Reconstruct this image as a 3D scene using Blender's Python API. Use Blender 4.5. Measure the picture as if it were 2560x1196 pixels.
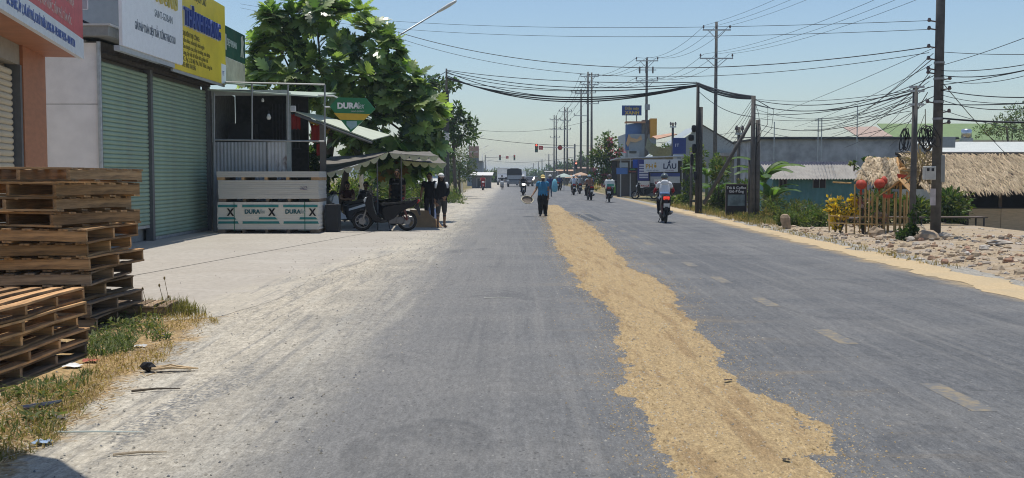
import bpy, math, random
from math import sin, cos, pi, radians, atan2, sqrt
from mathutils import Vector, Matrix, noise as mnoise
from mathutils.kdtree import KDTree

for _o in list(bpy.data.objects):
    bpy.data.objects.remove(_o)
SC = bpy.context.scene
COL = SC.collection
R = random.Random(11)

# ------------------------------------------------------------------ camera
EYE, LENS = 1.55, 38.0
F = LENS / 36.0 * 2560.0
PITCH = math.atan(158.0 / F)
cam = bpy.data.cameras.new('camera')
cam.lens = LENS; cam.sensor_width = 36.0; cam.clip_start = 0.1; cam.clip_end = 4000.0
camo = bpy.data.objects.new('camera', cam); COL.objects.link(camo)
camo.location = (0, 0, EYE); camo.rotation_euler = (pi / 2 - PITCH, 0, 0)
SC.camera = camo

# ------------------------------------------------------------------ sky, sun, exposure
SUN_EL, SUN_AZ = radians(80), radians(-14)          # azimuth measured from +Y towards +X
w = bpy.data.worlds.new('World'); SC.world = w; w.use_nodes = True
_nt = w.node_tree
_sky = _nt.nodes.new('ShaderNodeTexSky'); _sky.sky_type = 'NISHITA'; _sky.sun_disc = False
_sky.sun_elevation = SUN_EL; _sky.sun_rotation = SUN_AZ
_sky.air_density = 1.12; _sky.dust_density = 0.7; _sky.ozone_density = 4.5
_bg = _nt.nodes['Background']; _bg.inputs['Strength'].default_value = 0.099
_nt.links.new(_sky.outputs[0], _bg.inputs['Color'])
_sl = bpy.data.lights.new('sun', 'SUN'); _sl.energy = 3.5; _sl.angle = radians(0.6); _sl.color = (1.0, 0.95, 0.86)
_so = bpy.data.objects.new('sun', _sl); COL.objects.link(_so)
_sd = Vector((sin(SUN_AZ) * cos(SUN_EL), cos(SUN_AZ) * cos(SUN_EL), sin(SUN_EL)))
_so.rotation_euler = _sd.to_track_quat('Z', 'Y').to_euler(); _so.location = _sd * 60
vs = SC.view_settings
vs.view_transform = 'Standard'; vs.look = 'None'; vs.exposure = 0.28; vs.gamma = 1.0; vs.use_curve_mapping = False
cy = SC.cycles
cy.use_denoising = True
try: cy.denoiser = 'OPENIMAGEDENOISE'; cy.denoising_input_passes = 'RGB_ALBEDO_NORMAL'
except Exception: pass
cy.filter_width = 1.05
cy.max_bounces = 5; cy.diffuse_bounces = 3; cy.glossy_bounces = 3; cy.transmission_bounces = 4
cy.transparent_max_bounces = 8; cy.caustics_reflective = False; cy.caustics_refractive = False

# ------------------------------------------------------------------ photo pixel -> place helpers
def _ray(px, py):
    u = -(py - 598.0) / F
    return Vector(((px - 1280.0) / F, cos(PITCH) + u * sin(PITCH), -sin(PITCH) + u * cos(PITCH)))
def at(px, py, Y):
    d = _ray(px, py); t = Y / d.y
    return Vector((d.x * t, Y, EYE + d.z * t))
def gr(px, py, z=0.0):
    d = _ray(px, py); t = (z - EYE) / d.z
    return Vector((d.x * t, d.y * t, z))
def gy(py): return gr(1280, py).y
def lerp(a, b, t): return a + (b - a) * t
def sstep(x, a, b):
    t = max(0.0, min(1.0, (x - a) / (b - a))); return t * t * (3 - 2 * t)
def interp(x, pts):
    if x <= pts[0][0]: return pts[0][1]
    for (x0, y0), (x1, y1) in zip(pts, pts[1:]):
        if x <= x1: return y0 + (y1 - y0) * (x - x0) / (x1 - x0)
    return pts[-1][1]
def nz(x, y, z=0.0): return mnoise.noise(Vector((x, y, z)))

# ------------------------------------------------------------------ mesh builder
class MB:
    def __init__(s): s.v = []; s.f = []; s.m = []; s.mi = 0
    def add(s, vs_, fs_, mi=None):
        o = len(s.v); s.v += [tuple(p) for p in vs_]
        for f in fs_: s.f.append(tuple(i + o for i in f)); s.m.append(s.mi if mi is None else mi)
        return s
    def box(s, c, d, rot=None, mi=None):
        x, y, z = d[0] / 2, d[1] / 2, d[2] / 2
        p = [Vector(q) for q in ((-x,-y,-z),(x,-y,-z),(x,y,-z),(-x,y,-z),(-x,-y,z),(x,-y,z),(x,y,z),(-x,y,z))]
        if rot is not None: p = [rot @ q for q in p]
        c = Vector(c)
        return s.add([q + c for q in p], [(0,3,2,1),(4,5,6,7),(0,1,5,4),(1,2,6,5),(2,3,7,6),(3,0,4,7)], mi)
    def bx(s, x0, x1, y0, y1, z0, z1, mi=None):
        return s.box(((x0+x1)/2, (y0+y1)/2, (z0+z1)/2), (abs(x1-x0), abs(y1-y0), abs(z1-z0)), None, mi)
    def rings(s, rs, closed=True, cap=True, mi=None):
        n = len(rs[0]); o = []; fs_ = []
        for r in rs: o += [tuple(p) for p in r]
        for i in range(len(rs) - 1):
            for k in range(n if closed else n - 1):
                a, b = i * n + k, i * n + (k + 1) % n
                fs_.append((a, b, b + n, a + n))
        if cap and closed:
            fs_.append(tuple(range(n))[::-1]); fs_.append(tuple((len(rs) - 1) * n + k for k in range(n)))
        return s.add(o, fs_, mi)
    def tube(s, pts, r, n=8, mi=None, side=None, cap=True):
        """r: number, list of numbers or list of (ra, rb); side: direction of the ra axis"""
        pts = [Vector(p) for p in pts]; N = len(pts); rs = []
        prev = None
        for i, p in enumerate(pts):
            d = (pts[min(i+1, N-1)] - pts[max(i-1, 0)])
            d = d.normalized() if d.length > 1e-9 else Vector((0,0,1))
            if side is not None: a = Vector(side)
            elif prev is not None: a = prev
            else: a = Vector((1,0,0)) if abs(d.x) < .8 else Vector((0,1,0))
            a = a - d * a.dot(d)
            if a.length < 1e-6: a = d.orthogonal()
            a.normalize(); b = d.cross(a); prev = a
            q = r[i] if isinstance(r, (list, tuple)) else r
            ra, rb = q if isinstance(q, (list, tuple)) else (q, q)
            rs.append([p + a * (ra * cos(2*pi*k/n)) + b * (rb * sin(2*pi*k/n)) for k in range(n)])
        return s.rings(rs, True, cap, mi)
    def lathe(s, prof, n=12, o=(0,0,0), axis='Z', mi=None):
        o = Vector(o); rs = []
        for (r, h) in prof:
            ring = []
            for k in range(n):
                a = 2*pi*k/n; c, d = r*cos(a), r*sin(a)
                q = {'Z': (c, d, h), 'Y': (d, h, c), 'X': (h, c, d)}[axis]
                ring.append(o + Vector(q))
            rs.append(ring)
        return s.rings(rs, True, True, mi)
    def ball(s, c, r, n=10, m=6, sc=(1,1,1), mi=None):
        c = Vector(c); rs = []
        for i in range(m + 1):
            t = -pi/2 + pi * i / m; t = max(-pi/2 + .08, min(pi/2 - .08, t))
            rs.append([c + Vector((r*cos(t)*cos(2*pi*k/n)*sc[0], r*cos(t)*sin(2*pi*k/n)*sc[1], r*sin(t)*sc[2])) for k in range(n)])
        return s.rings(rs, True, True, mi)
    def prism(s, prof, w, inset=0.0, bev=0.0, plane='XZ', c=0.0, mi=None):
        """profile polygon in a plane, thickness w along the third axis; bev/inset round the rims"""
        def P(a, b, t): return {'XZ': (a, t, b), 'XY': (a, b, t), 'YZ': (t, a, b)}[plane]
        mx = sum(p[0] for p in prof)/len(prof); my = sum(p[1] for p in prof)/len(prof)
        rad = max(sqrt((p[0]-mx)**2 + (p[1]-my)**2) for p in prof)
        lays = [(-w/2, 1 - inset/rad), (-w/2 + bev, 1), (w/2 - bev, 1), (w/2, 1 - inset/rad)] if bev > 0 else [(-w/2, 1), (w/2, 1)]
        rs = [[P(mx + (x-mx)*k, my + (y-my)*k, c + t) for x, y in prof] for t, k in lays]
        return s.rings(rs, True, True, mi)
    def sheet(s, pts, mi=None): return s.add(pts, [tuple(range(len(pts)))], mi)
    def mesh(s, name, mats, smooth=False):
        me = bpy.data.meshes.new(name); me.from_pydata(s.v, [], s.f); me.update()
        for m in (mats if isinstance(mats, (list, tuple)) else [mats]): me.materials.append(m)
        if any(s.m): me.polygons.foreach_set('material_index', s.m)
        if smooth: me.polygons.foreach_set('use_smooth', [True] * len(me.polygons))
        return me
    def build(s, name, mats, parent=None, loc=(0,0,0), rot=(0,0,0), smooth=False):
        return link(name, s.mesh(name, mats, smooth), parent, loc, rot)
def link(name, data, parent=None, loc=(0,0,0), rot=(0,0,0)):
    o = bpy.data.objects.new(name, data); COL.objects.link(o)
    o.location = loc; o.rotation_euler = rot
    if parent is not None: o.parent = parent
    return o
def tag(o, label=None, cat=None, group=None, kind=None):
    if label: o['label'] = label
    if cat: o['category'] = cat
    if group: o['group'] = group
    if kind: o['kind'] = kind
    return o
def thing(name, label, cat, loc=(0,0,0), rz=0.0, group=None):
    return tag(link(name, None, None, loc, (0,0,rz)), label, cat, group)
def struct(o): o['kind'] = 'structure'; return o
def copy_tree(o, parent=None):
    c = o.copy(); COL.objects.link(c)
    if parent is not None: c.parent = parent
    for ch in list(o.children): copy_tree(ch, c)
    return c
def bev(o, wdt=.01, seg=2):
    m = o.modifiers.new('bevel', 'BEVEL'); m.width = wdt; m.segments = seg; m.limit_method = 'ANGLE'; return o
def text(body, size, mt, parent, loc, rot=(pi/2,0,0), ex=0.002, align='LEFT', sx=1.0, shear=0.0, bold=0.0, name='lettering', split=False):
    c = bpy.data.curves.new('lettering', 'FONT'); c.body = body; c.size = size; c.align_x = align; c.extrude = ex
    c.shear = shear; c.offset = bold; c.resolution_u = 3
    t = bpy.data.objects.new('lettering_source', c); COL.objects.link(t)
    dg = bpy.context.evaluated_depsgraph_get(); me = bpy.data.meshes.new_from_object(t.evaluated_get(dg))
    bpy.data.objects.remove(t); bpy.data.curves.remove(c)
    me.materials.clear(); me.materials.append(mt)
    if split:
        par = list(range(len(me.vertices)))
        def fd(i):
            while par[i] != i: par[i] = par[par[i]]; i = par[i]
            return i
        for e in me.edges: a, b_ = fd(e.vertices[0]), fd(e.vertices[1]); par[a] = b_
        isl = {}
        for p in me.polygons: isl.setdefault(fd(p.vertices[0]), []).append(p)
        iv = sorted(([min(me.vertices[v].co.x for p in ps for v in p.vertices), max(me.vertices[v].co.x for p in ps for v in p.vertices), ps] for ps in isl.values()), key=lambda q: q[0])
        gp = []
        for a, b_, ps in iv:
            if gp and min(b_, gp[-1][1]) - a > .5 * min(b_ - a, gp[-1][1] - gp[-1][0]): gp[-1][1] = max(gp[-1][1], b_); gp[-1][2] += ps
            else: gp.append([a, b_, list(ps)])
        for a, b_, ps in gp:
            mp = {}; mb = MB(); fs_ = []
            for p in ps:
                for v in p.vertices:
                    if v not in mp: mp[v] = len(mp)
                fs_.append([mp[v] for v in p.vertices])
            mb.add([me.vertices[v].co for v in mp], fs_); o = mb.build('letter', mt, parent, loc, rot); o.scale = (sx, 1, 1)
        return o
    o = link(name, me, parent, loc, rot); o.scale = (sx, 1, 1)
    return o

# ------------------------------------------------------------------ materials
class NT:
    def __init__(s, name):
        s.mat = bpy.data.materials.new(name); s.mat.use_nodes = True; s.t = s.mat.node_tree
        s.b = s.t.nodes['Principled BSDF']; s.out = s.t.nodes['Material Output']
    def n(s, typ, **kw):
        x = s.t.nodes.new('ShaderNode' + typ)
        for k, v in kw.items(): setattr(x, k, v)
        return x
    def put(s, sock, v):
        if isinstance(v, bpy.types.NodeSocket): s.t.links.new(v, sock)
        elif isinstance(v, (tuple, list)) and len(v) == 3 and sock.type == 'RGBA': sock.default_value = (*v, 1)
        else: sock.default_value = v
    def math(s, op, a, b=None, c=None, clamp=False):
        x = s.n('Math', operation=op, use_clamp=clamp); s.put(x.inputs[0], a)
        if b is not None: s.put(x.inputs[1], b)
        if c is not None: s.put(x.inputs[2], c)
        return x.outputs[0]
    def mix(s, fac, a, b, typ='MIX'):
        x = s.n('Mix', data_type='RGBA', blend_type=typ); s.put(x.inputs[0], fac); s.put(x.inputs[6], a); s.put(x.inputs[7], b)
        return x.outputs[2]
    def pos(s): return s.n('TexCoord').outputs['Object']
    def map(s, vec, scale=(1,1,1), rot=(0,0,0), loc=(0,0,0)):
        x = s.n('Mapping'); s.put(x.inputs['Vector'], vec); x.inputs['Scale'].default_value = scale
        x.inputs['Rotation'].default_value = rot; x.inputs['Location'].default_value = loc
        return x.outputs[0]
    def noise(s, vec, scale, detail=4, rough=.55, dist=0.0):
        x = s.n('TexNoise'); s.put(x.inputs['Vector'], vec); x.inputs['Scale'].default_value = scale
        x.inputs['Detail'].default_value = detail; x.inputs['Roughness'].default_value = rough; x.inputs['Distortion'].default_value = dist
        return x.outputs[0]
    def vor(s, vec, scale, feat='F1'):
        x = s.n('TexVoronoi', feature=feat); s.put(x.inputs['Vector'], vec); x.inputs['Scale'].default_value = scale
        return x.outputs['Distance']
    def rng(s, v, a, b, c=0.0, d=1.0):
        x = s.n('MapRange'); x.interpolation_type = 'SMOOTHSTEP'; s.put(x.inputs[0], v)
        for i, q in enumerate((a, b, c, d)): x.inputs[i+1].default_value = q
        return x.outputs[0]
    def xyz(s, vec):
        x = s.n('SeparateXYZ'); s.put(x.inputs[0], vec); return x.outputs
    def bump(s, h, strength=.3, dist=.02):
        x = s.n('Bump'); x.inputs['Strength'].default_value = strength; x.inputs['Distance'].default_value = dist
        s.put(x.inputs['Height'], h); s.t.links.new(x.outputs[0], s.b.inputs['Normal'])
    def grain(s, c, p, k=.32, sc=1.0):
        a = s.noise(s.map(p, (1, .45, 1)), 70*sc, 3, .75); b = s.noise(s.map(p, (1, .22, 1), loc=(4, 2, 0)), 26*sc, 4, .75)
        g = s.math('MULTIPLY', s.rng(a, .3, .7, 1-k, 1+k), s.rng(b, .32, .68, 1-k*.8, 1+k*.8))
        c = s.mix(1.0, c, g, 'MULTIPLY')
        d = s.vor(s.map(p, (1, .6, 1)), 15*sc); c = s.mix(s.rng(d, .10, .17, .6, 0), c, (.065, .062, .058))
        d = s.vor(s.map(p, (1, .6, 1), loc=(7, 3, 0)), 12*sc); return s.mix(s.rng(d, .06, .12, .4, 0), c, (.42, .405, .37))
    def base(s, c): s.put(s.b.inputs['Base Color'], c)
    def rough(s, v): s.put(s.b.inputs['Roughness'], v)
def mul(c, k): return tuple(max(0, x * k) for x in c)
def pm(name, col, rough=.75, var=.18, scale=5.0, bump=0.0, metal=0.0, dirt=0.0, dirtcol=(.2,.16,.11), objvar=0.0, stretch=(1,1,1), spec=.3, bscale=None):
    m = NT(name); p = m.map(m.pos(), stretch)
    a = m.noise(p, scale, 5, .6)
    c = m.mix(m.rng(a, .3, .7), mul(col, 1 - var), mul(col, 1 + var))
    if dirt > 0:
        d = m.noise(p, scale * .45, 6, .65, .6)
        c = m.mix(m.rng(d, .5, .72, 0, dirt), c, dirtcol)
    if objvar > 0:
        r_ = m.n('ObjectInfo').outputs['Random']
        c = m.mix(1.0, c, m.mix(r_, (1-objvar,)*3, (1+objvar,)*3), 'MULTIPLY')
    m.base(c); m.rough(rough); m.b.inputs['Metallic'].default_value = metal
    m.b.inputs['Specular IOR Level'].default_value = spec
    if bump > 0: m.bump(m.noise(p, bscale or scale * 4, 5, .6), bump, .01)
    return m.mat
def leafmat(name, col, col2, trans=.35, rough=.5, var=.35, spec=.35):
    m = NT(name)
    isl = m.n('NewGeometry').outputs['Random Per Island']; ob = m.n('ObjectInfo').outputs['Random']
    r_ = m.math('FRACT', m.math('ADD', isl, ob))
    c = m.mix(m.rng(r_, 0, 1), col, col2)
    v = m.math('MULTIPLY', r_, 7.31); v = m.math('FRACT', v)
    c = m.mix(1.0, c, m.mix(v, (1-var,)*3, (1+var,)*3), 'MULTIPLY')
    m.base(c); m.rough(rough); m.b.inputs['Specular IOR Level'].default_value = spec
    t = m.n('BsdfTranslucent'); m.put(t.inputs[0], m.mix(1.0, c, (1.5, 1.7, .8), 'MULTIPLY'))
    s = m.n('MixShader'); s.inputs[0].default_value = trans
    m.t.links.new(m.b.outputs[0], s.inputs[1]); m.t.links.new(t.outputs[0], s.inputs[2]); m.t.links.new(s.outputs[0], m.out.inputs[0])
    return m.mat
def emit(name, col, k):
    m = NT(name); m.base(col); m.put(m.b.inputs['Emission Color'], col); m.b.inputs['Emission Strength'].default_value = k
    return m.mat
_cache = {}
def C(col, rough=.6, var=.08, metal=0.0, spec=.35):
    k = (tuple(round(x, 3) for x in col), rough, var, metal)
    if k not in _cache: _cache[k] = pm('paint_%d' % len(_cache), col, rough, var, 7.0, 0, metal, spec=spec)
    return _cache[k]
BLACK = C((.012,.012,.014), .55); WHITE = C((.78,.78,.76), .5); DARK = C((.03,.03,.033), .7); GREY = C((.28,.29,.30), .6)
RUBBER = C((.018,.018,.018), .85); CHROME = C((.6,.6,.62), .25, .05, .9); STEEL = pm('galvanised_steel', (.42,.44,.45), .45, .15, 9, 0, .5)
GLASSD = C((.02,.025,.03), .08, .05, 0, .6)
CONC = pm('pole_concrete', (.105,.10,.094), .9, .25, 4, .25, dirt=.5, dirtcol=(.075,.07,.065))
# ================================================================== GROUND
def dirt_color(m, p):
    tr = m.map(p, (1, .16, 1), (0, 0, radians(-9)))
    fine = m.noise(p, 14, 6, .65); big = m.noise(p, .7, 4, .6, .4)
    c = m.mix(m.rng(fine, .3, .72), (.245, .228, .195), (.365, .344, .30))
    xx = m.xyz(p)
    c = m.mix(m.rng(m.math('ADD', xx[0], m.math('MULTIPLY', big, 2.0)), -.3, -1.4, 0, .85), c, m.mix(m.rng(fine, .3, .72), (.37, .33, .26), (.54, .49, .395)))
    c = m.mix(m.rng(big, .42, .68, 0, .4), c, (.295, .268, .218))
    grav = m.math('MULTIPLY', m.rng(m.noise(tr, 2.2, 5, .6, .5), .5, .66), m.rng(m.noise(p, 30, 3, .6), .42, .6))
    c = m.mix(m.math('MULTIPLY', grav, .85), c, (.14, .145, .152))
    rut = m.rng(m.noise(m.map(p, (1, .07, 1), (0, 0, radians(-14))), 5.5, 3, .5), .56, .66)
    c = m.mix(m.math('MULTIPLY', rut, .4), c, (.43, .405, .345))
    tk = m.noise(m.map(p, (1, .05, 1), (0, 0, radians(-22))), 9, 4, .6, .2)
    c = m.mix(m.rng(tk, .54, .64, 0, .5), c, (.19, .185, .175))
    sp = m.noise(m.map(p, (1, .22, 1)), 17, 5, .75); c = m.mix(m.rng(sp, .53, .68, 0, .5), c, (.165, .16, .152)); c = m.mix(m.rng(sp, .44, .3, 0, .55), c, (.50, .465, .40))
    c = m.mix(m.rng(m.vor(p, 26), .1, .16, .6, 0), c, (.10, .095, .09))
    c = m.mix(m.rng(m.vor(m.map(p, loc=(3, 7, 0)), 17), .05, .09, .7, 0), c, (.5, .48, .44))
    h = m.math('ADD', m.math('MULTIPLY', fine, .6), m.math('MULTIPLY', m.noise(tr, 5, 4, .6), 1.2))
    return c, h

def ground_mat():
    m = NT('ground_dirt'); p = m.pos(); x = m.xyz(p)
    c, h = dirt_color(m, p)
    g = m.noise(p, .35, 5, .65, .5); g2 = m.noise(p, 6, 5, .7)
    dry = m.mix(m.rng(g2, .3, .7), (.19, .135, .06), (.33, .25, .13))
    grn = m.mix(m.rng(g2, .3, .7), (.045, .06, .02), (.11, .12, .045))
    veg = m.mix(m.rng(g, .42, .6), dry, grn)
    right = m.rng(m.math('ADD', x[0], m.math('MULTIPLY', m.math('SUBTRACT', g2, .5), 1.2)), 7.9, 8.6)
    farl = m.math('MULTIPLY', m.rng(x[1], 34, 46), m.rng(m.math('ADD', x[0], m.math('MULTIPLY', m.math('SUBTRACT', g, .5), 3.0)), -4.4, -5.6))
    c = m.mix(m.math('MAXIMUM', right, farl), c, veg)
    g3 = m.noise(p, 2.4, 5, .7, .4); g4 = m.noise(p, 24, 5, .7)
    e = m.math('ADD', x[0], m.math('ADD', m.math('MULTIPLY', x[1], .1), m.math('MULTIPLY', m.math('SUBTRACT', g3, .5), 1.1)))
    e = m.math('ADD', e, m.math('MULTIPLY', m.math('SUBTRACT', g4, .5), .5))
    sm = m.math('MULTIPLY', m.rng(e, -1.95, -2.3), m.rng(m.math('ADD', x[1], m.math('MULTIPLY', g3, 1.5)), 13.4, 12.4))
    straw = m.mix(m.rng(g4, .3, .7), (.23, .15, .07), (.47, .335, .17)); straw = m.mix(m.rng(m.noise(p, 1.6, 4, .6), .5, .68, 0, .5), straw, (.14, .11, .065))
    c = m.mix(sm, c, straw)
    c = m.grain(c, p, .19)
    m.base(c); m.rough(.95); m.b.inputs['Specular IOR Level'].default_value = .15
    m.bump(h, .55, .03); return m.mat

def road_mat():
    m = NT('road_asphalt'); p = m.pos(); x = m.xyz(p)
    fine = m.noise(p, 60, 4, .7); mid = m.noise(p, 3.0, 5, .6)
    st = m.noise(m.map(p, (1, .12, 1)), 2.4, 5, .6, .3)
    st2 = m.noise(m.map(p, (.25, 1, 1), (0, 0, radians(6))), 1.6, 5, .62, .4)
    agg = m.noise(p, 150, 3, .7); lane = m.noise(m.map(p, (1, .03, 1)), 4.5, 4, .6)
    c = m.mix(m.rng(fine, .3, .7), (.072, .077, .084), (.155, .161, .168))
    c = m.mix(m.rng(agg, .42, .66, 0, .7), c, (.21, .214, .218))
    c = m.mix(m.rng(m.noise(m.map(p, (1, .3, 1)), 22, 4, .7), .46, .62, 0, .45), c, (.06, .064, .07))
    c = m.mix(m.rng(m.noise(m.map(p, (1, .3, 1), loc=(9, 4, 0)), 30, 4, .7), .5, .66, 0, .45), c, (.23, .232, .23))
    c = m.mix(m.rng(m.noise(p, 95, 2, .6), .56, .68, 0, .75), c, (.045, .048, .053))
    sp = m.noise(m.map(p, (1, .2, 1), loc=(3, 8, 0)), 20, 5, .75); c = m.mix(m.rng(sp, .52, .66, 0, .55), c, (.052, .055, .06)); c = m.mix(m.rng(sp, .45, .3, 0, .55), c, (.235, .236, .234))
    for xw in (-.35, 1.15, 3.9, 5.3): c = m.mix(m.rng(m.math('ABSOLUTE', m.math('SUBTRACT', m.math('ADD', x[0], m.math('MULTIPLY', st, .3)), xw + .15)), .38, .05, 0, .28), c, (.075, .079, .085))
    c = m.mix(m.rng(st, .42, .7, 0, .45), c, (.185, .187, .188))
    c = m.mix(m.rng(lane, .5, .64, 0, .4), c, (.085, .089, .096))
    c = m.mix(m.rng(mid, .5, .75, 0, .35), c, (.09, .096, .106))
    c = m.mix(m.rng(m.noise(m.map(p, (1, .35, 1)), .45, 4, .6, .6), .52, .66, 0, .35), c, (.075, .08, .088))
    c = m.mix(m.rng(m.vor(p, 30), .06, .1, .7, 0), c, (.38, .375, .36))
    # long patch seams, wheel polish
    for yy, wv, x0 in ((9.24, .02, -1.1), (7.75, .03, -.9), (13.9, .03, 0.2), (21.0, .05, 1.0)):
        wob = m.math('MULTIPLY', m.math('SUBTRACT', m.noise(m.map(p, (1, 0, 0)), .9, 3), .5), wv * 14)
        d = m.math('ABSOLUTE', m.math('SUBTRACT', m.math('SUBTRACT', x[1], wob), yy))
        k = m.math('MULTIPLY', m.rng(d, .006, .014 * yy / 9, .55, 0), m.rng(m.noise(p, 2.2, 2), .35, .5))
        c = m.mix(k, c, (.035, .037, .04))
    # dust blown over the paving: along the left edge, beside the spilt sand, along the right edge
    dustc, h = dirt_color(m, p)
    jig = m.math('ADD', m.math('MULTIPLY', m.math('SUBTRACT', st, .5), 1.5), m.math('MULTIPLY', m.math('SUBTRACT', mid, .5), .5))
    xe = m.math('ADD', x[0], jig)
    l = m.rng(xe, -.95, -1.75)
    haze = m.rng(xe, 1.5, -1.5, 0, .62)
    r = m.rng(m.math('ADD', x[0], m.math('ADD', m.math('MULTIPLY', m.math('SUBTRACT', st2, .5), .9), m.math('MULTIPLY', x[1], -.016))), 5.9, 6.5)
    sandc = m.mix(m.rng(fine, .3, .7), (.34, .245, .125), (.45, .335, .18))
    ds = m.math('ABSOLUTE', m.math('SUBTRACT', x[0], 1.55))
    near = m.math('MULTIPLY', m.rng(ds, 1.5, .45), m.rng(st2, .54, .70, 0, .3))
    film = m.rng(m.noise(m.map(p, (.5, 1, 1)), .8, 5, .6), .36, .72, .08, .42)
    c = m.mix(film, c, (.26, .25, .23))
    c = m.mix(near, c, sandc)
    c = m.mix(haze, c, (.262, .254, .238))
    tyre = m.noise(m.map(p, (1, .018, 1), loc=(2, 5, 0)), 8, 4, .6)
    c = m.mix(m.rng(tyre, .5, .66, 0, .38), c, (.25, .243, .228)); c = m.mix(m.rng(tyre, .44, .3, 0, .3), c, (.085, .088, .094))
    pt = m.noise(m.map(p, (1, .5, 1), loc=(1, 6, 0)), .9, 5, .65, .8); c = m.mix(m.rng(pt, .57, .66, 0, .3), c, (.065, .068, .074))
    c = m.mix(1.0, c, (.87, .865, .86), 'MULTIPLY')
    c = m.mix(l, c, dustc)
    c = m.mix(m.math('MULTIPLY', r, .9), c, sandc)
    c = m.grain(c, p, .19)
    m.base(c); m.rough(m.rng(fine, .2, .8, .62, .85)); m.b.inputs['Specular IOR Level'].default_value = .28
    m.bump(m.math('ADD', m.math('ADD', fine, agg), m.math('MULTIPLY', m.math('MULTIPLY', h, l), 2.0)), .6, .014); return m.mat

def conc_mat():
    m = NT('apron_concrete'); p = m.pos()
    a = m.noise(p, 9, 6, .65); b = m.noise(p, .5, 5, .6, .5); st = m.noise(m.map(p, (.3, 1, 1), (0, 0, .5)), 1.6, 5, .6, .3)
    c = m.mix(m.rng(a, .3, .7), (.33, .30, .255), (.43, .395, .34))
    c = m.mix(m.rng(b, .42, .7, 0, .5), c, (.32, .285, .235))
    c = m.mix(m.rng(st, .55, .7, 0, .45), c, (.47, .44, .39))
    c = m.mix(m.rng(m.vor(p, 6), .012, .03, .7, 0), c, (.12, .11, .1))
    x = m.xyz(p); dc, h = dirt_color(m, p)
    e = m.math('SUBTRACT', x[0], m.math('MULTIPLY_ADD', x[1], .1, -4.75))
    e = m.math('ADD', e, m.math('MULTIPLY', m.math('SUBTRACT', m.noise(p, 1.5, 5, .65), .5), 1.6))
    c = m.mix(m.rng(e, -.75, -.05), c, dc)
    m.base(c); m.rough(.9); m.bump(a, .15, .01); return m.mat

def sand_mat():
    m = NT('spilt_sand'); p = m.pos()
    a = m.noise(p, 40, 5, .7); b = m.noise(m.map(p, (1, .1, 1), (0, 0, radians(-4))), 6, 5, .6, .3)
    c = m.mix(m.rng(a, .3, .72), (.285, .20, .095), (.44, .325, .17))
    c = m.mix(m.rng(b, .5, .64, 0, .7), c, (.23, .15, .07))
    c = m.mix(m.rng(m.noise(p, 2.2, 4, .6, .4), .5, .7, 0, .4), c, (.29, .205, .105))
    c = m.mix(m.rng(m.vor(p, 34), .09, .15, .75, 0), c, (.16, .12, .075))
    c = m.mix(m.rng(m.vor(m.map(p, loc=(5, 1, 0)), 28), .07, .11, .8, 0), c, (.62, .52, .36))
    c = m.grain(c, p, .22, 1.3)
    m.base(c); m.rough(.95); m.bump(m.math('ADD', a, m.math('MULTIPLY', b, 1.4)), .6, .02); return m.mat

GZ = -.006
def gheight(x, y):
    low = sstep(y, 26.6, 31) * sstep(x, 8.4, 10.2)
    return GZ - .85 * low + .03 * nz(x * .3, y * .3) * sstep(abs(x), 7, 12)
def make_ground():
    xs = [-900, -400, -160, -80, -40, -24] + [-16 + i * .8 for i in range(58)] + [32, 40, 60, 90, 160, 400, 900]
    ys = [-60, -20, 0] + [3 + i * .8 for i in range(60)] + [53, 58, 64, 72, 85, 100, 130, 180, 260, 400, 800, 2200]
    v = [(x, y, gheight(x, y)) for y in ys for x in xs]; n = len(xs); f = []
    for j in range(len(ys) - 1):
        for i in range(n - 1): a = j * n + i; f.append((a, a + 1, a + n + 1, a + n))
    b = MB(); b.add(v, f); return struct(b.build('ground', ground_mat(), smooth=True))
make_ground()

def redge(y): return interp(y, [(0, 6.35), (13.7, 6.5), (28, 6.95), (64, 7.6), (130, 8.3), (900, 9)])
def make_road():
    b = MB(); ys = [-20, 0, 2] + [3 + i * .35 for i in range(150)] + [58, 66, 80, 110, 160, 260, 500, 1400]
    v = []; f = []
    for y in ys:
        xr = redge(y) + .10 * nz(y * 1.3, 3.1) + .05 * nz(y * 5, 9)
        xl = -2.3 - .2 * sstep(y, 60, 100)
        v += [(lerp(xl, xr, t), y, -.004 if t < .2 else 0.0) for t in (0, .2, .6, 1)]
    for j in range(len(ys) - 1):
        for i in range(3): a = j * 4 + i; f.append((a, a + 1, a + 5, a + 4))
    b.add(v, f); return struct(b.build('road', road_mat()))
road = make_road()

def wobbly(pts, step=.25, amp=.08, z=0.0, seed=0, fr=2.0):
    out = []
    for (a, b_) in zip(pts, pts[1:] + pts[:1]):
        a, b_ = Vector(a), Vector(b_); L = (b_ - a).length; k = max(1, int(L / step))
        for i in range(k):
            p = a.lerp(b_, i / k)
            q = Vector((p.x + amp * nz(p.x * fr, p.y * fr, seed) + amp * .5 * nz(p.x * fr * 4, p.y * fr * 4, seed + 3),
                        p.y + amp * nz(p.x * fr, p.y * fr, seed + 7) * 1.5, z)); out.append(q)
    return out
def earcut_sheet(name, pts, mt, parent=None):
    from mathutils.geometry import tessellate_polygon
    tr = tessellate_polygon([pts]); b = MB(); b.add(pts, tr)
    me = b.mesh(name, mt)
    if me.polygons[0].normal.z < 0: me.flip_normals()
    return link(name, me, parent)
_ap = [gr(440, 800), gr(560, 790), gr(700, 745), gr(770, 700), gr(850, 668), gr(960, 640), gr(1090, 612), gr(1170, 596), gr(1190, 575), gr(1150, 560),
       gr(1090, 556), Vector((-3.6, 36, 0)), Vector((-12, 36, 0)), Vector((-12, 12.4, 0)), Vector((-5.2, 12.0, 0))]
CONCM = conc_mat()
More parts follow.
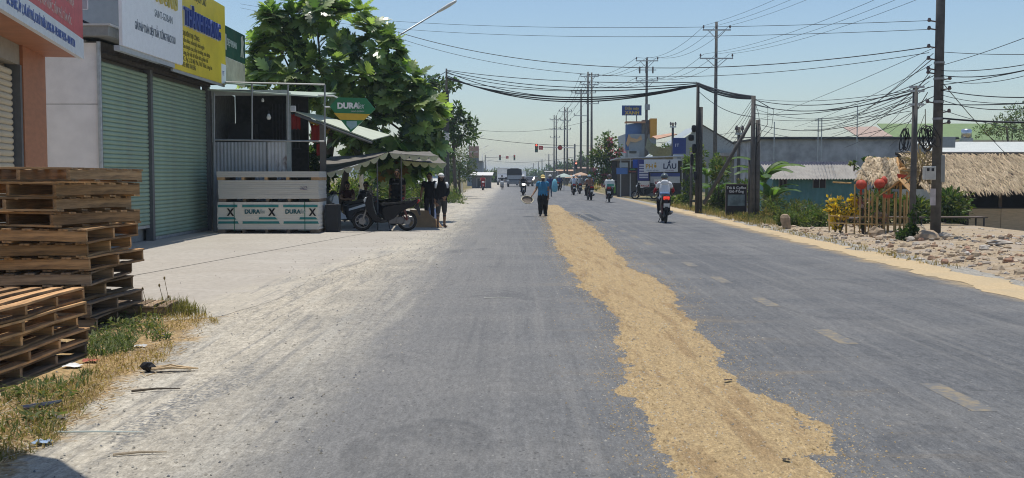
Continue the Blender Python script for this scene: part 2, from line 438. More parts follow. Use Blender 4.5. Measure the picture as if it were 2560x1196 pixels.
apron = struct(earcut_sheet('concrete_apron', wobbly(_ap, .2, .09, -.003, 2), CONCM))
a_, b_ = gr(290, 697, .0005), gr(1010, 566, .0005)
_j = MB(); _d = (b_ - a_).normalized(); _s = Vector((-_d.y, _d.x, 0)) * .012
for i in range(24):
    p = a_.lerp(b_, i / 24); q = a_.lerp(b_, (i + 1) / 24)
    _j.sheet([p - _s, q - _s, q + _s, p + _s])
_j.build('joint', C((.10, .095, .085), .9), apron)

# ---- lane dashes (worn yellow paint)
m_ = NT('worn_yellow_paint'); p_ = m_.pos(); a1 = m_.noise(p_, 9, 6, .7)
m_.base(m_.mix(m_.rng(a1, .4, .64), (.125, .127, .127), (.235, .19, .12))); m_.rough(.8); DASHM = m_.mat
for i in range(15):
    y0 = 7.05 + i * 2.86; b = MB(); n = 6
    top = [(3.12 + .085 + .02 * nz(k * 1.7, i * 3), y0 + k * .95 / n, .0015) for k in range(n + 1)]
    bot = [(3.12 - .085 + .02 * nz(k * 1.9, i * 3 + 50), y0 + k * .95 / n, .0015) for k in range(n + 1)]
    b.sheet(bot[::-1] + top if False else [*bot, *top[::-1]])
    me = b.mesh('lane_dash', DASHM)
    if me.polygons[0].normal.z < 0: me.flip_normals()
    link('lane_dash', me, road)
# skid marks ahead of the sand
for (xa, ya, xb, yb) in ((1443, 536, 1480, 553), (1468, 536, 1503, 552)):
    p, q = gr(xa, ya, .004), gr(xb, yb, .004); s = Vector((.11, 0, 0)); b = MB(); b.sheet([q - s, q + s, p + s, p - s])
    b.build('skid_mark', C((.06, .065, .07), .8, .4), road)

# ---- spilt sand along the lane: real relief
SANDM = sand_mat()
_rows = [(1400, 1850, 2290), (1196, 1700, 2115), (1150, 1660, 2075), (1100, 1630, 2085), (1060, 1612, 2030), (1020, 1590, 1985), (985, 1580, 1925), (950, 1572, 1850), (910, 1560, 1800),
         (870, 1545, 1790), (850, 1536, 1775), (835, 1556, 1755), (800, 1548, 1722), (760, 1502, 1690), (740, 1478, 1688), (700, 1442, 1645), (670, 1428, 1580), (650, 1420, 1555),
         (625, 1392, 1540), (600, 1384, 1512), (575, 1376, 1490), (555, 1370, 1462), (540, 1366, 1428), (525, 1366, 1412), (513, 1372, 1396)]
SL = sorted((gr(a, y).y, gr(a, y).x) for y, a, b in _rows); SRT = sorted((gr(b, y).y, gr(b, y).x) for y, a, b in _rows)
def sand_h(x, y):
    xl, xr = interp(y, SL), interp(y, SRT)
    d = min(x - xl, xr - x)
    e = d + .13 * nz(x * 2.2, y * 1.1, 4) + .08 * nz(x * 7, y * 4.5, 8)
    if y < 11: e -= .16 * abs(nz(x * 6, y * 2.2, 21)) * sstep(x, lerp(xl, xr, .6), xr) * sstep(y, 11, 7)
    k = sstep(e, -.3, .1)
    h = .026 * math.tanh(e / .22) + (.006 * nz(x * 19, y * 15, 2) + .008 * nz(x * 41, y * 30, 7) + .005 * nz(x * 90, y * 60, 3)) * k
    h += .014 * nz(x * 8, y * .7, 12) * sstep(e, .02, .2) + .012 * sstep(e, .0, .06) * sstep(e, .2, .08) * (.4 + nz(x * 12, y * 9, 6))
    return e, h
def make_sand():
    ys = []; y = 3.4
    while y < 57: ys.append(y); y += max(.014, .0032 * y)
    NX = 120; v = []
    for y in ys:
        xl, xr = interp(y, SL) - .42, interp(y, SRT) + .42
        for i in range(NX):
            x = lerp(xl, xr, i / (NX - 1)); e, h = sand_h(x, y); v.append((x, y, max(h, -.02)))
    f = []; used = {}
    for j in range(len(ys) - 1):
        for i in range(NX - 1):
            a = j * NX + i; q = (a, a + 1, a + NX + 1, a + NX)
            if max(v[k][2] for k in q) > -.0005: f.append(q)
    vv = []; ff = []
    for q in f:
        t = []
        for k in q:
            if k not in used: used[k] = len(vv); vv.append(v[k])
            t.append(used[k])
        ff.append(tuple(t))
    b = MB(); b.add(vv, ff); o = b.build('spilt_sand', SANDM, smooth=True)
    return tag(o, 'long tan streak of spilt sand lying along the middle of the lane', 'sand', kind='stuff')
make_sand()

# ---- loose stones
def rock(b, c, r, sq=.7, mi=None, n=6, m=4):
    c = Vector(c); sd = R.random() * 90; rs = []; rz = R.random() * 6.28
    ax, ay = R.uniform(.75, 1.25), R.uniform(.75, 1.25)
    for i in range(m + 1):
        t = -pi/2 + pi * i / m; t = max(-1.2, min(1.2, t)); ring = []
        for k in range(n):
            a = 2*pi*k/n + rz; d = Vector((cos(t)*cos(a), cos(t)*sin(a), sin(t)))
            q = r * (1 + .38 * nz(d.x * 1.6 + sd, d.y * 1.6, d.z * 1.6))
            ring.append(c + Vector((d.x*q*ax, d.y*q*ay, d.z*q*sq)))
        rs.append(ring)
    b.rings(rs, True, True, mi)
def pebble(b, x, y, z, r, mi=0):
    a = R.random() * 6.28; q = []
    for k in range(4): q.append((x + r*cos(a + k*1.57)*R.uniform(.6, 1.2), y + r*sin(a + k*1.57)*R.uniform(.6, 1.2), z))
    t = (x + R.uniform(-.3, .3)*r, y + R.uniform(-.3, .3)*r, z + r*R.uniform(.5, 1.0))
    b.add(q + [t], [(0,1,4),(1,2,4),(2,3,4),(3,0,4)], mi)
GRV = [C((.30,.27,.22), .95, .25), C((.17,.17,.175), .95, .25), C((.42,.39,.33), .95, .2), C((.09,.085,.08), .95, .2), C((.40,.29,.15), .95, .2)]
b = MB()
for i in range(3800):       # gravel over the left shoulder
    y = 4.5 + 34 * R.random() ** 1.7; x = R.uniform(-6.2, -.3)
    if x < -2.4 and y > 13 and R.random() < .94: continue
    if x > -1.0 and R.random() < .75: continue
    pebble(b, x, y, 0.0, R.uniform(.004, .012) * (1 + y * .02), R.choice((0, 0, 1, 2, 2)))
for i in range(700):
    y = 16 + 30 * R.random(); xe = interp(y, [(14, -2.6), (18, -3.0), (24, -2.6), (31, -2.1), (46, -2.6)])
    pebble(b, R.gauss(xe, .5), y, .002, R.uniform(.006, .018), R.choice((0, 2, 2)))
tag(b.build('gravel', GRV), 'loose gravel strewn over the dusty left shoulder', 'gravel', kind='stuff')
b = MB()
for i in range(24000):       # grains along the sand
    y = 4.2 + 42 * R.random() ** 2.6; xl, xr = interp(y, SL), interp(y, SRT)
    t = R.random()
    x = R.uniform(xl, xr) if t < .3 else (xl - .04 + R.gauss(0, .12) if t < .6 else xr + .04 + R.gauss(0, .15))
    if t > .9: x = (xr + abs(R.gauss(0, .4))) if t > .94 else xl - abs(R.gauss(0, .3))
    e, h = sand_h(x, y); z = max(h, 0)
    pebble(b, x, y, z - .002, R.uniform(.003, .010) * (1 + y * .03), R.choice((4, 4, 4, 4, 2, 0)))
tag(b.build('sand_grit', GRV), 'coarse grit and pebbles scattered over and beside the spilt sand', 'grit', kind='stuff')

# ---- sandy strip and rubble on the right verge
_sv = [Vector((redge(y) - .12 + .2 * nz(y * .8, 2), y, 0)) for y in [2 + i * .5 for i in range(110)]]
_sv += [Vector((redge(y) + interp(y, [(0, .8), (14, .7), (22, .55), (32, .4), (50, .5), (60, .4)]) + .4 * nz(y * .9, 40), y, 0)) for y in [57 - i * .5 for i in range(110)]]
m_ = NT('verge_sand'); p_ = m_.pos(); a1 = m_.noise(p_, 22, 6, .7); a2 = m_.noise(p_, 1.3, 5, .6, .4)
c_ = m_.mix(m_.rng(a1, .3, .7), (.41, .30, .165), (.55, .425, .25)); c_ = m_.mix(m_.rng(a2, .45, .7, 0, .7), c_, (.40, .32, .20))
m_.base(c_); m_.rough(.95); m_.bump(a1, .6, .02)
struct(earcut_sheet('sand_verge', wobbly(_sv, .12, .13, .004, 9, 5), m_.mat))

def rub_h(x, y):
    xe = redge(y) + .75
    k = sstep(x, xe, xe + 1.1) * sstep(y, 36, 30) * sstep(x, 14.5, 12.5)
    back = sstep(y, 28.5, 24.5) if x > 8.6 else 1
    return k * back * (.10 + .10 * nz(x * .9, y * .7, 3) + .06 * nz(x * 2.7, y * 2.3, 1)) - .02
m_ = NT('rubble_earth'); p_ = m_.pos(); a1 = m_.noise(p_, 11, 6, .7); a2 = m_.noise(p_, 1.7, 5, .6, .5)
c_ = m_.mix(m_.rng(a1, .3, .7), (.29, .215, .135), (.46, .365, .235)); c_ = m_.mix(m_.rng(a2, .45, .65, 0, .6), c_, (.37, .32, .27))
m_.base(c_); m_.rough(.97); m_.bump(a1, .9, .05)
b = MB(); v = []; f = []; NXr = 60; NYr = 90
for j in range(NYr):
    y = lerp(9, 37, j / (NYr - 1))
    for i in range(NXr):
        x = lerp(redge(y) + .5, 14.6, (i / (NXr - 1)) ** 1.2); v.append((x, y, rub_h(x, y)))
for j in range(NYr - 1):
    for i in range(NXr - 1):
        a = j * NXr + i; f.append((a, a + 1, a + NXr + 1, a + NXr))
b.add(v, f); struct(b.build('rubble_bank', m_.mat, smooth=True))
RUB = [C((.41,.325,.225), .95, .25), C((.38,.25,.165), .95, .25), C((.44,.40,.35), .95, .2), C((.30,.255,.21), .95, .25), C((.52,.42,.31), .95, .2)]
b = MB()
for i in range(5600):
    y = 12 + 22 * R.random(); x = redge(y) + .7 + 6.5 * R.random() ** 1.35
    if x > 14 or rub_h(x, y) < .0 and R.random() < .8: continue
    r = .012 + .075 * R.random() ** 4.5
    rock(b, (x, y, rub_h(x, y) + r * .15), r * R.uniform(.7, 1.2), R.uniform(.4, 1.0), R.choice((0, 0, 0, 1, 2, 3, 4)), R.choice((5, 6, 7)), R.choice((3, 4)))
tag(b.build('rubble', RUB), 'broken stone and brick rubble heaped along the right verge', 'rubble', kind='stuff')
CH = [pm('rubble_%d' % i, c, .95, .25, 6, .5) for i, c in enumerate(((.34,.26,.18), (.32,.19,.13), (.36,.32,.27)))]
for i in range(34):
    y = 14.5 + 15.5 * R.random(); x = redge(y) + .95 + 3.2 * R.random()
    if 9.6 < x < 10.9 and 25 < y < 27.4: continue
    r = R.uniform(.05, .11); bb = MB(); rock(bb, (0, 0, 0), r, .65, None, 7, 5)
    tag(bb.build('rubble_chunk', R.choice(CH), None, (x, y, rub_h(x, y) + r * .3)), 'lump of broken masonry lying loose in the roadside rubble', 'stone', 'masonry lumps in the roadside rubble')
for (px, py, r, sq, lab, ci) in ((2318, 612, .26, .75, 'big tan boulder at the foot of the tall concrete pole', 0), (2362, 606, .2, .6, 'dark flat boulder just right of the tall pole foot', 2),
                         (2192, 598, .24, .75, 'pale rough rock in front of the bamboo fence', 0), (2500, 622, .22, .35, 'flat pale slab of broken concrete lying near the thatched hut', 2)):
    p = gr(px, py); bb = MB(); rock(bb, (0, 0, 0), r, sq, None, 10, 7)
    tag(bb.build('boulder', CH[ci], None, (p.x, p.y, .12)), lab, 'rock')
p = gr(1966, 572); bb = MB()
rs = []
for (z, r, dx) in ((-.1, .09, .02), (.06, .13, .0), (.20, .145, -.03), (.32, .145, -.05), (.40, .11, -.05), (.43, .05, -.05)):
    rs.append([(dx + r*cos(k*.7854)*(1+.2*nz(k, z*5)), r*sin(k*.7854)*.9, z) for k in range(8)])
bb.rings(rs); tag(bb.build('marker_stone', CH[0], None, (p.x, p.y, 0)), 'tan rounded marker stone standing upright on the grassy right verge', 'stone')
# ================================================================== LEFT SIDE: SHOPS
def corrugated(b, x0, x1, z0, z1, y, pitch=.075, amp=.012, mi=None, slope=None):
    """ribbed sheet in the XZ plane facing -Y"""
    n = max(2, int((x1 - x0) / (pitch / 4))); fr = []; 
    for i in range(n + 1):
        x = lerp(x0, x1, i / n); k = i % 4; d = (0, amp, amp, 0)[k]
        fr.append((x, y - d))
    v = [(x, yy, z0) for x, yy in fr] + [(x, yy, z1) for x, yy in fr]; m = len(fr)
    b.add(v, [(i, i + 1, i + 1 + m, i + m) for i in range(m - 1)], mi)
def corr_roof(b, A, B, Cc, D, waves=20, amp=.03, seg=4, mi=None, thick=0):
    """corrugated sheet: A-B eave, D-C ridge, ribs run from eave to ridge"""
    A, B, Cc, D = map(Vector, (A, B, Cc, D)); nrm = (B - A).cross(D - A).normalized()
    if nrm.z < 0: nrm = -nrm
    n = waves * seg; v = []
    for i in range(n + 1):
        t = i / n; o = nrm * (amp * sin(2*pi*i/seg)); v += [A.lerp(B, t) + o, D.lerp(Cc, t) + o]
    b.add(v, [(2*i, 2*i+2, 2*i+3, 2*i+1) for i in range(n)], mi)
def slab4(b, A, B, Cc, D, t=.03, mi=None):
    A, B, Cc, D = map(Vector, (A, B, Cc, D)); n = (B - A).cross(D - A).normalized() * t
    b.add([A, B, Cc, D, A + n, B + n, Cc + n, D + n], [(3,2,1,0),(4,5,6,7),(0,1,5,4),(1,2,6,5),(2,3,7,6),(3,0,4,7)], mi)
def slat_mesh(L, h, mt, d=.03):
    b = MB(); pr = [(0, 0), (-d*.75, h*.18), (-d, h*.45), (-d*.8, h*.75), (-.001, h*.96), (.012, h*.96), (.012, 0)]
    rs = [[(x, y, z) for y, z in pr] for x in (0, L)]; b.rings(rs); return b.mesh('slat', mt)
def shutter(root, x0, x1, z0, z1, h, y, mt):
    sh = link('shutter', None, root, (x0, y, z0)); me = slat_mesh(x1 - x0, h, mt); n = int((z1 - z0) / h)
    for i in range(n): link('slat', me, sh, (0, 0, i * h))
    bt = MB(); bt.bx(0, x1 - x0, -.022, .02, -.07, -.002); bt.build('bottom_rail', STEEL, sh)
LAMN = pm('orange_laminate', (.40, .17, .085), .5, .10, 3, 0, stretch=(1, 1, 4)); BEIGE = pm('beige_slat_paint', (.58, .50, .36), .5, .06, 3, 0, dirt=.25)
GREENS = pm('green_slat_paint', (.285, .385, .295), .5, .08, 2, 0, dirt=.3, dirtcol=(.22, .24, .2)); DKST = C((.12, .125, .13), .5, .1)
WHW = pm('white_board_wall', (.88, .87, .86), .85, .06, 2, .05, dirt=.25, dirtcol=(.62, .60, .57)); SIGNW = C((.86, .88, .9), .4, .03)

s1 = thing('orange_shop', 'orange clad shop with beige roller shutter at the left edge', 'shop', (-8.7, 20.3, 0), radians(102.4))
b = MB(); b.bx(-9, 0, .27, 5, 0, 6.2); b.build('wall', C((.5, .42, .34), .9, .1), s1)
b = MB(); b.bx(-1.85, 0, 0, .265, 0, 3.76); b.build('pilaster', LAMN, s1)
b = MB(); b.bx(-9, 0, -.58, .262, 3.762, 3.85); b.build('soffit', LAMN, s1)
b = MB(); b.bx(-5.2, -1.86, .05, .25, 3.42, 3.758); b.build('shutter_box', C((.3, .27, .22), .6), s1)
b = MB(); b.bx(-2.0, -1.86, .02, .26, 0, 3.418); b.build('door_frame', DKST, s1)
shutter(s1, -5.2, -2.06, .09, 3.41, .105, .16, BEIGE)
b = MB(); b.bx(-9, -5.21, 0, .26, 0, 3.76); b.build('pilaster', LAMN, s1)

sg = thing('shop_sign', 'red shop sign with white address strip above the orange shop', 'sign', (-8.7, 20.3, 0), radians(102.4))
b = MB(); b.bx(-9, .1, -.66, -.585, 3.75, 6.4); b.build('panel', C((.55, .085, .085), .45, .1), sg)
b = MB(); b.bx(-9, .102, -.668, -.58, 3.74, 4.11); b.build('address_strip', C((.68, .72, .75), .45, .05), sg)
PINK = C((.62, .42, .38), .5); BLUEL = C((.07, .12, .35), .5); NAVY = C((.03, .04, .14), .5)
text('ĐC: 334/2C, ẤP 1, XÃ MỸ PHÚ, H.THỦ THỪA, LONG AN - ĐT: 0983 744 546 - 0934 917 734', .185, BLUEL, sg, (-5.95, -.672, 3.86), sx=.70, bold=.006)
text('TRẦN CHÂN, XỐP NƯỚC, TẤM PHỦ, TẤM MỘC', .2, PINK, sg, (-4.7, -.663, 4.22), sx=.84, bold=.004)
text('TRẦN VÁCH THẠCH CAO, TẤM NHỰA', .2, PINK, sg, (-3.9, -.663, 4.58), sx=.88, bold=.004)
text('PHƯƠNG', .85, C((.66, .62, .6), .5), sg, (-3.2, -.663, 4.93), sx=.72, bold=.02, ex=.02, split=True)

s2 = thing('shutter_shop', 'shop with two wide green roller shutters and white board side wall', 'shop', (-8.55, 22.6, 0), radians(90))
b = MB(); b.bx(.01, 8.24, .28, 6, 0, 4.36); b.build('wall', C((.3, .3, .29), .9, .1), s2)
for z0, z1 in ((0, 3.03), (3.045, 4.30)):
    b = MB(); b.bx(-.03, .008, .03, 5.5, z0, z1); b.build('wall_panel', WHW, s2)
b = MB(); b.tube([(-.06, .0, 0), (-.06, .0, 4.32)], .045, 8); b.build('downpipe', STEEL, s2)
for x0, x1 in ((.02, .14), (3.2, 3.36), (8.08, 8.25)):
    b = MB(); b.bx(x0, x1, .02, .2, 0, 4.06); b.build('post', DKST, s2)
shutter(s2, .14, 3.2, .38, 4.04, .097, .12, GREENS)
shutter(s2, 3.36, 8.08, .075, 4.04, .097, .12, GREENS)
b = MB(); b.bx(0, 8.25, .0, .24, 4.062, 4.34)
for i in range(28): b.box((.15 + i * .295, -.1, 4.13), (.03, .3, .05))
b.build('lintel', C((.06, .055, .05), .9, .2), s2)
b = MB(); b.bx(-.25, 8.3, -.28, 6.2, 4.42, 4.62); b.build('roof_beam', C((.30, .31, .30), .7, .1), s2)
b = MB(); b.bx(-.28, 8.32, -.33, 6.2, 4.622, 4.66); b.build('roof_sheet', C((.62, .62, .60), .5, .05), s2)
b = MB(); b.bx(-.1, -.04, .2, 3.4, 4.98, 6.9); b.build('upper_panel', C((.45, .42, .46), .6, .06), s2)
b = MB()
for a, c in (((-.07, .1, 4.64), (-.07, .75, 4.95)), ((-.07, .75, 4.64), (-.07, .75, 4.98)), ((-.07, 1.4, 4.64), (-.07, .75, 4.95)), ((-.07, 2.4, 4.64), (-.07, 2.4, 4.98))): b.tube([a, c], .03, 6)
b.build('bracket', DARK, s2)
b = MB(); b.bx(4.6, 8.0, .5, 3.5, 4.664, 7.3); b.build('upper_storey', C((.2, .23, .27), .6, .05), s2)

sw = thing('shop_sign', 'large white sign with yellow lettering above the green shutters', 'sign', (-8.2, 22.5, 0), radians(90))
def rrect(x0, x1, z0, z1, r=.12):
    o = []
    for cx, cz, a0 in ((x1-r, z0+r, -90), (x1-r, z1-r, 0), (x0+.01, z1-.01, 90), (x0+.01, z0+.01, 180)):
        for k in range(5): a = radians(a0 + 22.5*k); q = r if cx > (x0+x1)/2 else .01; o.append((cx + q*cos(a), cz + q*sin(a)))
    return o
b = MB(); b.prism(rrect(0, 4.12, 4.24, 6.7), .07, 0, 0, 'XZ', -.13); b.build('panel', SIGNW, sw)
b = MB(); b.bx(-.05, 3.6, -.12, .0, 4.13, 4.235); b.build('lower_frame', C((.42, .46, .5), .5), sw)
YEL = C((.55, .47, .13), .45, .05)
text('VĨNH', .68, YEL, sw, (1.0, -.185, 5.64), sx=.62, bold=.02, ex=.018, split=True); text('TƯỜNG', .68, YEL, sw, (2.05, -.185, 5.50), sx=.66, bold=.02, ex=.018, split=True)
text('SAINT-GOBAIN', .24, C((.16, .2, .24), .5), sw, (2.05, -.168, 5.13), sx=.78)
text('GIẢI PHÁP TOÀN DIỆN TRẦN, TƯỜNG THẠCH CAO', .24, C((.1, .13, .17), .5), sw, (.75, -.168, 4.68), sx=.49, bold=.003)

sy = thing('shop_sign', 'yellow shop sign with blue raised lettering beside the white sign', 'sign', (-8.2, 22.5, 0), radians(90))
b = MB(); b.bx(2.6, 8.36, -.085, -.02, 4.13, 6.32); b.build('panel', pm('yellow_sign', (.80, .62, .04), .4, .08, 1.2, 0), sy)
b = MB(); b.bx(3.6, 8.3, -.07, -.02, 4.06, 4.128); b.build('lower_frame', C((.35, .37, .38), .5), sy)
b = MB(); b.bx(7.9, 8.362, -.092, -.015, 4.131, 4.68); b.build('corner_panel', SIGNW, sy)
OLV = C((.22, .18, .03), .6)
text('CỬA HÀNG THẠCH CAO', .27, C((.12, .12, .06), .5), sy, (4.3, -.092, 6.02), sx=.70)
text('THÀNH PHONG', .62, C((.55, .58, .68), .4), sy, (4.38, -.10, 5.28), sx=.72, bold=.028, ex=.015, split=True)
text('THÀNH PHONG', .62, C((.05, .085, .34), .4), sy, (4.38, -.135, 5.28), sx=.72, bold=.008, ex=.03, split=True)
for i, tx in enumerate(('CHUYÊN THI CÔNG:', 'Trần chìm, trần thả, vách ngăn', 'Tấm thạch cao, tấm xi măng, ván nhựa', 'Cung cấp vật tư trần vách, phào chỉ', 'ĐC: Ấp 2, Xã Mỹ Phú, Thủ Thừa, Long An', 'ĐT: 0983 744 546')):
    text(tx, .16, OLV, sy, (4.3, -.092, 5.02 - i * .155), sx=.95 if i else 1.0, bold=.004 if i in (0, 5) else .001)
text('VT', .2, BLUEL, sy, (7.98, -.096, 4.35), sx=.8)

sgn = thing('shop_sign', 'dark green weathered banner above a cream one, beyond the yellow sign', 'sign', (-8.35, 31.0, 0), radians(90))
b = MB(); b.bx(0, 2.9, -.05, 0, 5.02, 5.9); b.build('panel', pm('green_banner', (.02, .085, .05), .6, .25, 2, 0, dirt=.25), sgn)
b = MB(); b.bx(0, 2.9, -.04, 0, 4.3, 5.0); b.build('lower_panel', pm('cream_banner', (.52, .48, .36), .7, .15, 3, 0, dirt=.5, dirtcol=(.42, .32, .16)), sgn)
b = MB(); b.bx(.0, .62, -.075, -.052, 5.2, 5.65); b.build('patch', C((.5, .5, .42), .6), sgn)
b = MB(); b.bx(.05, .55, -.06, -.042, 4.5, 4.85); b.build('patch', C((.45, .13, .1), .6), sgn)
text('ĐẸP PHAN', .26, C((.55, .6, .55), .6), sgn, (.72, -.055, 5.36), sx=.9, bold=.006)
b = MB(); b.prism([(2.3, 5.18), (2.42, 5.5), (2.38, 5.74), (2.55, 5.84), (2.72, 5.66), (2.62, 5.46), (2.7, 5.18), (2.56, 5.18), (2.5, 5.38), (2.42, 5.18)], .006, 0, 0, 'XZ', -.055); b.build('emblem', C((.55, .55, .45), .6), sgn)

# ---- annex: tin stall facing the camera
CORG = pm('grey_tin', (.42, .44, .46), .55, .12, 2, 0, .25, dirt=.3, dirtcol=(.2, .19, .18)); CORW = pm('rusty_white_tin', (.52, .53, .54), .6, .1, 3, 0, .1, dirt=1.0, dirtcol=(.13, .045, .025))
an = thing('tin_stall', 'open tin stall with dark interior behind the stacked boards', 'stall', (0, 31, 0))
X = lambda px, Y=31.0: at(px, 440, Y).x
Z = lambda py, Y=31.0: at(1280, py, Y).z
b = MB(); corrugated(b, X(533), X(668), 0, Z(356), 0, .1, .022); b.build('corrugated_panel', CORG, an)
b = MB(); corrugated(b, X(669), X(718), 0, Z(356), -.012, .1, .02); b.build('corrugated_panel', CORW, an)
b = MB(); b.bx(X(719), X(729), -.06, .04, 0, Z(232)); b.build('post', C((.3, .34, .34), .5, .1), an)
b = MB(); b.bx(X(533), X(537), -.04, .05, Z(356), Z(232)); b.build('post', STEEL, an)
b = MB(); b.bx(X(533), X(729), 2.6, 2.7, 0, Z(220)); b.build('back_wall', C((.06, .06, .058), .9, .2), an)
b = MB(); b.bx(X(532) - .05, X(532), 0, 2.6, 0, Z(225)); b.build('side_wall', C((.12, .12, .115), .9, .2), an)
b = MB()
for i in range(9): b.bx(X(640) + i * .1, X(640) + i * .1 + .02, 2.2, 2.23, 2.4, 3.75)
b.bx(X(640) - .05, X(640) + .87, 2.2, 2.23, 2.36, 2.4); b.build('window_bars', C((.07, .075, .08), .6), an)
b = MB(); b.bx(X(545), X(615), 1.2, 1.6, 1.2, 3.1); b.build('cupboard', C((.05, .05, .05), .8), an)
b = MB(); b.bx(X(533), X(722), -.12, -.06, Z(240), Z(226)); b.build('eave_beam', C((.34, .36, .36), .5, .1), an)
b = MB(); slab4(b, (X(531), -.35, Z(229)), (X(800), -.35, Z(246)), (X(800), 3.0, Z(216)), (X(531), 3.0, Z(206)), .04); b.build('roof', pm('pale_green_tin', (.40, .47, .40), .55, .08, 2, 0, .1), an)
b = MB(); slab4(b, (X(560), -.5, Z(213)), (X(640), -.5, Z(218)), (X(640), 1.5, Z(205)), (X(560), 1.5, Z(200)), .03); b.build('roof', pm('green_tin', (.33, .43, .35), .55, .08, 2, 0, .1), an)
b = MB(); A, B_, C_, D_ = at(738, 281, 31.1), at(930, 352, 31.1), at(975, 340, 33.8), at(805, 291, 33.8)
off = Vector((0, 31, 0)); slab4(b, A - off, B_ - off, C_ - off, D_ - off, .03); b.build('lean_to_roof', pm('cream_green_tin', (.52, .56, .46), .5, .06, 2, 0), an)
b = MB(); b.tube([A - off - Vector((0, -.02, .06)), B_ - off - Vector((0, -.02, .06))], .045, 6); b.build('eave_beam', DKST, an)
b = MB(); b.tube([at(795, 238, 31) - off, at(835, 241, 31) - off, at(848, 247, 31) - off, at(862, 262, 31) - off], .03, 6); b.build('curved_pipe', C((.65, .66, .62), .4), an)
b = MB(); b.bx(X(800), X(815), .0, .08, 0, 3.0); b.build('post', C((.12, .11, .1), .9), an)
fr = thing('steel_frame', 'empty rectangular steel tube frame standing before the tin stall', 'frame', (0, 30.55, 0)); Yf = 30.55
def bar(p, q, r=.025): 
    b = MB(); b.tube([at(*p, Yf) - Vector((0, Yf, 0)), at(*q, Yf) - Vector((0, Yf, 0))], r, 4); b.build('bar', C((.3, .31, .31), .5, .1), fr)
bar((562, 206), (812, 212)); bar((812, 212), (812, 354)); bar((535, 350), (812, 354)); bar((630, 209), (630, 352)); bar((720, 211), (720, 352)); bar((535, 232), (535, 583), .03)
for px, y0, y1, lab in ((657, 232, 256, 'small bare bulb under the eave of the tin stall'), (672, 262, 300, 'larger bulb hanging inside the tin stall')):
    p = at(px, y1, 30.9); top = at(px, y0, 30.9); t = thing('light_bulb', lab, 'bulb', (p.x, p.y, p.z)); s = 1.0 if y1 < 280 else 1.5
    b = MB(); b.lathe([(.012*s, .12*s), (.03*s, .09*s), (.045*s, .045*s), (.035*s, .01*s), (.01*s, 0)], 10); b.build('globe', C((.7, .7, .66), .2), t, smooth=True)
    b = MB(); b.tube([(0, 0, .12*s), (0, 0, top.z - p.z)], .006, 5); b.lathe([(.016*s, .11*s), (.016*s, .17*s)], 8); b.build('cord', DARK, t)
p = at(733, 275, 30.8); t = thing('wall_lamp', 'white flood lamp on the post of the tin stall', 'lamp', p)
b = MB(); b.box((0, 0, .03), (.15, .1, .17)); bev(b.build('housing', WHITE, t), .02); b = MB(); b.box((0, -.052, .03), (.11, .01, .12)); b.build('lens', C((.45, .48, .5), .2), t)
for i, (px, py, w_, h_) in enumerate(((738, 305, .30, .42), (792, 335, .34, .5), (800, 375, .22, .34))):
    p = at(px, py, 31.6); b = MB(); n = 8; v = []
    for k in range(n + 1):
        for l in range(5):
            v.append(((k/n - .5) * w_, .04 * sin(k * 1.9 + i) * (1 - l/5 * .3), -l/4 * h_ + .03 * sin(k * 2.3 + i)))
    b.add(v, [(k*5+l, (k+1)*5+l, (k+1)*5+l+1, k*5+l+1) for k in range(n) for l in range(4)])
    tag(b.build('hanging_cloth', C((.30, .03, .025), .8), None, (p.x, p.y, p.z + h_/2), smooth=True), ('small red cloth hanging right beside the stall post', 'red cloth hanging under the lean-to roof by the green sign', 'short red cloth hanging lowest, near the canopy corner')[i], 'cloth', 'red cloths hanging under the lean-to')
b = MB(); v = []
for i in range(9):
    for k in range(7): v.append((X(742, 33) + i * .2, 33.0 - .03 * i, 0 + k * .36 + .03 * sin(i * 2 + k)))

# ---- green hexagonal brand sign
YD = 30.4
ds = thing('brand_sign', 'green and yellow diamond shaped sign with white lettering by the stall', 'sign', (0, YD, 0))
def PT(px, py): q = at(px, py, YD); return (q.x, q.z)
b = MB(); b.prism([PT(845, 244), PT(915, 246), PT(938, 274), PT(877, 331), PT(825, 267)], .1, 0, 0, 'XZ', 0); b.build('panel', C((.03, .19, .08), .4, .06), ds)
b = MB(); b.prism([PT(835, 283), PT(926, 286), PT(910, 301.5), PT(851, 300)], .012, 0, 0, 'XZ', -.053); b.build('yellow_band', C((.62, .40, .04), .45, .06), ds)
b = MB(); b.prism([PT(867, 303), PT(893, 303.5), PT(893, 316), PT(878, 325), PT(867, 313)], .012, 0, 0, 'XZ', -.053); b.build('arrow_patch', C((.26, .40, .42), .45), ds)
q = PT(844, 271.5); text('DURA', .215, WHITE, ds, (q[0], -.058, q[1]), sx=1.02, bold=.012, ex=.004); q = PT(891, 272); text('flex', .24, C((.6, .68, .64), .5), ds, (q[0], -.058, q[1]), sx=.62, shear=.35, ex=.004)
q = PT(878, 281); text('SAINT-GOBAIN', .06, C((.5, .6, .55), .5), ds, (q[0], -.058, q[1]), sx=.9)
b = MB(); b.tube([at(812, 268, YD) - Vector((0, YD, 0)), at(826, 268, YD) - Vector((0, YD, 0))], .03, 6); b.build('bracket', STEEL, ds)

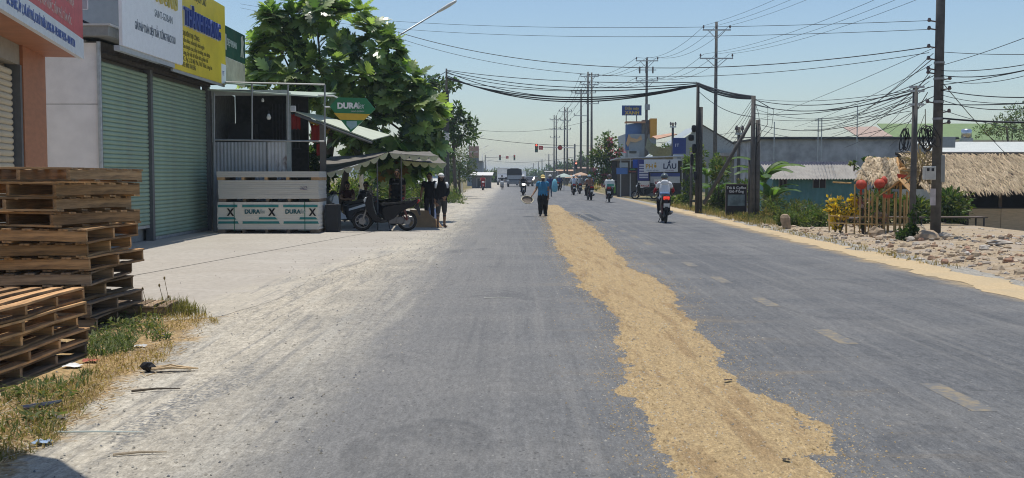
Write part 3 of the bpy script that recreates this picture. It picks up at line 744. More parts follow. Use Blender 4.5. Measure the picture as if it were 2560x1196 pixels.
# ---- stacked boards on skids
XB0, XB1, YB = at(544, 580, 29.25).x, at(796, 580, 29.25).x, 29.25
BRD = pm('fibre_cement', (.52, .505, .465), .85, .07, 2, 0, stretch=(1, 1, 30), dirt=.25, dirtcol=(.3, .28, .25)); BRDB = pm('printed_boards', (.66, .64, .58), .8, .06, 3, 0, stretch=(1, 1, 40), dirt=.3, dirtcol=(.42, .35, .27))
SKID = pm('skid_wood', (.42, .27, .14), .85, .2, 6, 0, objvar=.2); SKIDD = pm('skid_wood_dark', (.2, .15, .11), .85, .2, 6, 0, objvar=.2); TEAL = C((.025, .20, .20), .5, .1)
def board_pack(label, z0, zb, z1, mt, skm, dx=0.0, dy=0.0, dw=0.0):
    t = thing('board_stack', label, 'board stack', (XB0 + dx, YB + dy, z0), 0, 'packs of boards stacked on skids'); L = XB1 - XB0 + dw
    for i, w_ in enumerate((.2, .08, .08, .08, .22)):
        xx = (0, .66, 1.28, 1.87, L - .22)[i]; b = MB(); b.bx(xx, xx + w_, .02, 1.2, 0, zb - z0); b.build('skid', skm, t)
    n = max(3, int((z1 - zb) / .05)); h = (z1 - zb) / n
    for i in range(n):
        b = MB(); j = R.uniform(-.012, .012); b.bx(j, L + j, R.uniform(-.006, .006), 1.22, zb - z0 + i * h, zb - z0 + (i + .97) * h); b.build('board', mt, t)
    return t
bp = board_pack('lowest pack of boards printed with teal bars and lettering', 0, .10, .84, BRDB, SKIDD)
board_pack('plain grey pack of boards in the middle of the stack', .842, .93, 1.43, BRD, SKIDD, .03, .02, -.02)
board_pack('thin topmost pack of grey boards on pale wooden blocks', 1.432, 1.51, 1.67, BRD, SKID, .0, .01, .03)
def tealbar(x0, x1, z0, z1, sk=0.0, mt=TEAL):
    b = MB(); b.prism([(x0, z0), (x1 + sk, z0), (x1, z1), (x0 + sk * .3, z1)], .004, 0, 0, 'XZ', -.012); b.build('printed_bar', mt, bp)
for x0, x1 in ((.02, .55), (.68, 1.66), (1.79, 2.72)): tealbar(x0, x1, .70, .765); tealbar(x0, x1, .255, .32, .03)
for x0, x1 in ((.02, .46), (1.12, 1.57), (2.22, 2.66)): tealbar(x0, x1, .37, .43, .06)
TEALD = C((.015, .10, .12), .5)
for xx in (.74, 1.84):
    text('DURA', .155, TEALD, bp, (xx, -.015, .53), sx=.98, bold=.006); text('flex', .165, C((.28, .36, .36), .5), bp, (xx + .40, -.015, .53), sx=.62, shear=.35)
for xx in (.28, 1.40, 2.5): text('X', .26, BLACK, bp, (xx, -.016, .48), sx=.85, bold=.012)
for xx in (.45, 2.36):
    b = MB(); b.bx(xx, xx + .02, -.014, -.0125, .06, .845); b.build('strap', C((.02, .16, .09), .4), bp)
b = MB()
for i in range(9): b.tube([(2.32 + .1*sin(i*1.9), -.008 - .02, .38 + .05*cos(i*2.7)), (2.32 + .1*sin(i*1.9+1.4), -.008 - .02, .38 + .05*cos(i*2.7 + 1.2))], .004, 4)
sc_ = b.build('scribble', C((.15, .12, .2), .6), None, (XB0, YB, .842)); sc_.parent = bpy.data.objects.get('board_stack.001'); sc_.location = (0, 0, 0)
b = MB(); b.bx(0, .36, 0, .5, 0, .76); b.lathe([(.05, .76), (.05, .80)], 8, (.18, .25, 0)); tag(bev(b.build('metal_bin', C((.025, .027, .03), .7), None, (XB1 + .08, 29.85, 0)), .04), 'dark grey metal bin standing between the boards and the white scooter', 'bin')
p = gr(823, 578); b = MB(); rock(b, (0, 0, .04), .06, .7); tag(b.build('brick_piece', C((.45, .22, .13), .9), None, (p.x, p.y, 0)), 'small orange brick piece on the concrete by the canopy pole', 'brick')

# ---- pallets
PWD = [pm('pallet_wood_%d' % i, c, .9, .35, 5, .4, objvar=.5, stretch=(.5, 5, 5), dirt=.9, dirtcol=(.09, .068, .05)) for i, c in enumerate(((.37, .215, .10), (.31, .20, .105), (.24, .17, .11), (.43, .255, .115)))]
PRED = C((.35, .14, .1), .85, .3)
_plank = {}
def plank_mesh(L, W, T, mt):
    k = (round(L, 3), round(W, 3), round(T, 3), mt.name)
    if k not in _plank:
        b = MB(); n = 3; rs = []
        for i in range(n + 1):
            x = lerp(-L/2, L/2, i / n); q = .006 * sin(i * 2.1 + L * 9); rs.append([(x, -W/2, -T/2 + q), (x, W/2, -T/2 + q*.4), (x, W/2, T/2 + q*.4), (x, -W/2, T/2 + q)])
        b.rings(rs); _plank[k] = b.mesh('plank', mt)
    return _plank[k]
def pallet(label, loc, rz, tilt=(0, 0), L=1.2, W=1.0, H=.135, mt=None, group=None, ns=3):
    """stringers run along local x; deck boards along local y"""
    t = thing('pallet', label, 'pallet', loc, rz, group); t.rotation_euler = (tilt[0], tilt[1], rz)
    mt = mt or R.choice(PWD)
    for yy in [lerp(-W/2 + .025, W/2 - .025, q / (ns - 1)) for q in range(ns)]:
        me = plank_mesh(L, .042, H - .04, mt); link('stringer', me, t, (R.uniform(-.01, .01), yy, H/2))
    n = 7
    for i in range(n):
        w_ = .095; x = lerp(-L/2 + w_/2, L/2 - w_/2, i / (n - 1)) + (R.uniform(-.015, .015) if 0 < i < n - 1 else 0)
        link('deck_board', plank_mesh(W + .01, w_, .019, mt), t, (x, R.uniform(-.008, .008), H - .0095), (R.uniform(-.008, .008), 0, pi/2 + R.uniform(-.012, .012)))
    for i in range(4):
        x = lerp(-L/2 + .05, L/2 - .05, i / 3)
        link('base_board', plank_mesh(W + .01, .095, .019, mt), t, (x, R.uniform(-.008, .008), .0095), (0, 0, pi/2))
    return t
ORD = ('lowest', 'second lowest', 'third lowest', 'fourth lowest', 'fifth lowest', 'sixth lowest', 'sixth from top', 'fifth from top', 'fourth from top', 'third from top', 'second from top', 'topmost')
ORD = ('lowest', 'second lowest', 'third lowest', 'fourth lowest', 'fifth lowest', 'fifth from top', 'fourth lowest of the upper', 'fourth from top', 'third from top', 'second from top', 'topmost')
tall = [(2, .02), (-3, .06), (-5, -.10), (3, -.04), (-4, .06), (1, -.05), (-2, .03), (-22, -.02), (-15, -.10), (-20, .0), (-14, .04)]
ORD = ('lowest', 'second lowest', 'third lowest', 'fourth lowest', 'middle one', 'sixth from top', 'fifth from top', 'fourth from top', 'third from top', 'second from top', 'topmost')
zz = 0.0
for i, (ang, dx) in enumerate(tall):
    up = i >= 7; H = .142 + R.uniform(-.005, .005)
    pallet('weathered wooden pallet, %s in the tall pallet stack' % ORD[i], (-4.78 + dx * .8, 11.3 + R.uniform(-.04, .04), zz), radians((90 if up else 0) + ang), (R.uniform(-.012, .012), R.uniform(-.02, .012)), 1.22, 1.34 if not up else 1.2, H, PWD[(2, 2, 1, 2, 0, 3, 0, 0, 1, 3, 1)[i]], 'pallets in the tall stack')
    zz += H + .006
for i in range(5):
    pallet('brown wooden pallet, %s in the low front pallet stack' % ('lowest', 'second lowest', 'middle one', 'second from top', 'topmost')[i], (-4.32 + .03 * sin(i * 2.3), 8.48 + .03 * sin(i * 1.7), .0 + i * .118), radians((i * 37 % 5) - 3), (0, radians(0)), 1.2, 1.72, .112, PWD[(2, 0, 3, 3, 0)[i]], 'pallets in the low front stack', 4)
pallet('short grey pallet lying in the weeds right of the tall stack', (-4.28, 12.1, .0), radians(4), (0, .03), .9, .6, .13, PWD[2])
# unseen parasol, added out of frame to cast the shadow on the shoulder
t = thing('parasol', 'unseen round parasol added outside the picture to cast the shadow on the left shoulder', 'parasol', (-3.55, 5.2, 0))
b = MB(); b.tube([(0, 0, 0), (0, 0, 3.2)], .025, 8); b.build('pole', STEEL, t)
b = MB(); b.lathe([(1.5, 2.95), (.8, 3.2), (.05, 3.4)], 14); b.build('canopy', C((.2, .2, .22), .9), t)
# ================================================================== VEGETATION
BARK = pm('bark', (.13, .105, .08), .95, .3, 5, .6, stretch=(1, 1, .3))
LG = leafmat('leaf_mid_green', (.045, .095, .02), (.13, .19, .045)); LD = leafmat('leaf_dark_green', (.025, .055, .015), (.075, .12, .03)); LY = leafmat('leaf_yellow_green', (.09, .125, .025), (.20, .22, .05))
LOL = leafmat('leaf_olive', (.06, .075, .022), (.14, .15, .05)); LBF = leafmat('breadfruit_leaf', (.075, .145, .04), (.32, .40, .14), .45, .34, .45, .8); LBFY = leafmat('breadfruit_leaf_old', (.30, .16, .03), (.38, .24, .05), .3, .5, .2)
GD = leafmat('dry_grass', (.26, .18, .075), (.42, .31, .15), .3, .8, .25, .1); GG = leafmat('green_grass', (.055, .085, .025), (.14, .165, .06), .35, .6, .3, .2); GO = leafmat('olive_grass', (.10, .105, .03), (.24, .20, .075), .35, .7, .3, .15)
FLY = leafmat('yellow_flower', (.60, .40, .02), (.75, .55, .05), .3, .6, .15); FLP = leafmat('pink_flower', (.35, .05, .12), (.5, .12, .2), .3, .6, .2)
def rdir():
    z = R.uniform(-1, 1); a = R.uniform(0, 2*pi); q = sqrt(1 - z*z); return Vector((q*cos(a), q*sin(a), z))
def leafquad(b, p, d, up, L, W, mi=None, fold=.25):
    d = d.normalized(); s = d.cross(up)
    if s.length < 1e-3: s = d.orthogonal()
    s.normalize(); n = s.cross(d)
    m = p + d * L * .5 - n * L * .04; e = p + d * L - n * L * .15
    b.add([p, m + s*W*.5 + n*W*fold, e, m - s*W*.5 + n*W*fold, m], [(0,4,1),(0,3,4),(4,2,1),(4,3,2)], mi)
def blob_leaves(b, blobs, n, L, W, shell=.55, up=.35, mis=(0,), sub=.35):
    """leaf faces in clumps through ellipsoids (centre, radii)"""
    vols = [r[0]*r[1]*r[2] for c, r in blobs]; tot = sum(v ** .67 for v in vols)
    for (c, r), v in zip(blobs, vols):
        k = int(n * v ** .67 / tot); nc = max(4, k // 14); cl = []
        for i in range(nc):
            d = rdir(); q = R.random() ** shell; cl.append((Vector((c[0] + d.x*r[0]*q, c[1] + d.y*r[1]*q, c[2] + d.z*r[2]*q)), d, R.uniform(.5, 1.2), R.choice(mis)))
        s = sub * min(r)
        for i in range(k):
            p, d, sz, mi = R.choice(cl); e = rdir(); p2 = p + e * s * sz * R.random() ** .5
            dr = (e * .8 + d * .6 + Vector((0, 0, R.uniform(-.5, .6)))).normalized()
            u = (Vector((0, 0, 1)) * up + rdir() * .6 + d * .4)
            k2 = R.uniform(.6, 1.3); leafquad(b, p2, dr, u, L * k2, W * k2, mi)
def trunk(b, base, top, r0, r1, limbs=(), wob=.12, n=7):
    base, top = Vector(base), Vector(top); pts = []
    for i in range(6):
        t = i / 5; p = base.lerp(top, t); k = wob * sin(pi * t); pts.append(p + Vector((k * nz(t*3, base.x, 1), k * nz(t*3, base.y, 5), 0)))
    b.tube(pts, [lerp(r0, r1, i/5) for i in range(6)], n)
    for l in limbs:
        l = Vector(l); s = pts[R.choice((2, 3, 4))]; m = s.lerp(l, .5) + Vector((R.uniform(-.15, .15), R.uniform(-.15, .15), .12 * (l - s).length))
        b.tube([s, m, l], [r1 * .8, r1 * .55, r1 * .2], 6)
def tree(name, label, cat, base, blobs, n, L, W, mats, tr=.12, group=None, shell=.5, mis=None, trunk_top=None):
    """blobs in world coordinates"""
    base = Vector(base); t = thing(name, label, cat, base, 0, group)
    lb = [(Vector(c) - base, r) for c, r in blobs]
    b = MB(); top = trunk_top or sum((c for c, r in lb), Vector()) / len(lb)
    trunk(b, (0, 0, -.3), top, tr, tr * .5, [c for c, r in lb]); b.build('trunk', BARK, t, smooth=True)
    b = MB(); blob_leaves(b, lb, n, L, W, shell, mis=mis or tuple(range(len(mats)))); b.build('crown', mats, t)
    return t
def pb(px, py, rx, ry, Y, rd=None):
    """ellipsoid whose outline in the photo is about px,py +- rx,ry when it stands at distance Y"""
    k = Y / F; return (at(px, py, Y), (rx * k, (rd or rx) * k, ry * k))
def bush(name, label, blobs, n, L, W, mats, group=None, mis=None, cat='shrub', shell=.6):
    c = Vector(blobs[0][0]); z0 = min(Vector(q).z - r[2] for q, r in blobs); base = Vector((c.x, c.y, z0))
    t = thing(name, label, cat, base, 0, group); lb = [(Vector(q) - base, r) for q, r in blobs]
    b = MB()
    for q, r in lb:
        for k in range(3): b.tube([(q.x * .3, q.y * .3, -.05), q + Vector((R.uniform(-.5, .5) * r[0], R.uniform(-.5, .5) * r[1], r[2] * R.uniform(-.2, .5)))], [.02, .008], 5)
    b.build('stems', BARK, t)
    b = MB(); blob_leaves(b, lb, n, L, W, shell, mis=mis or tuple(range(len(mats)))); b.build('foliage', mats, t)
    return t

# ---- breadfruit tree behind the canopy
def bf_leaf():
    L = 1.0; pts = [(0, 0)]; b = MB()
    out = [(.06, .05), (.12, .20), (.22, .27), (.20, .13), (.34, .36), (.46, .38), (.40, .16), (.55, .33), (.67, .31), (.60, .13), (.74, .21), (.84, .17), (.78, .08), (1.0, 0)]
    def zf(x, y): return -.30 * x * x + .12 * x + .22 * abs(y) - .45 * y * y
    v = [(x, 0, zf(x, 0)) for x in (0, .2, .4, .6, .78, 1.0)]; mid = [0, .2, .4, .6, .78, 1.0]
    f = []
    for sg_ in (1, -1):
        o = len(v); v += [(x, sg_ * y, zf(x, y)) for x, y in out]
        idx = list(range(o, o + len(out))); mi_of = lambda x: min(range(6), key=lambda i: abs(mid[i] - x))
        prev = 0; pm_ = 0
        for i in idx:
            m_i = mi_of(v[i][0])
            if m_i != pm_: f.append((pm_, prev, m_i) if sg_ < 0 else (pm_, m_i, prev)); 
            f.append((m_i, prev, i) if sg_ < 0 else (m_i, i, prev)) if prev != m_i else None
            prev = i; pm_ = m_i
    f = [q for q in f if len(set(q)) == 3]
    b.add(v, f); return b
_lv = bf_leaf(); leafme = _lv.mesh('leaf', LBF); leafold = _lv.mesh('leaf', LBFY)
YT = 37.0
btb = at(800, 545, YT); btb.z = 0
bt = thing('breadfruit_tree', 'large breadfruit tree with big lobed leaves behind the canopy', 'tree', btb)
blobs = [pb(*q, YT) for q in ((790, 35, 75, 50), (700, 120, 58, 50), (850, 85, 95, 70), (950, 140, 62, 62), (740, 200, 100, 70), (860, 220, 120, 85), (985, 230, 80, 80), (1045, 285, 60, 85), (960, 330, 95, 75), (1060, 370, 48, 55), (880, 330, 70, 50), (690, 60, 40, 35), (1000, 410, 70, 45), (640, 175, 25, 35))]
b = MB(); tips = [c - btb for c, r in blobs]; trunk(b, (0, 0, -.2), at(850, 200, YT) - btb, .2, .09, tips, .3, 9); 
for px0, px1 in ((760, 745), (845, 905)): b.tube([at(px0, 540, YT) - btb, at((px0 + px1)/2, 380, YT) - btb, at(px1, 200, YT) - btb], [.13, .1, .05], 7)
b.build('trunk', BARK, bt, smooth=True)
leaves = []
for c, r in blobs:
    nc = int(8 + 14 * (r[0] * r[2]) ** .7)
    for i in range(nc):
        d = rdir(); d.y = -abs(d.y) if R.random() < .72 else d.y; q = R.random() ** .33
        p = Vector((c.x + d.x*r[0]*q, c.y + d.y*r[1]*q, c.z + d.z*r[2]*q)) - btb
        ax = (d * .7 + Vector((0, 0, .75)) + rdir() * .35).normalized(); old = R.random() < .018
        k = R.randint(6, 10); a0 = R.random() * 6.28
        for j in range(k):
            a = a0 + j * 2.4; e1 = ax.orthogonal().normalized(); e2 = ax.cross(e1)
            out = (e1 * cos(a) + e2 * sin(a)); el = R.uniform(.05, .75) if j < k - 2 else 1.6
            dr = (out + ax * el - Vector((0, 0, R.uniform(0, .45)))).normalized(); up = (ax * 1.0 - dr * ax.dot(dr))
            if up.length < .05: up = dr.orthogonal()
            up = (up.normalized() + rdir() * .25); up = (up - dr * up.dot(dr)).normalized()
            S = R.uniform(.42, .74); mx = Matrix((dr, up.cross(dr), up)).transposed() * S
            leaves.append((p + dr * .06, mx, old, p.y - abs(p.x) * 0))
leaves.sort(key=lambda q: q[3])
for p, mx, old, y in leaves[:300]:
    o = link('leaf', leafold if old else leafme, bt); o.matrix_local = Matrix.Translation(p) @ mx.to_4x4()
b = MB()
for p, mx, old, y in leaves[300:]:
    b.add([p + mx @ Vector(q) for q in _lv.v], _lv.f, 1 if old else 0)
o = b.build('foliage', [LBF, LBFY], bt); o['kind'] = 'stuff'
# darker mass of leaves low behind the canopy
# ---- trees further along the left
tree('almond_tree', 'spreading broad-leaved tree behind the slim dark pole', 'tree', (at(1140, 460, 74).x, 74, 0), [pb(*q, 74) for q in ((1110, 215, 50, 16), (1120, 290, 45, 40), (1160, 330, 38, 32), (1100, 360, 40, 50), (1155, 290, 20, 14), (1175, 312, 20, 14), (1085, 200, 22, 14))], 2600, .30, .16, [LG, LD], .14)
tree('round_tree', 'low rounded olive green tree beside the slim dark pole', 'tree', (at(1150, 470, 82).x, 82, 0), [pb(*q, 82) for q in ((1150, 400, 40, 38), (1125, 410, 30, 32), (1172, 425, 24, 24), (1145, 440, 34, 22))], 3600, .16, .06, [LOL, LD, LG], .1)
bush('weed_clump', 'tall green weeds on the verge behind the standing people', [pb(1140, 505, 26, 26, 62), pb(1120, 490, 26, 28, 64), pb(1160, 518, 12, 10, 60)], 1500, .16, .05, [LG, LY], cat='weeds')
bush('weed_clump', 'sunlit yellow green bushes seen under the canopy between the seated people', [pb(870, 480, 60, 45, 46), pb(930, 470, 50, 50, 47), pb(985, 475, 40, 40, 48)], 2600, .22, .09, [LY, LG], cat='bushes')
bush('weed_clump', 'green shrubs growing behind the standing man under the canopy', [pb(1050, 505, 45, 30, 52), pb(1030, 480, 40, 45, 54)], 1800, .2, .07, [LG, LY, LOL], cat='bushes')
bush('weed_clump', 'dark leafy shrubs filling the gap behind the stall post', [pb(765, 400, 30, 60, 35), pb(800, 440, 25, 70, 35.5), pb(745, 470, 25, 60, 35)], 1500, .26, .13, [LD, LG], cat='bushes')
# ---- weeds and dry grass round the pallets
def grass(b, pts, hmin, hmax, w, mi=0, lean=.5, k=3):
    for (x, y, z) in pts:
        for j in range(k):
            a = R.random() * 6.28; h = R.uniform(hmin, hmax); l = R.uniform(.1, lean) * h; s = Vector((-sin(a), cos(a), 0)) * w * .5; o = Vector((x + R.gauss(0, .02), y + R.gauss(0, .02), z))
            d = Vector((cos(a), sin(a), 0)); m = o + d * l * .35 + Vector((0, 0, h * .6)); t = o + d * l + Vector((0, 0, h * R.uniform(.75, 1)))
            b.add([o - s, o + s, m + s * .7, m - s * .7, t], [(0,1,2,3), (3,2,4)], mi)
def spread(n, quads):
    out = []
    for i in range(n):
        q = R.choice(quads); u, v_ = R.random(), R.random(); a, bb, c, d = [gr(*p) for p in q]; p = a.lerp(bb, u).lerp(d.lerp(c, u), v_); out.append((p.x, p.y, 0))
    return out
b = MB()
grass(b, spread(420, [((230, 870), (420, 850), (400, 800), (230, 800)), ((215, 900), (330, 880), (330, 840), (215, 850))]), .02, .10, .012, 0, 3.0)
grass(b, spread(240, [((340, 800), (520, 790), (470, 770), (340, 770))]), .06, .2, .009, 1, .7)
grass(b, spread(420, [((380, 840), (560, 805), (500, 785), (400, 790)), ((230, 960), (420, 900), (430, 860), (230, 905))]), .01, .07, .008, 2, 2.4)
grass(b, spread(190, [((-60, 1140), (110, 1110), (200, 960), (-60, 985)), ((30, 1000), (210, 960), (230, 930), (60, 960))]), .02, .08, .01, 0, 2.4)
grass(b, spread(800, [((-60, 1190), (130, 1110), (260, 960), (-60, 985)), ((60, 1080), (240, 1000), (300, 930), (120, 960))]), .008, .05, .007, 2, 2.6)
grass(b, spread(220, [((-60, 1190), (130, 1110), (260, 960), (-60, 985))]), .02, .09, .008, 1, 2.0)
for (px, py, h) in ((415, 790, .42), (402, 790, .34), (425, 792, .22), (360, 790, .30)):
    p = gr(px, py); b.tube([(p.x, p.y, 0), (p.x + .02, p.y, h * .6), (p.x - .01, p.y, h)], .003, 4, 2); b.ball((p.x - .01, p.y, h), .012, 6, 4, (1, 1, 1.6), 2)
for i in range(700):
    q = R.choice((((225, 880), (420, 850), (400, 800), (225, 800)), ((-40, 1120), (120, 1080), (220, 970), (-40, 990)))); u, v_ = R.random(), R.random(); A = [gr(*k) for k in q]; p = A[0].lerp(A[1], u).lerp(A[3].lerp(A[2], u), v_)
    if nz(p.x * 2.2, p.y * 2.2, 3) < (-.1 if q[0][0] > 0 else .12): continue
    dd = rdir(); dd.z = abs(dd.z) * .5; leafquad(b, Vector((p.x, p.y, R.uniform(.01, .09))), dd, Vector((0, 0, 1)) + rdir() * .5, R.uniform(.04, .10), R.uniform(.015, .035), R.choice((0, 0, 1)))
tag(b.build('weeds', [GG, GO, GD]), 'green weeds and dry grass growing round the pallet stacks', 'weeds', kind='stuff')
# litter, sticks
b = MB()
for i in range(900):
    q = R.choice((((60, 1120), (180, 1080), (560, 805), (380, 800)), ((-40, 1180), (80, 1130), (240, 980), (-40, 1000)))); u, v_ = R.random(), R.random(); A = [gr(*k) for k in q]; p = A[0].lerp(A[1], u).lerp(A[3].lerp(A[2], u), v_)
    a = R.random() * 3.14; l = R.uniform(.02, .09); d = Vector((cos(a), sin(a), R.uniform(-.05, .2))) * l
    b.tube([(p.x, p.y, .006), (p.x + d.x, p.y + d.y, .008 + abs(d.z))], R.uniform(.0015, .004), 4, R.choice((0, 0, 1, 2)))
tag(b.build('straw_litter', [C((.46, .34, .18), .9, .2), C((.32, .22, .11), .9, .2), C((.55, .48, .36), .9, .2)]), 'dry straw and twigs littering the verge by the pallets', 'straw', kind='stuff')
p = gr(395, 928); t = thing('twig_bundle', 'bundle of pale dry twigs with a black plastic scrap at its end', 'twigs', (p.x, p.y, 0), .1)
for i in range(16):
    b = MB(); a = R.uniform(-.25, .25); x0 = R.uniform(-.06, .02); b.tube([(x0, R.uniform(-.07, .07), .015 + .005 * (i % 5)), (x0 + .14, R.uniform(-.08, .08), .03 + .005 * (i % 4)), (x0 + .30 * cos(a), .3 * sin(a) * .5, .012)], [.007, .006, .004], 5); b.build('twig', C((.46, .34, .2), .9, .25), t)
b = MB(); rock(b, (-.08, 0, .04), .05, .8); b.build('plastic_scrap', BLACK, t)
for (px, py, dx, dy, r, c, lab) in ((390, 978, .16, .05, .009, (.09, .07, .05), 'dark broken stick lying alone on the grey shoulder dirt'), (245, 1083, .28, .0, .006, (.5, .55, .5), 'thin pale green stick lying across the left shoulder'), (350, 1137, .14, .03, .008, (.45, .36, .25), 'bent tan twig near the bottom of the left shoulder'), (1245, 746, .18, .02, .006, (.6, .58, .5), 'thin white twig lying on the left lane')):
    p = gr(px, py); b = MB(); b.tube([(-dx, -dy, r), (0, dy * .4, r * 1.6), (dx, dy, r)], [r, r * .9, r * .4], 6); tag(b.build('stick', C(c, .9, .2), None, (p.x, p.y, 0)), lab, 'stick')
for (px, py, s, c, lab) in ((182, 918, .07, (.7, .7, .68), 'crumpled white paper at the foot of the low pallet stack'), (228, 905, .06, (.38, .1, .06), 'crumpled red wrapper beside the low pallet stack'), (352, 868, .05, (.6, .6, .58), 'crumpled pale bag in the weeds below the tall stack'), (410, 842, .06, (.02, .02, .02), 'black plastic scrap in the green weeds'), (105, 1110, .05, (.25, .35, .5), 'small blue wrapper on the dry verge near the bottom'), (140, 1050, .06, (.12, .11, .1), 'dark crumpled leaf litter clump low on the dry verge'), (1965, 1165, .02, (.05, .04, .03), 'small dark leaf lying on the near end of the sand'), (1820, 962, .03, (.04, .03, .03), 'black leaf on the right part of the sand'), (2535, 665, .16, (.75, .76, .78), 'crumpled white plastic sheet in the rubble at the right edge')):
    p = gr(px, py); b = MB(); v = []
    for i in range(5):
        for j in range(5): v.append(((i/4 - .5) * 2*s, (j/4 - .5) * 1.6*s, .004 + s * .7 * abs(nz(i * 1.3 + px, j * 1.3)) ))
    b.add(v, [(i*5+j, (i+1)*5+j, (i+1)*5+j+1, i*5+j+1) for i in range(4) for j in range(4)])
    tag(b.build('litter', C(c, .7, .15), None, (p.x, p.y, .03 if px > 1700 else .004)), lab, 'litter')
p = gr(100, 1022); b = MB(); b.tube([(-.14, -.04, .012), (-.05, -.035, .02), (.06, .0, .03), (.12, .06, .04)], [.012, .02, .02, .01], 6, side=(0, 1, 0)); tag(b.build('litter', C((.06, .07, .11), .4), None, (p.x, p.y, 0)), 'curved dark blue plastic strip lying on the dry verge', 'litter')
# ================================================================== PEOPLE AND TWO-WHEELERS
SKIN = C((.27, .15, .09), .6, .06)
def V(*a): return Vector(a)
def stand(h=1.65, **kw):
    k = h / 1.65
    J = dict(pel=V(0, 0, .90), chest=V(0, 0, 1.19), neck=V(0, .01, 1.385), head=V(0, -.01, 1.535))
    for s, n in ((-1, 'R'), (1, 'L')):
        J['sh' + n] = V(.175*s, .01, 1.345); J['el' + n] = V(.225*s, .03, 1.07); J['wr' + n] = V(.235*s, -.03, .84); J['ha' + n] = V(.235*s, -.05, .74)
        J['hip' + n] = V(.09*s, 0, .87); J['kn' + n] = V(.10*s, -.02, .47); J['an' + n] = V(.105*s, .02, .08); J['toe' + n] = V(.125*s, -.15, .03)
    for q in kw: J[q] = Vector(kw[q])
    return {q: v * k for q, v in J.items()}, k
def ride(h=1.65, lean=0.0, **kw):
    k = h / 1.65
    J = dict(pel=V(0, .16, .86), chest=V(0, .10 - lean, 1.13), neck=V(0, .07 - lean*1.5, 1.33), head=V(0, .03 - lean*1.8, 1.475))
    for s, n in ((-1, 'R'), (1, 'L')):
        J['sh' + n] = V(.175*s, .08 - lean*1.5, 1.29); J['el' + n] = V(.30*s, -.08, 1.06); J['wr' + n] = V(.31*s, -.33, 1.0); J['ha' + n] = V(.31*s, -.42, .99)
        J['hip' + n] = V(.10*s, .12, .82); J['kn' + n] = V(.18*s, -.26, .74); J['an' + n] = V(.17*s, -.18, .36); J['toe' + n] = V(.18*s, -.36, .31)
    for q in kw: J[q] = Vector(kw[q])
    return J, k
def sitp(seat=.42, **kw):
    J = dict(pel=V(0, .1, seat + .09), chest=V(0, .06, seat + .37), neck=V(0, .03, seat + .57), head=V(0, -.02, seat + .715))
    for s, n in ((-1, 'R'), (1, 'L')):
        J['sh' + n] = V(.17*s, .05, seat + .53); J['el' + n] = V(.22*s, -.06, seat + .29); J['wr' + n] = V(.1*s, -.26, seat + .25); J['ha' + n] = V(.03*s, -.33, seat + .27)
        J['hip' + n] = V(.09*s, .06, seat + .07); J['kn' + n] = V(.12*s, -.33, seat + .08); J['an' + n] = V(.12*s, -.32, .08); J['toe' + n] = V(.13*s, -.48, .03)
    for q in kw: J[q] = Vector(kw[q])
    return J, 1.0
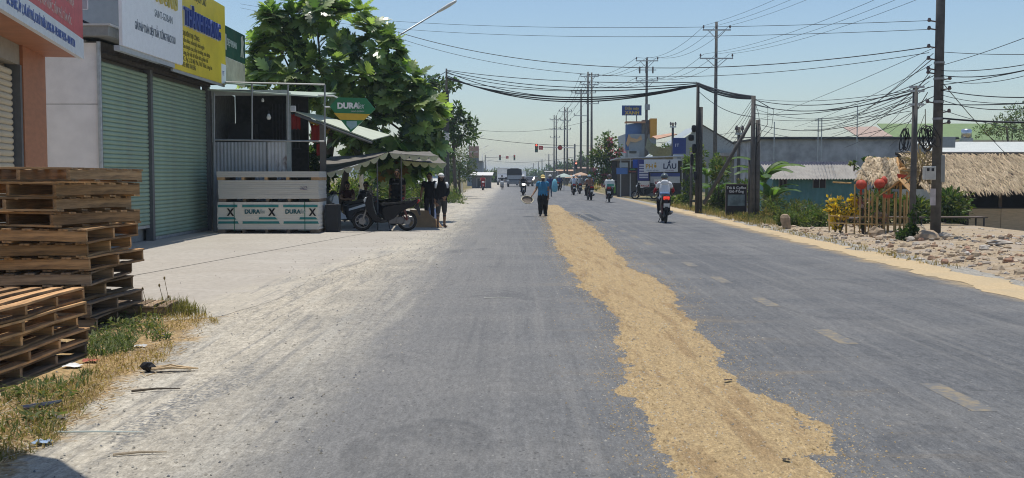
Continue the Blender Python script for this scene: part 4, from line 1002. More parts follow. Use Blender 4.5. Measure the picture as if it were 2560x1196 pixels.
def person(label, loc, rz, pose, top, bottom, shoe=None, skin=None, sleeve='short', shorts=False, loose=1.0, vox=.011, hair=(.015, .012, .01), hat=None, group=None, mask=None, hairlong=False, legw=1.0):
    J, k = pose; skin = skin or SKIN; shoe = shoe or DARK
    mats = [skin, top, bottom, shoe, BLACK] + ([mask] if mask else [])
    b = MB(); g = lambda q: J[q]
    sd = (g('shL') - g('shR')).normalized()
    # torso
    p0, p1, p2, p3 = g('pel'), g('chest'), (g('shL') + g('shR')) / 2, g('neck')
    b.tube([p0 - (p1-p0)*.28, p0 + (p1-p0)*.05, p0.lerp(p1, .45), p1, p1.lerp(p2, .75), p2 + (p3-p2)*.45, p3], [(.14*k*loose, .10*k), (.165*k*loose, .12*k), (.15*k*loose, .105*k), (.172*k*loose, .12*k), (.17*k, .105*k), (.11*k, .075*k), (.055*k, .055*k)], 12, 1, sd)
    b.tube([p0 - (p1-p0)*.30, p0], [(.135*k, .10*k), (.155*k, .112*k)], 12, 2, sd)
    hd = g('head'); nk = (hd - p3)
    b.tube([p3 - nk*.1, p3 + nk*.65], [.056*k, .05*k], 10, 0)
    fw = sd.cross(nk.normalized()).normalized()
    if (fw.y > 0) == (rz == rz) and fw.dot(Vector((0, -1, 0))) < 0: fw = -fw
    b.ball(hd, .1*k, 12, 8, (.78, .94, 1.16), 0); b.ball(hd + fw*.03*k - Vector((0, 0, .055*k)), .062*k, 10, 6, (.95, 1, 1), 5 if mask else 0)
    b.ball(hd + fw*.1*k - Vector((0, 0, .012*k)), .018*k, 6, 5, (.8, 1, 1.3), 5 if mask else 0)
    for s in (-1, 1):
        b.ball(hd + sd*s*.082*k, .022*k, 6, 5, (.5, .8, 1.3), 0); b.ball(hd + sd*s*.034*k + fw*.082*k + Vector((0, 0, .012*k)), .013*k, 6, 4, (1.2, .8, .8), 4)
    if not mask: b.ball(hd + fw*.082*k - Vector((0, 0, .058*k)), .014*k, 6, 4, (2, .7, .6), 4)
    for n, s in (('R', -1), ('L', 1)):
        sh, el, wr, ha = g('sh'+n), g('el'+n), g('wr'+n), g('ha'+n)
        b.ball(sh - sd*s*.01, .07*k, 8, 6, (1, 1, 1), 1)
        b.tube([sh, sh.lerp(el, .55)], [.066*k*loose, .056*k*loose], 8, 1); b.tube([sh.lerp(el, .5), el], [.05*k, .042*k], 8, 1 if sleeve != 'none' and sleeve == 'long' else 0)
        b.ball(el, .043*k, 8, 5, (1, 1, 1), 1 if sleeve == 'long' else 0)
        b.tube([el, el.lerp(wr, .35), wr], [.043*k, .042*k, .029*k], 8, 1 if sleeve == 'long' else 0)
        d = (ha - wr).normalized(); L = (ha - wr).length; u = sd.cross(d)
        u = u.normalized() if u.length > .2 else Vector((0, 0, 1)).cross(d).normalized(); w_ = d.cross(u).normalized()
        b.tube([wr, wr + d*.05*k, wr + d*.095*k], [(.03*k, .022*k), (.042*k, .018*k), (.04*k, .015*k)], 8, 0, u)
        for q, fl in ((-1.5, .065), (-.5, .082), (.5, .078), (1.5, .06)):
            f0 = wr + d*.09*k + u*q*.021*k; b.tube([f0, f0 + d*fl*.5*k + w_*.008, f0 + d*fl*.85*k + w_*.03*k], [.0095*k, .009*k, .0075*k], 6, 0)
        t0 = wr + d*.03*k + u*.035*k; b.tube([t0, t0 + (d + u).normalized()*.04*k, t0 + (d*1.3 + u).normalized()*.075*k + w_*.015], [.012*k, .0105*k, .008*k], 6, 0)
        hp, kn, an, to = g('hip'+n), g('kn'+n), g('an'+n), g('toe'+n)
        b.tube([hp + (hp-kn)*.05, hp.lerp(kn, .5), kn], [.092*k*loose, .08*k*loose*legw, .062*k*loose*legw], 9, 2); b.ball(kn, .06*k*loose*legw, 8, 6, (1, 1, 1), 2)
        lm = 0 if shorts else 2
        b.tube([kn.lerp(hp, .05), kn.lerp(an, .3), kn.lerp(an, .75), an], [.056*k*(loose*legw if not shorts else .9), .058*k*(loose*legw if not shorts else .9), .044*k*(loose*legw if not shorts else .9), .038*k*(loose*1.15*legw if not shorts else 1)], 8, lm)
        b.ball(an - Vector((0, 0, .01)), .04*k, 8, 5, (1, 1, 1), 3); hl = an + (an - to) * .25; hl.z = to.z + .012
        b.tube([hl, an.lerp(to, .5) * 1.0 - Vector((0, 0, .012)), to], [.036*k, .042*k, .03*k], 8, 3, Vector((1, 0, 0)))
    src = b.mesh('body', mats); o = link('body_source', src); md = o.modifiers.new('r', 'REMESH'); md.mode = 'VOXEL'; md.voxel_size = vox
    dg = bpy.context.evaluated_depsgraph_get(); me = bpy.data.meshes.new_from_object(o.evaluated_get(dg)); bpy.data.objects.remove(o)
    # materials from the nearest source surface
    kd = KDTree(len(src.polygons)); 
    for p in src.polygons: kd.insert(p.center, p.index)
    kd.balance(); mi = [0] * len(me.polygons); smi = [p.material_index for p in src.polygons]
    for p in me.polygons: mi[p.index] = smi[kd.find(p.center)[1]]
    me.materials.clear()
    for m in mats: me.materials.append(m)
    me.polygons.foreach_set('material_index', mi); me.polygons.foreach_set('use_smooth', [True] * len(mi)); me.name = 'body'
    t = thing('person', label, 'person', loc, rz, group); link('body', me, t)
    if hair and hat != 'helmet':
        hb = MB(); hb.ball(hd - fw*.018*k + Vector((0, 0, .028*k)), .104*k, 12, 8, (.84, .96, 1.06)); 
        if hairlong: hb.tube([hd - fw*.06*k, hd - fw*.10*k - Vector((0, 0, .13*k)), p2 - fw*.12*k - Vector((0, 0, .05))], [.08*k, .075*k, .04*k], 8)
        ho = hb.build('hair', C(hair, .8), t, smooth=True)
        ho.location += -fw * .006 + Vector((0, 0, .006))
    return t, hd, fw, k, sd
def helmet(P, col, visor=True):
    t, hd, fw, k, sd = P; b = MB(); n = 14; rs = []
    for i in range(7):
        a = lerp(-.28, pi/2 - .05, i/6); rs.append([hd + Vector((0, 0, .03)) + Vector((.128*cos(a)*cos(2*pi*j/n), .15*cos(a)*sin(2*pi*j/n), .135*sin(a))) * k for j in range(n)])
    b.rings(rs); h = b.build('helmet', C(col, .3, .04), t, smooth=True)
    if visor:
        v = MB(); v.tube([hd + fw*.13 + Vector((0, 0, .035)), hd + fw*.2 + Vector((0, 0, .02))], [(.09, .012), (.07, .006)], 10, None, sd); v.build('visor', DARK, h)
    return h
def cap(P, col, brim):
    t, hd, fw, k, sd = P; b = MB(); n = 14; rs = []
    for i in range(6):
        a = lerp(0, pi/2 - .05, i/5); rs.append([hd + Vector((0, 0, .035)) + Vector((.1*cos(a)*cos(2*pi*j/n), .115*cos(a)*sin(2*pi*j/n), .1*sin(a))) * k for j in range(n)])
    b.rings(rs); h = b.build('cap', C(col, .8), t, smooth=True)
    v = MB(); v.tube([hd + fw*.09 + Vector((0, 0, .045)), hd + fw*.15 + Vector((0, 0, .035)), hd + fw*.2 + Vector((0, 0, .02))], [(.085, .008), (.08, .008), (.05, .006)], 10, None, sd); v.build('brim', C(brim, .8), h)

# ---- scooter, facing -Y
def torus(b, R0, r, n=28, m=8, o=(0, 0, 0), sx=1.0, mi=None):
    o = Vector(o); rs = []
    for i in range(n + 1):
        a = 2*pi*i/n; c = Vector((0, cos(a), sin(a))); rs.append([o + c*(R0 + r*cos(2*pi*j/m)) + Vector((r*sx*sin(2*pi*j/m), 0, 0)) for j in range(m)])
    b.rings(rs, True, False, mi)
def make_wheel(parent, y, z, rr=.28, wdt=.05, spokes=5, name='wheel'):
    wo = link(name, None, parent, (0, y, z)); b = MB(); torus(b, rr - .045, .045, 28, 8, sx=wdt/.045); b.build('tyre', RUBBER, wo, smooth=True)
    b = MB(); torus(b, rr - .09, .014, 28, 6, sx=2.0); b.lathe([(.05, -.05), (.05, .05)], 12, axis='X')
    for i in range(spokes): a = 2*pi*i/spokes; b.tube([(0, .04*cos(a), .04*sin(a)), (0, (rr-.09)*cos(a), (rr-.09)*sin(a))], [(.022, .016), (.016, .012)], 6)
    b.lathe([(.1, -.012), (.1, .012)], 16, (.055, 0, 0), 'X'); b.build('rim', C((.2, .2, .21), .4, .05, .6), wo, smooth=False)
    return wo
def scooter(label, loc, rz, body=(.015, .015, .017), panel=None, detail=True, group=None, plate=True, lights=False, topbox=None, brake=False):
    t = thing('motor_scooter', label, 'scooter', loc, rz, group); bm = C(body, .35, .05, 0, .15); pmn = C(panel, .25, .05, 0, .6) if panel else bm
    make_wheel(t, -.64, .28); make_wheel(t, .62, .28)
    def pr(name, prof, w_, mt, inset=.02, bv=.03, c=0.0, par=None, sm=True):
        b = MB(); b.prism(prof, w_, inset, bv, 'YZ', c); return b.build(name, mt, par or t, smooth=False)
    b = MB()
    for s in (-1, 1): b.tube([(s*.07, -.64, .28), (s*.07, -.50, .66)], [.022, .025], 8)
    b.build('fork', C((.3, .3, .31), .35, .05, .7), t)
    arc = [(-.64 + .325*cos(a), .28 + .325*sin(a)) for a in [radians(x) for x in (25, 50, 75, 100, 125, 150)]]; arc += [(-.64 + .30*cos(a), .28 + .30*sin(a)) for a in [radians(x) for x in (150, 125, 100, 75, 50, 25)]]
    pr('front_fender', arc, .13, bm, .0, .02)
    pr('front_shield', [(-.52, .60), (-.56, .80), (-.50, .99), (-.40, 1.04), (-.35, .98), (-.32, .72), (-.24, .46), (-.10, .36), (-.06, .25), (-.28, .23), (-.42, .42)], .40, pmn, .05, .10)
    pr('headlight', [(-.575, .80), (-.60, .87), (-.55, .95), (-.50, .96), (-.50, .78)], .26, emit('headlamp_lit', (1, .97, .9), 2.0) if lights else C((.55, .58, .6), .12), .02, .04)
    pr('handlebar_cover', [(-.50, 1.0), (-.48, 1.08), (-.38, 1.10), (-.32, 1.04), (-.38, .98)], .30, bm, .03, .07)
    b = MB(); b.tube([(-.36, -.34, 1.02), (-.2, -.40, 1.05), (.2, -.40, 1.05), (.36, -.34, 1.02)], .014, 8)
    for s in (-1, 1): b.tube([(s*.25, -.385, 1.043), (s*.37, -.338, 1.018)], .021, 8)
    b.build('handlebar', DARK, t)
    for s in (-1, 1):
        b = MB(); b.tube([(s*.22, -.40, 1.06), (s*.28, -.40, 1.18), (s*.33, -.39, 1.22)], .007, 6); b.ball((s*.34, -.39, 1.24), .055, 10, 6, (1.1, .35, .75)); b.build('mirror', DARK, t, smooth=True)
    pr('floorboard', [(-.32, .27), (-.30, .33), (.06, .33), (.10, .25), (-.1, .22)], .34, C((.03, .03, .03), .7), .02, .03)
    pr('side_body', [(-.04, .30), (-.10, .52), (-.08, .66), (.10, .72), (.55, .78), (.92, .91), (.97, .85), (.78, .68), (.52, .58), (.36, .47), (.26, .33), (.1, .26)], .29, bm, .07, .09)
    if panel: 
        for s in (-1, 1): pr('side_stripe', [(.0, .52), (.0, .58), (.5, .72), (.82, .80), (.5, .64)], .012, pmn, 0, 0, s*.152)
    pr('seat', [(-.10, .71), (-.12, .78), (.0, .815), (.28, .80), (.42, .83), (.70, .87), (.78, .84), (.70, .80), (.2, .74)], .27, C((.02, .02, .02), .6), .03, .05)
    pr('tail_light', [(.90, .76), (.985, .84), (.97, .88), (.90, .88)], .20, emit('tail_lamp_lit', (.9, .06, .03), .45) if brake else C((.35, .015, .01), .2), .02, .03)
    b = MB(); b.tube([(-.12, .55, .88), (-.13, .85, .93), (0, .97, .94), (.13, .85, .93), (.12, .55, .88)], .013, 8); b.build('grab_rail', DARK, t)
    pr('rear_fender', [(.80, .66), (.92, .80), (.98, .62), (1.0, .44), (.96, .43), (.90, .58)], .12, DARK, .01, .02)
    if plate:
        b = MB(); b.box((0, .995, .58), (.19, .012, .14), Matrix.Rotation(radians(-18), 3, 'X')); pl = b.build('license_plate', C((.72, .73, .72), .4), t)
        text('62-F1', .055, DARK, pl, (.075, 1.002, .60), (pi/2 + radians(-18), 0, pi), .001); text('345.21', .05, DARK, pl, (.075, 1.018, .545), (pi/2 + radians(-18), 0, pi), .001)
    b = MB(); b.lathe([(.03, -.24), (.055, -.2), (.06, .14), (.045, .22), (.03, .24)], 12, (0, 0, 0), 'Y'); o = b.build('exhaust', C((.25, .25, .26), .3, .05, .7), t, (-.16, .62, .34), (radians(8), 0, 0), True)
    b = MB(); b.box((0, 0, 0), (.02, .3, .07)); bev(b.build('heat_shield', CHROME, o, (-.062, -.02, .01)), .01)
    b = MB(); b.box((.03, .32, .30), (.22, .42, .18)); b.lathe([(.11, .14), (.10, .19)], 16, (0, .44, .3), 'X'); b.build('engine', C((.12, .12, .125), .5, .1, .4), t)
    b = MB(); b.tube([(.10, .5, .45), (.11, .62, .30)], .02, 8); b.tube([(.11, .55, .62), (.11, .64, .32)], [.03, .03], 8); b.build('shock_absorber', C((.12, .04, .035), .4), t)
    b = MB(); b.tube([(.1, .1, .24), (.2, .16, .02)], .012, 6); b.tube([(.2, .12, .015), (.2, .2, .015)], .012, 6); b.build('stand', DARK, t)
    return t
def on_ground(px, py): p = gr(px, py); return (p.x, p.y, 0)
AWAY = pi
# -- parked under the canopy
p = gr(962, 578); scooter('glossy black scooter parked side-on in front of the canopy', (p.x, p.y + .1, 0), -pi/2 + .05, plate=False)
p = gr(868, 574); scooter('scooter with pale grey leg shield parked left under the canopy', (p.x - .12, p.y + .75, 0), -pi/2 + .55, (.05, .05, .055), (.62, .66, .70), plate=False)
p = gr(925, 568); scooter('dark scooter parked behind the glossy black one under the canopy', (p.x, p.y + 1.3, 0), -pi/2 - .3, (.02, .02, .025), plate=False)
# -- riders
GRP = 'riders on the road'
def rider(label, loc, rz, **kw): return person(label, loc, rz, kw.pop('pose', ride()), group=GRP, **kw)
L1 = on_ground(1660, 556); scooter('black scooter with lit red tail lamp ridden away near the right verge', L1, AWAY - .06, brake=True)
WSH = pm('white_shirt', (.72, .73, .75), .85, .06, 9, .2, bscale=5); 
P = rider('scooter rider in white hooded shirt with red sleeves, seen from behind', L1, AWAY - .06, top=WSH, bottom=C((.02, .02, .025), .85), hat='helmet', vox=.011, loose=1.12, pose=ride(1.65)); helmet(P, (.07, .09, .1))
t, hd, fw, k, sd = P
b = MB(); b.ball((0, .17, 1.33), .12, 12, 8, (1.1, .45, .8)); b.build('hood', WSH, t, smooth=True)
for s in (-1, 1):
    b = MB(); b.tube([(.26*s, .0, 1.13), (.30*s, -.08, 1.06), (.31*s, -.30, 1.0)], [.054, .056, .04], 9); b.build('red_sleeve', C((.30, .02, .03), .8), t, smooth=True)
b = MB(); b.lathe([(.165, 0), (.172, .06), (.165, .10)], 16, (0, .16, .90)); b.build('blue_hem', C((.18, .28, .45), .8), t, smooth=True)
L2 = on_ground(1523, 506); scooter('dark scooter with a white delivery box ridden away', L2, AWAY - .1)
P = rider('rider in light shirt behind a white delivery box', L2, AWAY - .1, top=C((.62, .63, .6), .85), bottom=C((.03, .03, .035), .85), sleeve='long', vox=.016); helmet(P, (.05, .04, .04))
p = Vector(L2); t = thing('delivery_box', 'white and green delivery box strapped behind a rider', 'box', (p.x, p.y - .38, .88), .1, None)
b = MB(); b.bx(-.24, .24, -.2, .2, 0, .42); bev(b.build('box', C((.7, .72, .68), .6), t), .03); b = MB(); b.bx(-.2, .2, -.205, -.2, .06, .2); b.build('band', C((.1, .35, .25), .5), t); b = MB(); b.bx(.243, .30, -.15, .15, -.35, .1); bev(b.build('side_bag', C((.25, .55, .08), .7), t), .02)
L3 = on_ground(1474, 501); scooter('dark scooter carrying two people away', L3, AWAY + .08)
P = rider('rider in blue shirt and dark helmet with a passenger', L3, AWAY + .08, top=C((.07, .11, .24), .85), bottom=C((.06, .04, .03), .85), vox=.016); helmet(P, (.03, .03, .035))
P = rider('passenger in brown top seated behind the blue shirted rider', (L3[0] - .06, L3[1] - .34, 0), AWAY + .25, top=C((.22, .11, .07), .85), bottom=C((.05, .04, .04), .85), vox=.016, pose=ride(1.5, pel=(0, .16, .92), elR=(-.24, -.02, 1.02), wrR=(-.15, -.24, 1.0), haR=(-.12, -.3, 1.0), elL=(.24, -.02, 1.02), wrL=(.15, -.24, 1.0), haL=(.12, -.3, 1.0))); helmet(P, (.2, .27, .32))
L4 = on_ground(1434, 488); scooter('dark scooter ridden away, left of a pair side by side', L4, AWAY); P = rider('rider in white shirt and white helmet in a pair riding away', L4, AWAY, top=C((.66, .68, .72), .85), bottom=C((.05, .05, .06), .85), sleeve='long', vox=.018); helmet(P, (.7, .7, .68))
L5 = on_ground(1449, 485); scooter('dark scooter ridden away, right of a pair side by side', L5, AWAY); P = rider('rider in light grey shirt and grey helmet in a pair riding away', L5, AWAY, top=C((.42, .43, .42), .85), bottom=C((.05, .05, .06), .85), sleeve='long', vox=.018); helmet(P, (.45, .47, .5))
L6 = on_ground(1399, 477); scooter('dark scooter ridden away near the road middle, beyond the blue bag', L6, AWAY - .2); P = rider('rider in dark blue jacket just right of the basket carrier', L6, AWAY - .2, top=C((.04, .06, .16), .85), bottom=C((.05, .05, .06), .85), sleeve='long', vox=.02); helmet(P, (.4, .42, .4))
L7 = on_ground(1308, 489); scooter('dark scooter with lit headlamp coming towards the camera', L7, .05, lights=True); P = rider('rider in black with white helmet coming towards the camera', L7, .05, top=BLACK, bottom=DARK, sleeve='long', vox=.018); helmet(P, (.72, .72, .7))
L8 = on_ground(1255, 474); scooter('dark scooter coming, in front of the white truck', L8, 0, lights=False, panel=(.5, .5, .5)); P = rider('rider in dark clothes in front of the white truck', L8, 0, top=DARK, bottom=DARK, sleeve='long', vox=.02); helmet(P, (.05, .05, .05))
L9 = on_ground(1207, 476); scooter('red scooter coming along the left gravel edge', L9, .1, body=(.2, .02, .02)); P = rider('rider in red shirt on the far left gravel edge', L9, .1, top=C((.38, .04, .05), .85), bottom=DARK, vox=.02, hair=(.1, .05, .03))
# -- parked near the noodle shop
p = gr(1612, 499); scooter('black motorbike parked side-on beside the noodle shop', (p.x, p.y, 0), -pi/2, plate=False)
p = gr(1705, 480); scooter('scooter parked under the trees right of the noodle shop', (p.x, p.y, 0), .3, panel=(.5, .52, .55))
p = gr(1569, 491); t = thing('bicycle', 'small white bicycle standing at the road edge by the shop', 'bicycle', (p.x, p.y, 0), -pi/2 + .9)
for yy in (-.5, .5):
    wo = link('wheel', None, t, (0, yy, .31)); b = MB(); torus(b, .30, .018, 24, 6); b.build('tyre', C((.55, .55, .55), .6), wo)
    b = MB()
    for i in range(10): b.tube([(0, 0, 0), (0, .29*cos(i*.628), .29*sin(i*.628))], .003, 4)
    b.build('spokes', CHROME, wo)
b = MB()
for a, c in (((0, .5, .31), (0, .1, .3)), ((0, .1, .3), (0, .22, .78)), ((0, .5, .31), (0, .2, .7)), ((0, .1, .3), (0, -.36, .66)), ((0, .2, .7), (0, -.38, .74)), ((0, -.5, .31), (0, -.36, .86))): b.tube([a, c], .018, 6)
b.build('frame', C((.7, .7, .7), .4), t); b = MB(); b.tube([(-.27, -.3, .92), (0, -.37, .88), (.27, -.3, .92)], .013, 6); b.build('handlebar', STEEL, t); b = MB(); b.ball((0, .24, .82), .1, 8, 5, (.8, 1.2, .4)); b.build('saddle', DARK, t)

# ---- the woman with the winnowing basket
L = on_ground(1357, 541)
BLU = pm('blue_shirt', (.045, .20, .36), .85, .12, 7, .2, bscale=5)
P = person('person in blue shirt and black trousers walking on the road with a basket', L, .06, stand(1.58, elR=(-.27, .03, 1.08), wrR=(-.42, -.12, .86), haR=(-.49, -.18, .79), knR=(-.09, -.06, .47), anR=(-.10, -.06, .08), toeR=(-.13, -.23, .03), knL=(.10, .02, .47), anL=(.11, .08, .08), toeL=(.16, -.1, .03)), BLU, C((.012, .012, .014), .85), sleeve='short', loose=1.25, legw=1.45, vox=.008, mask=C((.05, .045, .05), .8), hair=(.02, .015, .012)); cap(P, (.55, .42, .16), (.6, .5, .25))
p = Vector(L); t = thing('winnowing_basket', 'shallow round basket with pale rim held at the person\'s side', 'basket', (p.x - .60, p.y - .28, .62), 0); t.rotation_euler = (radians(38), radians(8), 0)
b = MB(); b.lathe([(.0, -.06), (.12, -.055), (.2, -.02), (.225, .03), (.215, .03), (.19, -.01), (.11, -.04), (0, -.045)], 24); b.build('bowl', C((.14, .12, .1), .9, .2), t, smooth=True); b = MB(); rs = []
for i in range(25): a = 2*pi*i/24; rs.append([(cos(a)*(.225+.016*cos(q)), sin(a)*(.225+.016*cos(q)), .03+.014*sin(q)) for q in (0, 1.57, 3.14, 4.71)])
b.rings(rs, True, False); b.build('rim', C((.62, .57, .42), .8), t, smooth=True)
p2 = on_ground(1382, 500); t = thing('person', 'person with large light blue bag standing behind the basket carrier', 'person', (p2[0], p2[1], 0), AWAY); bpy.data.objects.remove(t)
P = person('person in blue carrying a light blue sack, half hidden behind the basket carrier', on_ground(1375, 492), .2, stand(1.6), C((.05, .06, .16), .85), C((.05, .07, .12), .85), sleeve='long', vox=.018, loose=1.15); helmet(P, (.6, .6, .58), False)
q = on_ground(1384, 494); b = MB(); b.lathe([(.05, 0), (.2, .08), (.22, .4), (.17, .75), (.09, .9), (.04, .95)], 12); tag(b.build('sack', C((.16, .42, .52), .6, .1), None, (q[0] + .06, q[1] - .35, .38), smooth=True), 'tall light blue plastic sack right of the basket carrier', 'sack')

# ---- people by the canopy
p = gr(1103, 569); P = person('person in black hooded top, white cap and shorts standing by the canopy', (p.x, p.y, 0), .25, stand(1.62, elL=(.23, -.02, 1.07), wrL=(.13, -.12, .92), haL=(.06, -.16, .9), elR=(-.23, .0, 1.08), wrR=(-.2, -.02, .85), haR=(-.2, -.04, .76)), C((.012, .012, .014), .9), C((.07, .065, .06), .9), shoe=SKIN, sleeve='long', shorts=True, loose=1.15, vox=.009, hat='cap', hair=(.012, .012, .013)); cap(P, (.72, .72, .7), (.12, .1, .1))
t, hd, fw, k, sd = P
for s in (-1, 1):
    b = MB(); b.tube([(s*.15, -.06, 1.36), (s*.175, -.095, 1.28), (s*.185, -.09, 1.18)], [(.035, .012), (.04, .014), (.025, .01)], 8, None, (1, 0, 0)); b.build('white_stripe', C((.7, .72, .74), .8), t, smooth=True)
b = MB(); b.tube([hd + V(0, .02, -.02), hd + V(0, .03, -.10), hd + V(0, .02, -.17)], [(.1, .11), (.1, .1), (.09, .09)], 12); b.build('hood', C((.012, .012, .014), .9), t, smooth=True)
p = gr(1066, 566); P = person('person in black T-shirt standing second from the road by the canopy', (p.x, p.y + 1.3, 0), -.1, stand(1.63, elR=(-.25, -.03, 1.08), wrR=(-.27, -.1, .86), haR=(-.27, -.12, .76)), C((.014, .014, .017), .9), C((.03, .03, .035), .9), shoe=SKIN, vox=.009, loose=1.1)
p = gr(980, 566); P = person('tall person in dark polo shirt standing behind the black scooter', (p.x, p.y + 1.6, 0), -.15, stand(1.74), C((.016, .017, .022), .9), C((.02, .02, .025), .9), vox=.009, loose=1.2)
text('COFFEE', .07, C((.3, .3, .32), .8), P[0], (-.14, -.165, 1.27), sx=1.0)
p = gr(846, 560); P = person('person in dark maroon top seated leftmost under the canopy', (p.x, p.y + 2.0, 0), .2, sitp(.5), C((.07, .02, .02), .9), C((.03, .03, .04), .9), vox=.009, hairlong=True)
p = gr(893, 560); P = person('person in white shirt seated under the canopy, second from left', (p.x, p.y + 2.1, 0), .1, sitp(.5), C((.55, .52, .5), .9), C((.03, .03, .04), .9), vox=.009)
for px, lab in ((846, 'small plastic stool under the person in the maroon top'), (893, 'small plastic stool under the person in the white shirt')):
    p = gr(px, 560); t = thing('stool', lab, 'stool', (p.x, p.y + 2.1 + (.1 if px > 870 else 0), 0)); b = MB(); b.lathe([(.15, .44), (.16, .47), (.14, .49), (0.01, .49)], 12); b.build('seat', C((.12, .03, .03), .6), t)
    for i in range(4): b = MB(); a = .785 + i*1.571; b.tube([(.12*cos(a), .12*sin(a), .45), (.16*cos(a), .16*sin(a), 0)], .018, 6); b.build('leg', C((.12, .03, .03), .6), t)
# ---- tarps over them
TARP = pm('grey_tarp', (.16, .15, .135), .75, .15, 3, .2); SCAL = leafmat('pale_hem', (.62, .60, .52), (.66, .64, .56), .55, .8, .04, .1)
def tarp(label, A, B_, C_, D_, poles, sag=.12, nsc=6, hem=None):
    t = thing('canopy', label, 'canopy', (A.x, A.y, 0)); o = Vector((A.x, A.y, 0)); n = 12; v = []
    for i in range(n + 1):
        for j in range(n + 1):
            u, w_ = i/n, j/n; p = A.lerp(B_, u).lerp(D_.lerp(C_, u), w_) - o; p.z -= sag * 4 * u*(1-u) * .6 + sag * w_*(1-w_) * 2 + .02*nz(u*6, w_*6, A.x); v.append(p)
    b = MB(); b.add(v, [(i*(n+1)+j, (i+1)*(n+1)+j, (i+1)*(n+1)+j+1, i*(n+1)+j+1) for i in range(n) for j in range(n)]); b.build('tarp', TARP, t, smooth=True)
    m = nsc * 6; v = []
    for i in range(m + 1):
        u = i/m; p = A.lerp(B_, u) - o; p.z -= sag * 4 * u*(1-u) * .6 + .01; d = .035 + .12 * abs(sin(pi * u * nsc)) ** .7; v += [p, p - Vector((0, .012 * sin(u * 50), d))]
    b = MB(); b.add(v, [(2*i, 2*i+2, 2*i+3, 2*i+1) for i in range(m)]); b.build('scalloped_hem', SCAL, t)
    for q in poles: b = MB(); q = Vector(q) - o; b.tube([(q.x, q.y, 0), q], .022, 6); b.build('pole', DKST, t)
tarp('large dark tarp canopy with pale scalloped hem over the scooters', at(818, 432, 30.8), at(970, 380, 30.6), at(985, 376, 36), at(790, 392, 36), [at(815, 432, 30.85), at(943, 392, 31.0)], .1, 7)
tarp('upper right grey tarp canopy with scalloped hem', at(975, 382, 31.0), at(1096, 389, 31.2), at(1075, 379, 34.5), at(985, 376, 34.5), [at(1003, 384, 31.6)], .05, 5)
tarp('lower grey tarp flap with scalloped hem at the canopy end', at(1006, 401, 33.5), at(1116, 408, 33.5), at(1096, 392, 36), at(1010, 392, 36), [at(1112, 408, 33.6)], .04, 5)
# ---- goods by the canopy
CARD = pm('cardboard', (.38, .25, .14), .9, .1, 4, 0)
p = gr(1060, 569); t = thing('cardboard_sheet', 'large brown cardboard sheet propped beside the rear wheel of the scooter', 'cardboard', (p.x, p.y, 0)); b = MB(); b.add([(-.45, .1, 0), (.28, .0, 0), (.12, .25, .50), (-.45, .3, .52), (-.45, .115, 0), (.28, .015, 0), (.12, .265, .50), (-.45, .315, .52)], [(0,1,2,3),(7,6,5,4),(0,4,5,1),(1,5,6,2),(2,6,7,3),(3,7,4,0)]); b.build('panel', CARD, t); b = MB(); slab4(b, (.28, 0, .004), (.55, .05, .004), (.4, .5, .16), (.14, .25, .4), .008); b.build('flap', CARD, t)
p = gr(1078, 560); b = MB(); b.lathe([(.05, 0), (.19, .05), (.22, .2), (.15, .36), (.05, .43), (.07, .52)], 12); tag(b.build('plastic_bag', C((.50, .54, .72), .5, .1), None, (p.x, p.y, .12), smooth=True), 'pale blue plastic bag held between the two standing people', 'bag')
# ================================================================== RIGHT SIDE
THA = [leafmat('thatch_%d' % i, c, c2, .15, .9, .25, .05) for i, (c, c2) in enumerate((((.46, .36, .245), (.60, .49, .35)), ((.30, .23, .155), (.46, .36, .25))))]
BAM = pm('bamboo', (.46, .31, .13), .6, .2, 4, 0, objvar=.25); TIMB = pm('timber', (.50, .29, .12), .8, .2, 5, 0, objvar=.2)
def thatch(b, A, B_, C_, D_, n, L=.5, w_=.035, droop=.12):
    """A-B eave, D-C ridge: overlapping leaf strips that hang over the eave"""
    A, B_, C_, D_ = map(Vector, (A, B_, C_, D_)); nm = (B_ - A).cross(D_ - A).normalized()
    if nm.z < 0: nm = -nm
    dn = ((A + B_) - (C_ + D_)).normalized(); al = (B_ - A).normalized()
    for i in range(n):
        u, v_ = R.random(), R.random() ** .9; p = A.lerp(B_, u).lerp(D_.lerp(C_, u), v_) + nm * R.uniform(.02, .07); s = al * w_ * R.uniform(.5, 1.2)
        d = (dn + al * R.gauss(0, .22) + nm * R.uniform(-.02, .12)).normalized(); l = L * R.uniform(.5, 1.1); m = p + d * l * .5 + nm * .015; e = p + d * l - Vector((0, 0, droop * l * (1 if v_ < .15 else .25)))
        b.add([p - s*.6, p + s*.6, m + s*.5, m - s*.5, e + s*.12, e - s*.12], [(0,1,2,3), (3,2,4,5)], R.choice((0, 0, 1)))
# ---- thatched hut at the right edge
YH = 40.0; zf = -.86
h = thing('thatched_hut', 'open thatched hut with plywood half wall at the right edge', 'hut', (at(2300, 600, YH).x, YH, zf)); ho = h.location.copy()
x0, x1 = at(2300, 440, YH).x - ho.x, 12.0; ze = at(1280, 478, YH).z - zf; zr = at(1280, 388, YH + 2.6).z - zf
b = MB(); b.add([(x0, -.4, ze + .05), (x1, -.4, ze + .05), (x1, 2.6, zr), (x0 + .1, 2.6, zr), (x0, 5.4, ze), (x1, 5.4, ze)], [(0,1,2,3), (3,2,5,4)]); b.build('roof_frame', C((.09, .07, .05), .9), h)
b = MB(); thatch(b, (x0, -.5, ze), (x1, -.5, ze), (x1, 2.6, zr + .03), (x0 + .1, 2.6, zr + .03), 8500, .5, .045); o = b.build('thatch', THA, h); o['kind'] = 'stuff'
b = MB(); b.tube([(x0, 2.6, zr + .05), (x1, 2.6, zr + .05)], .07, 8); b.build('ridge', C((.05, .045, .04), .8), h)
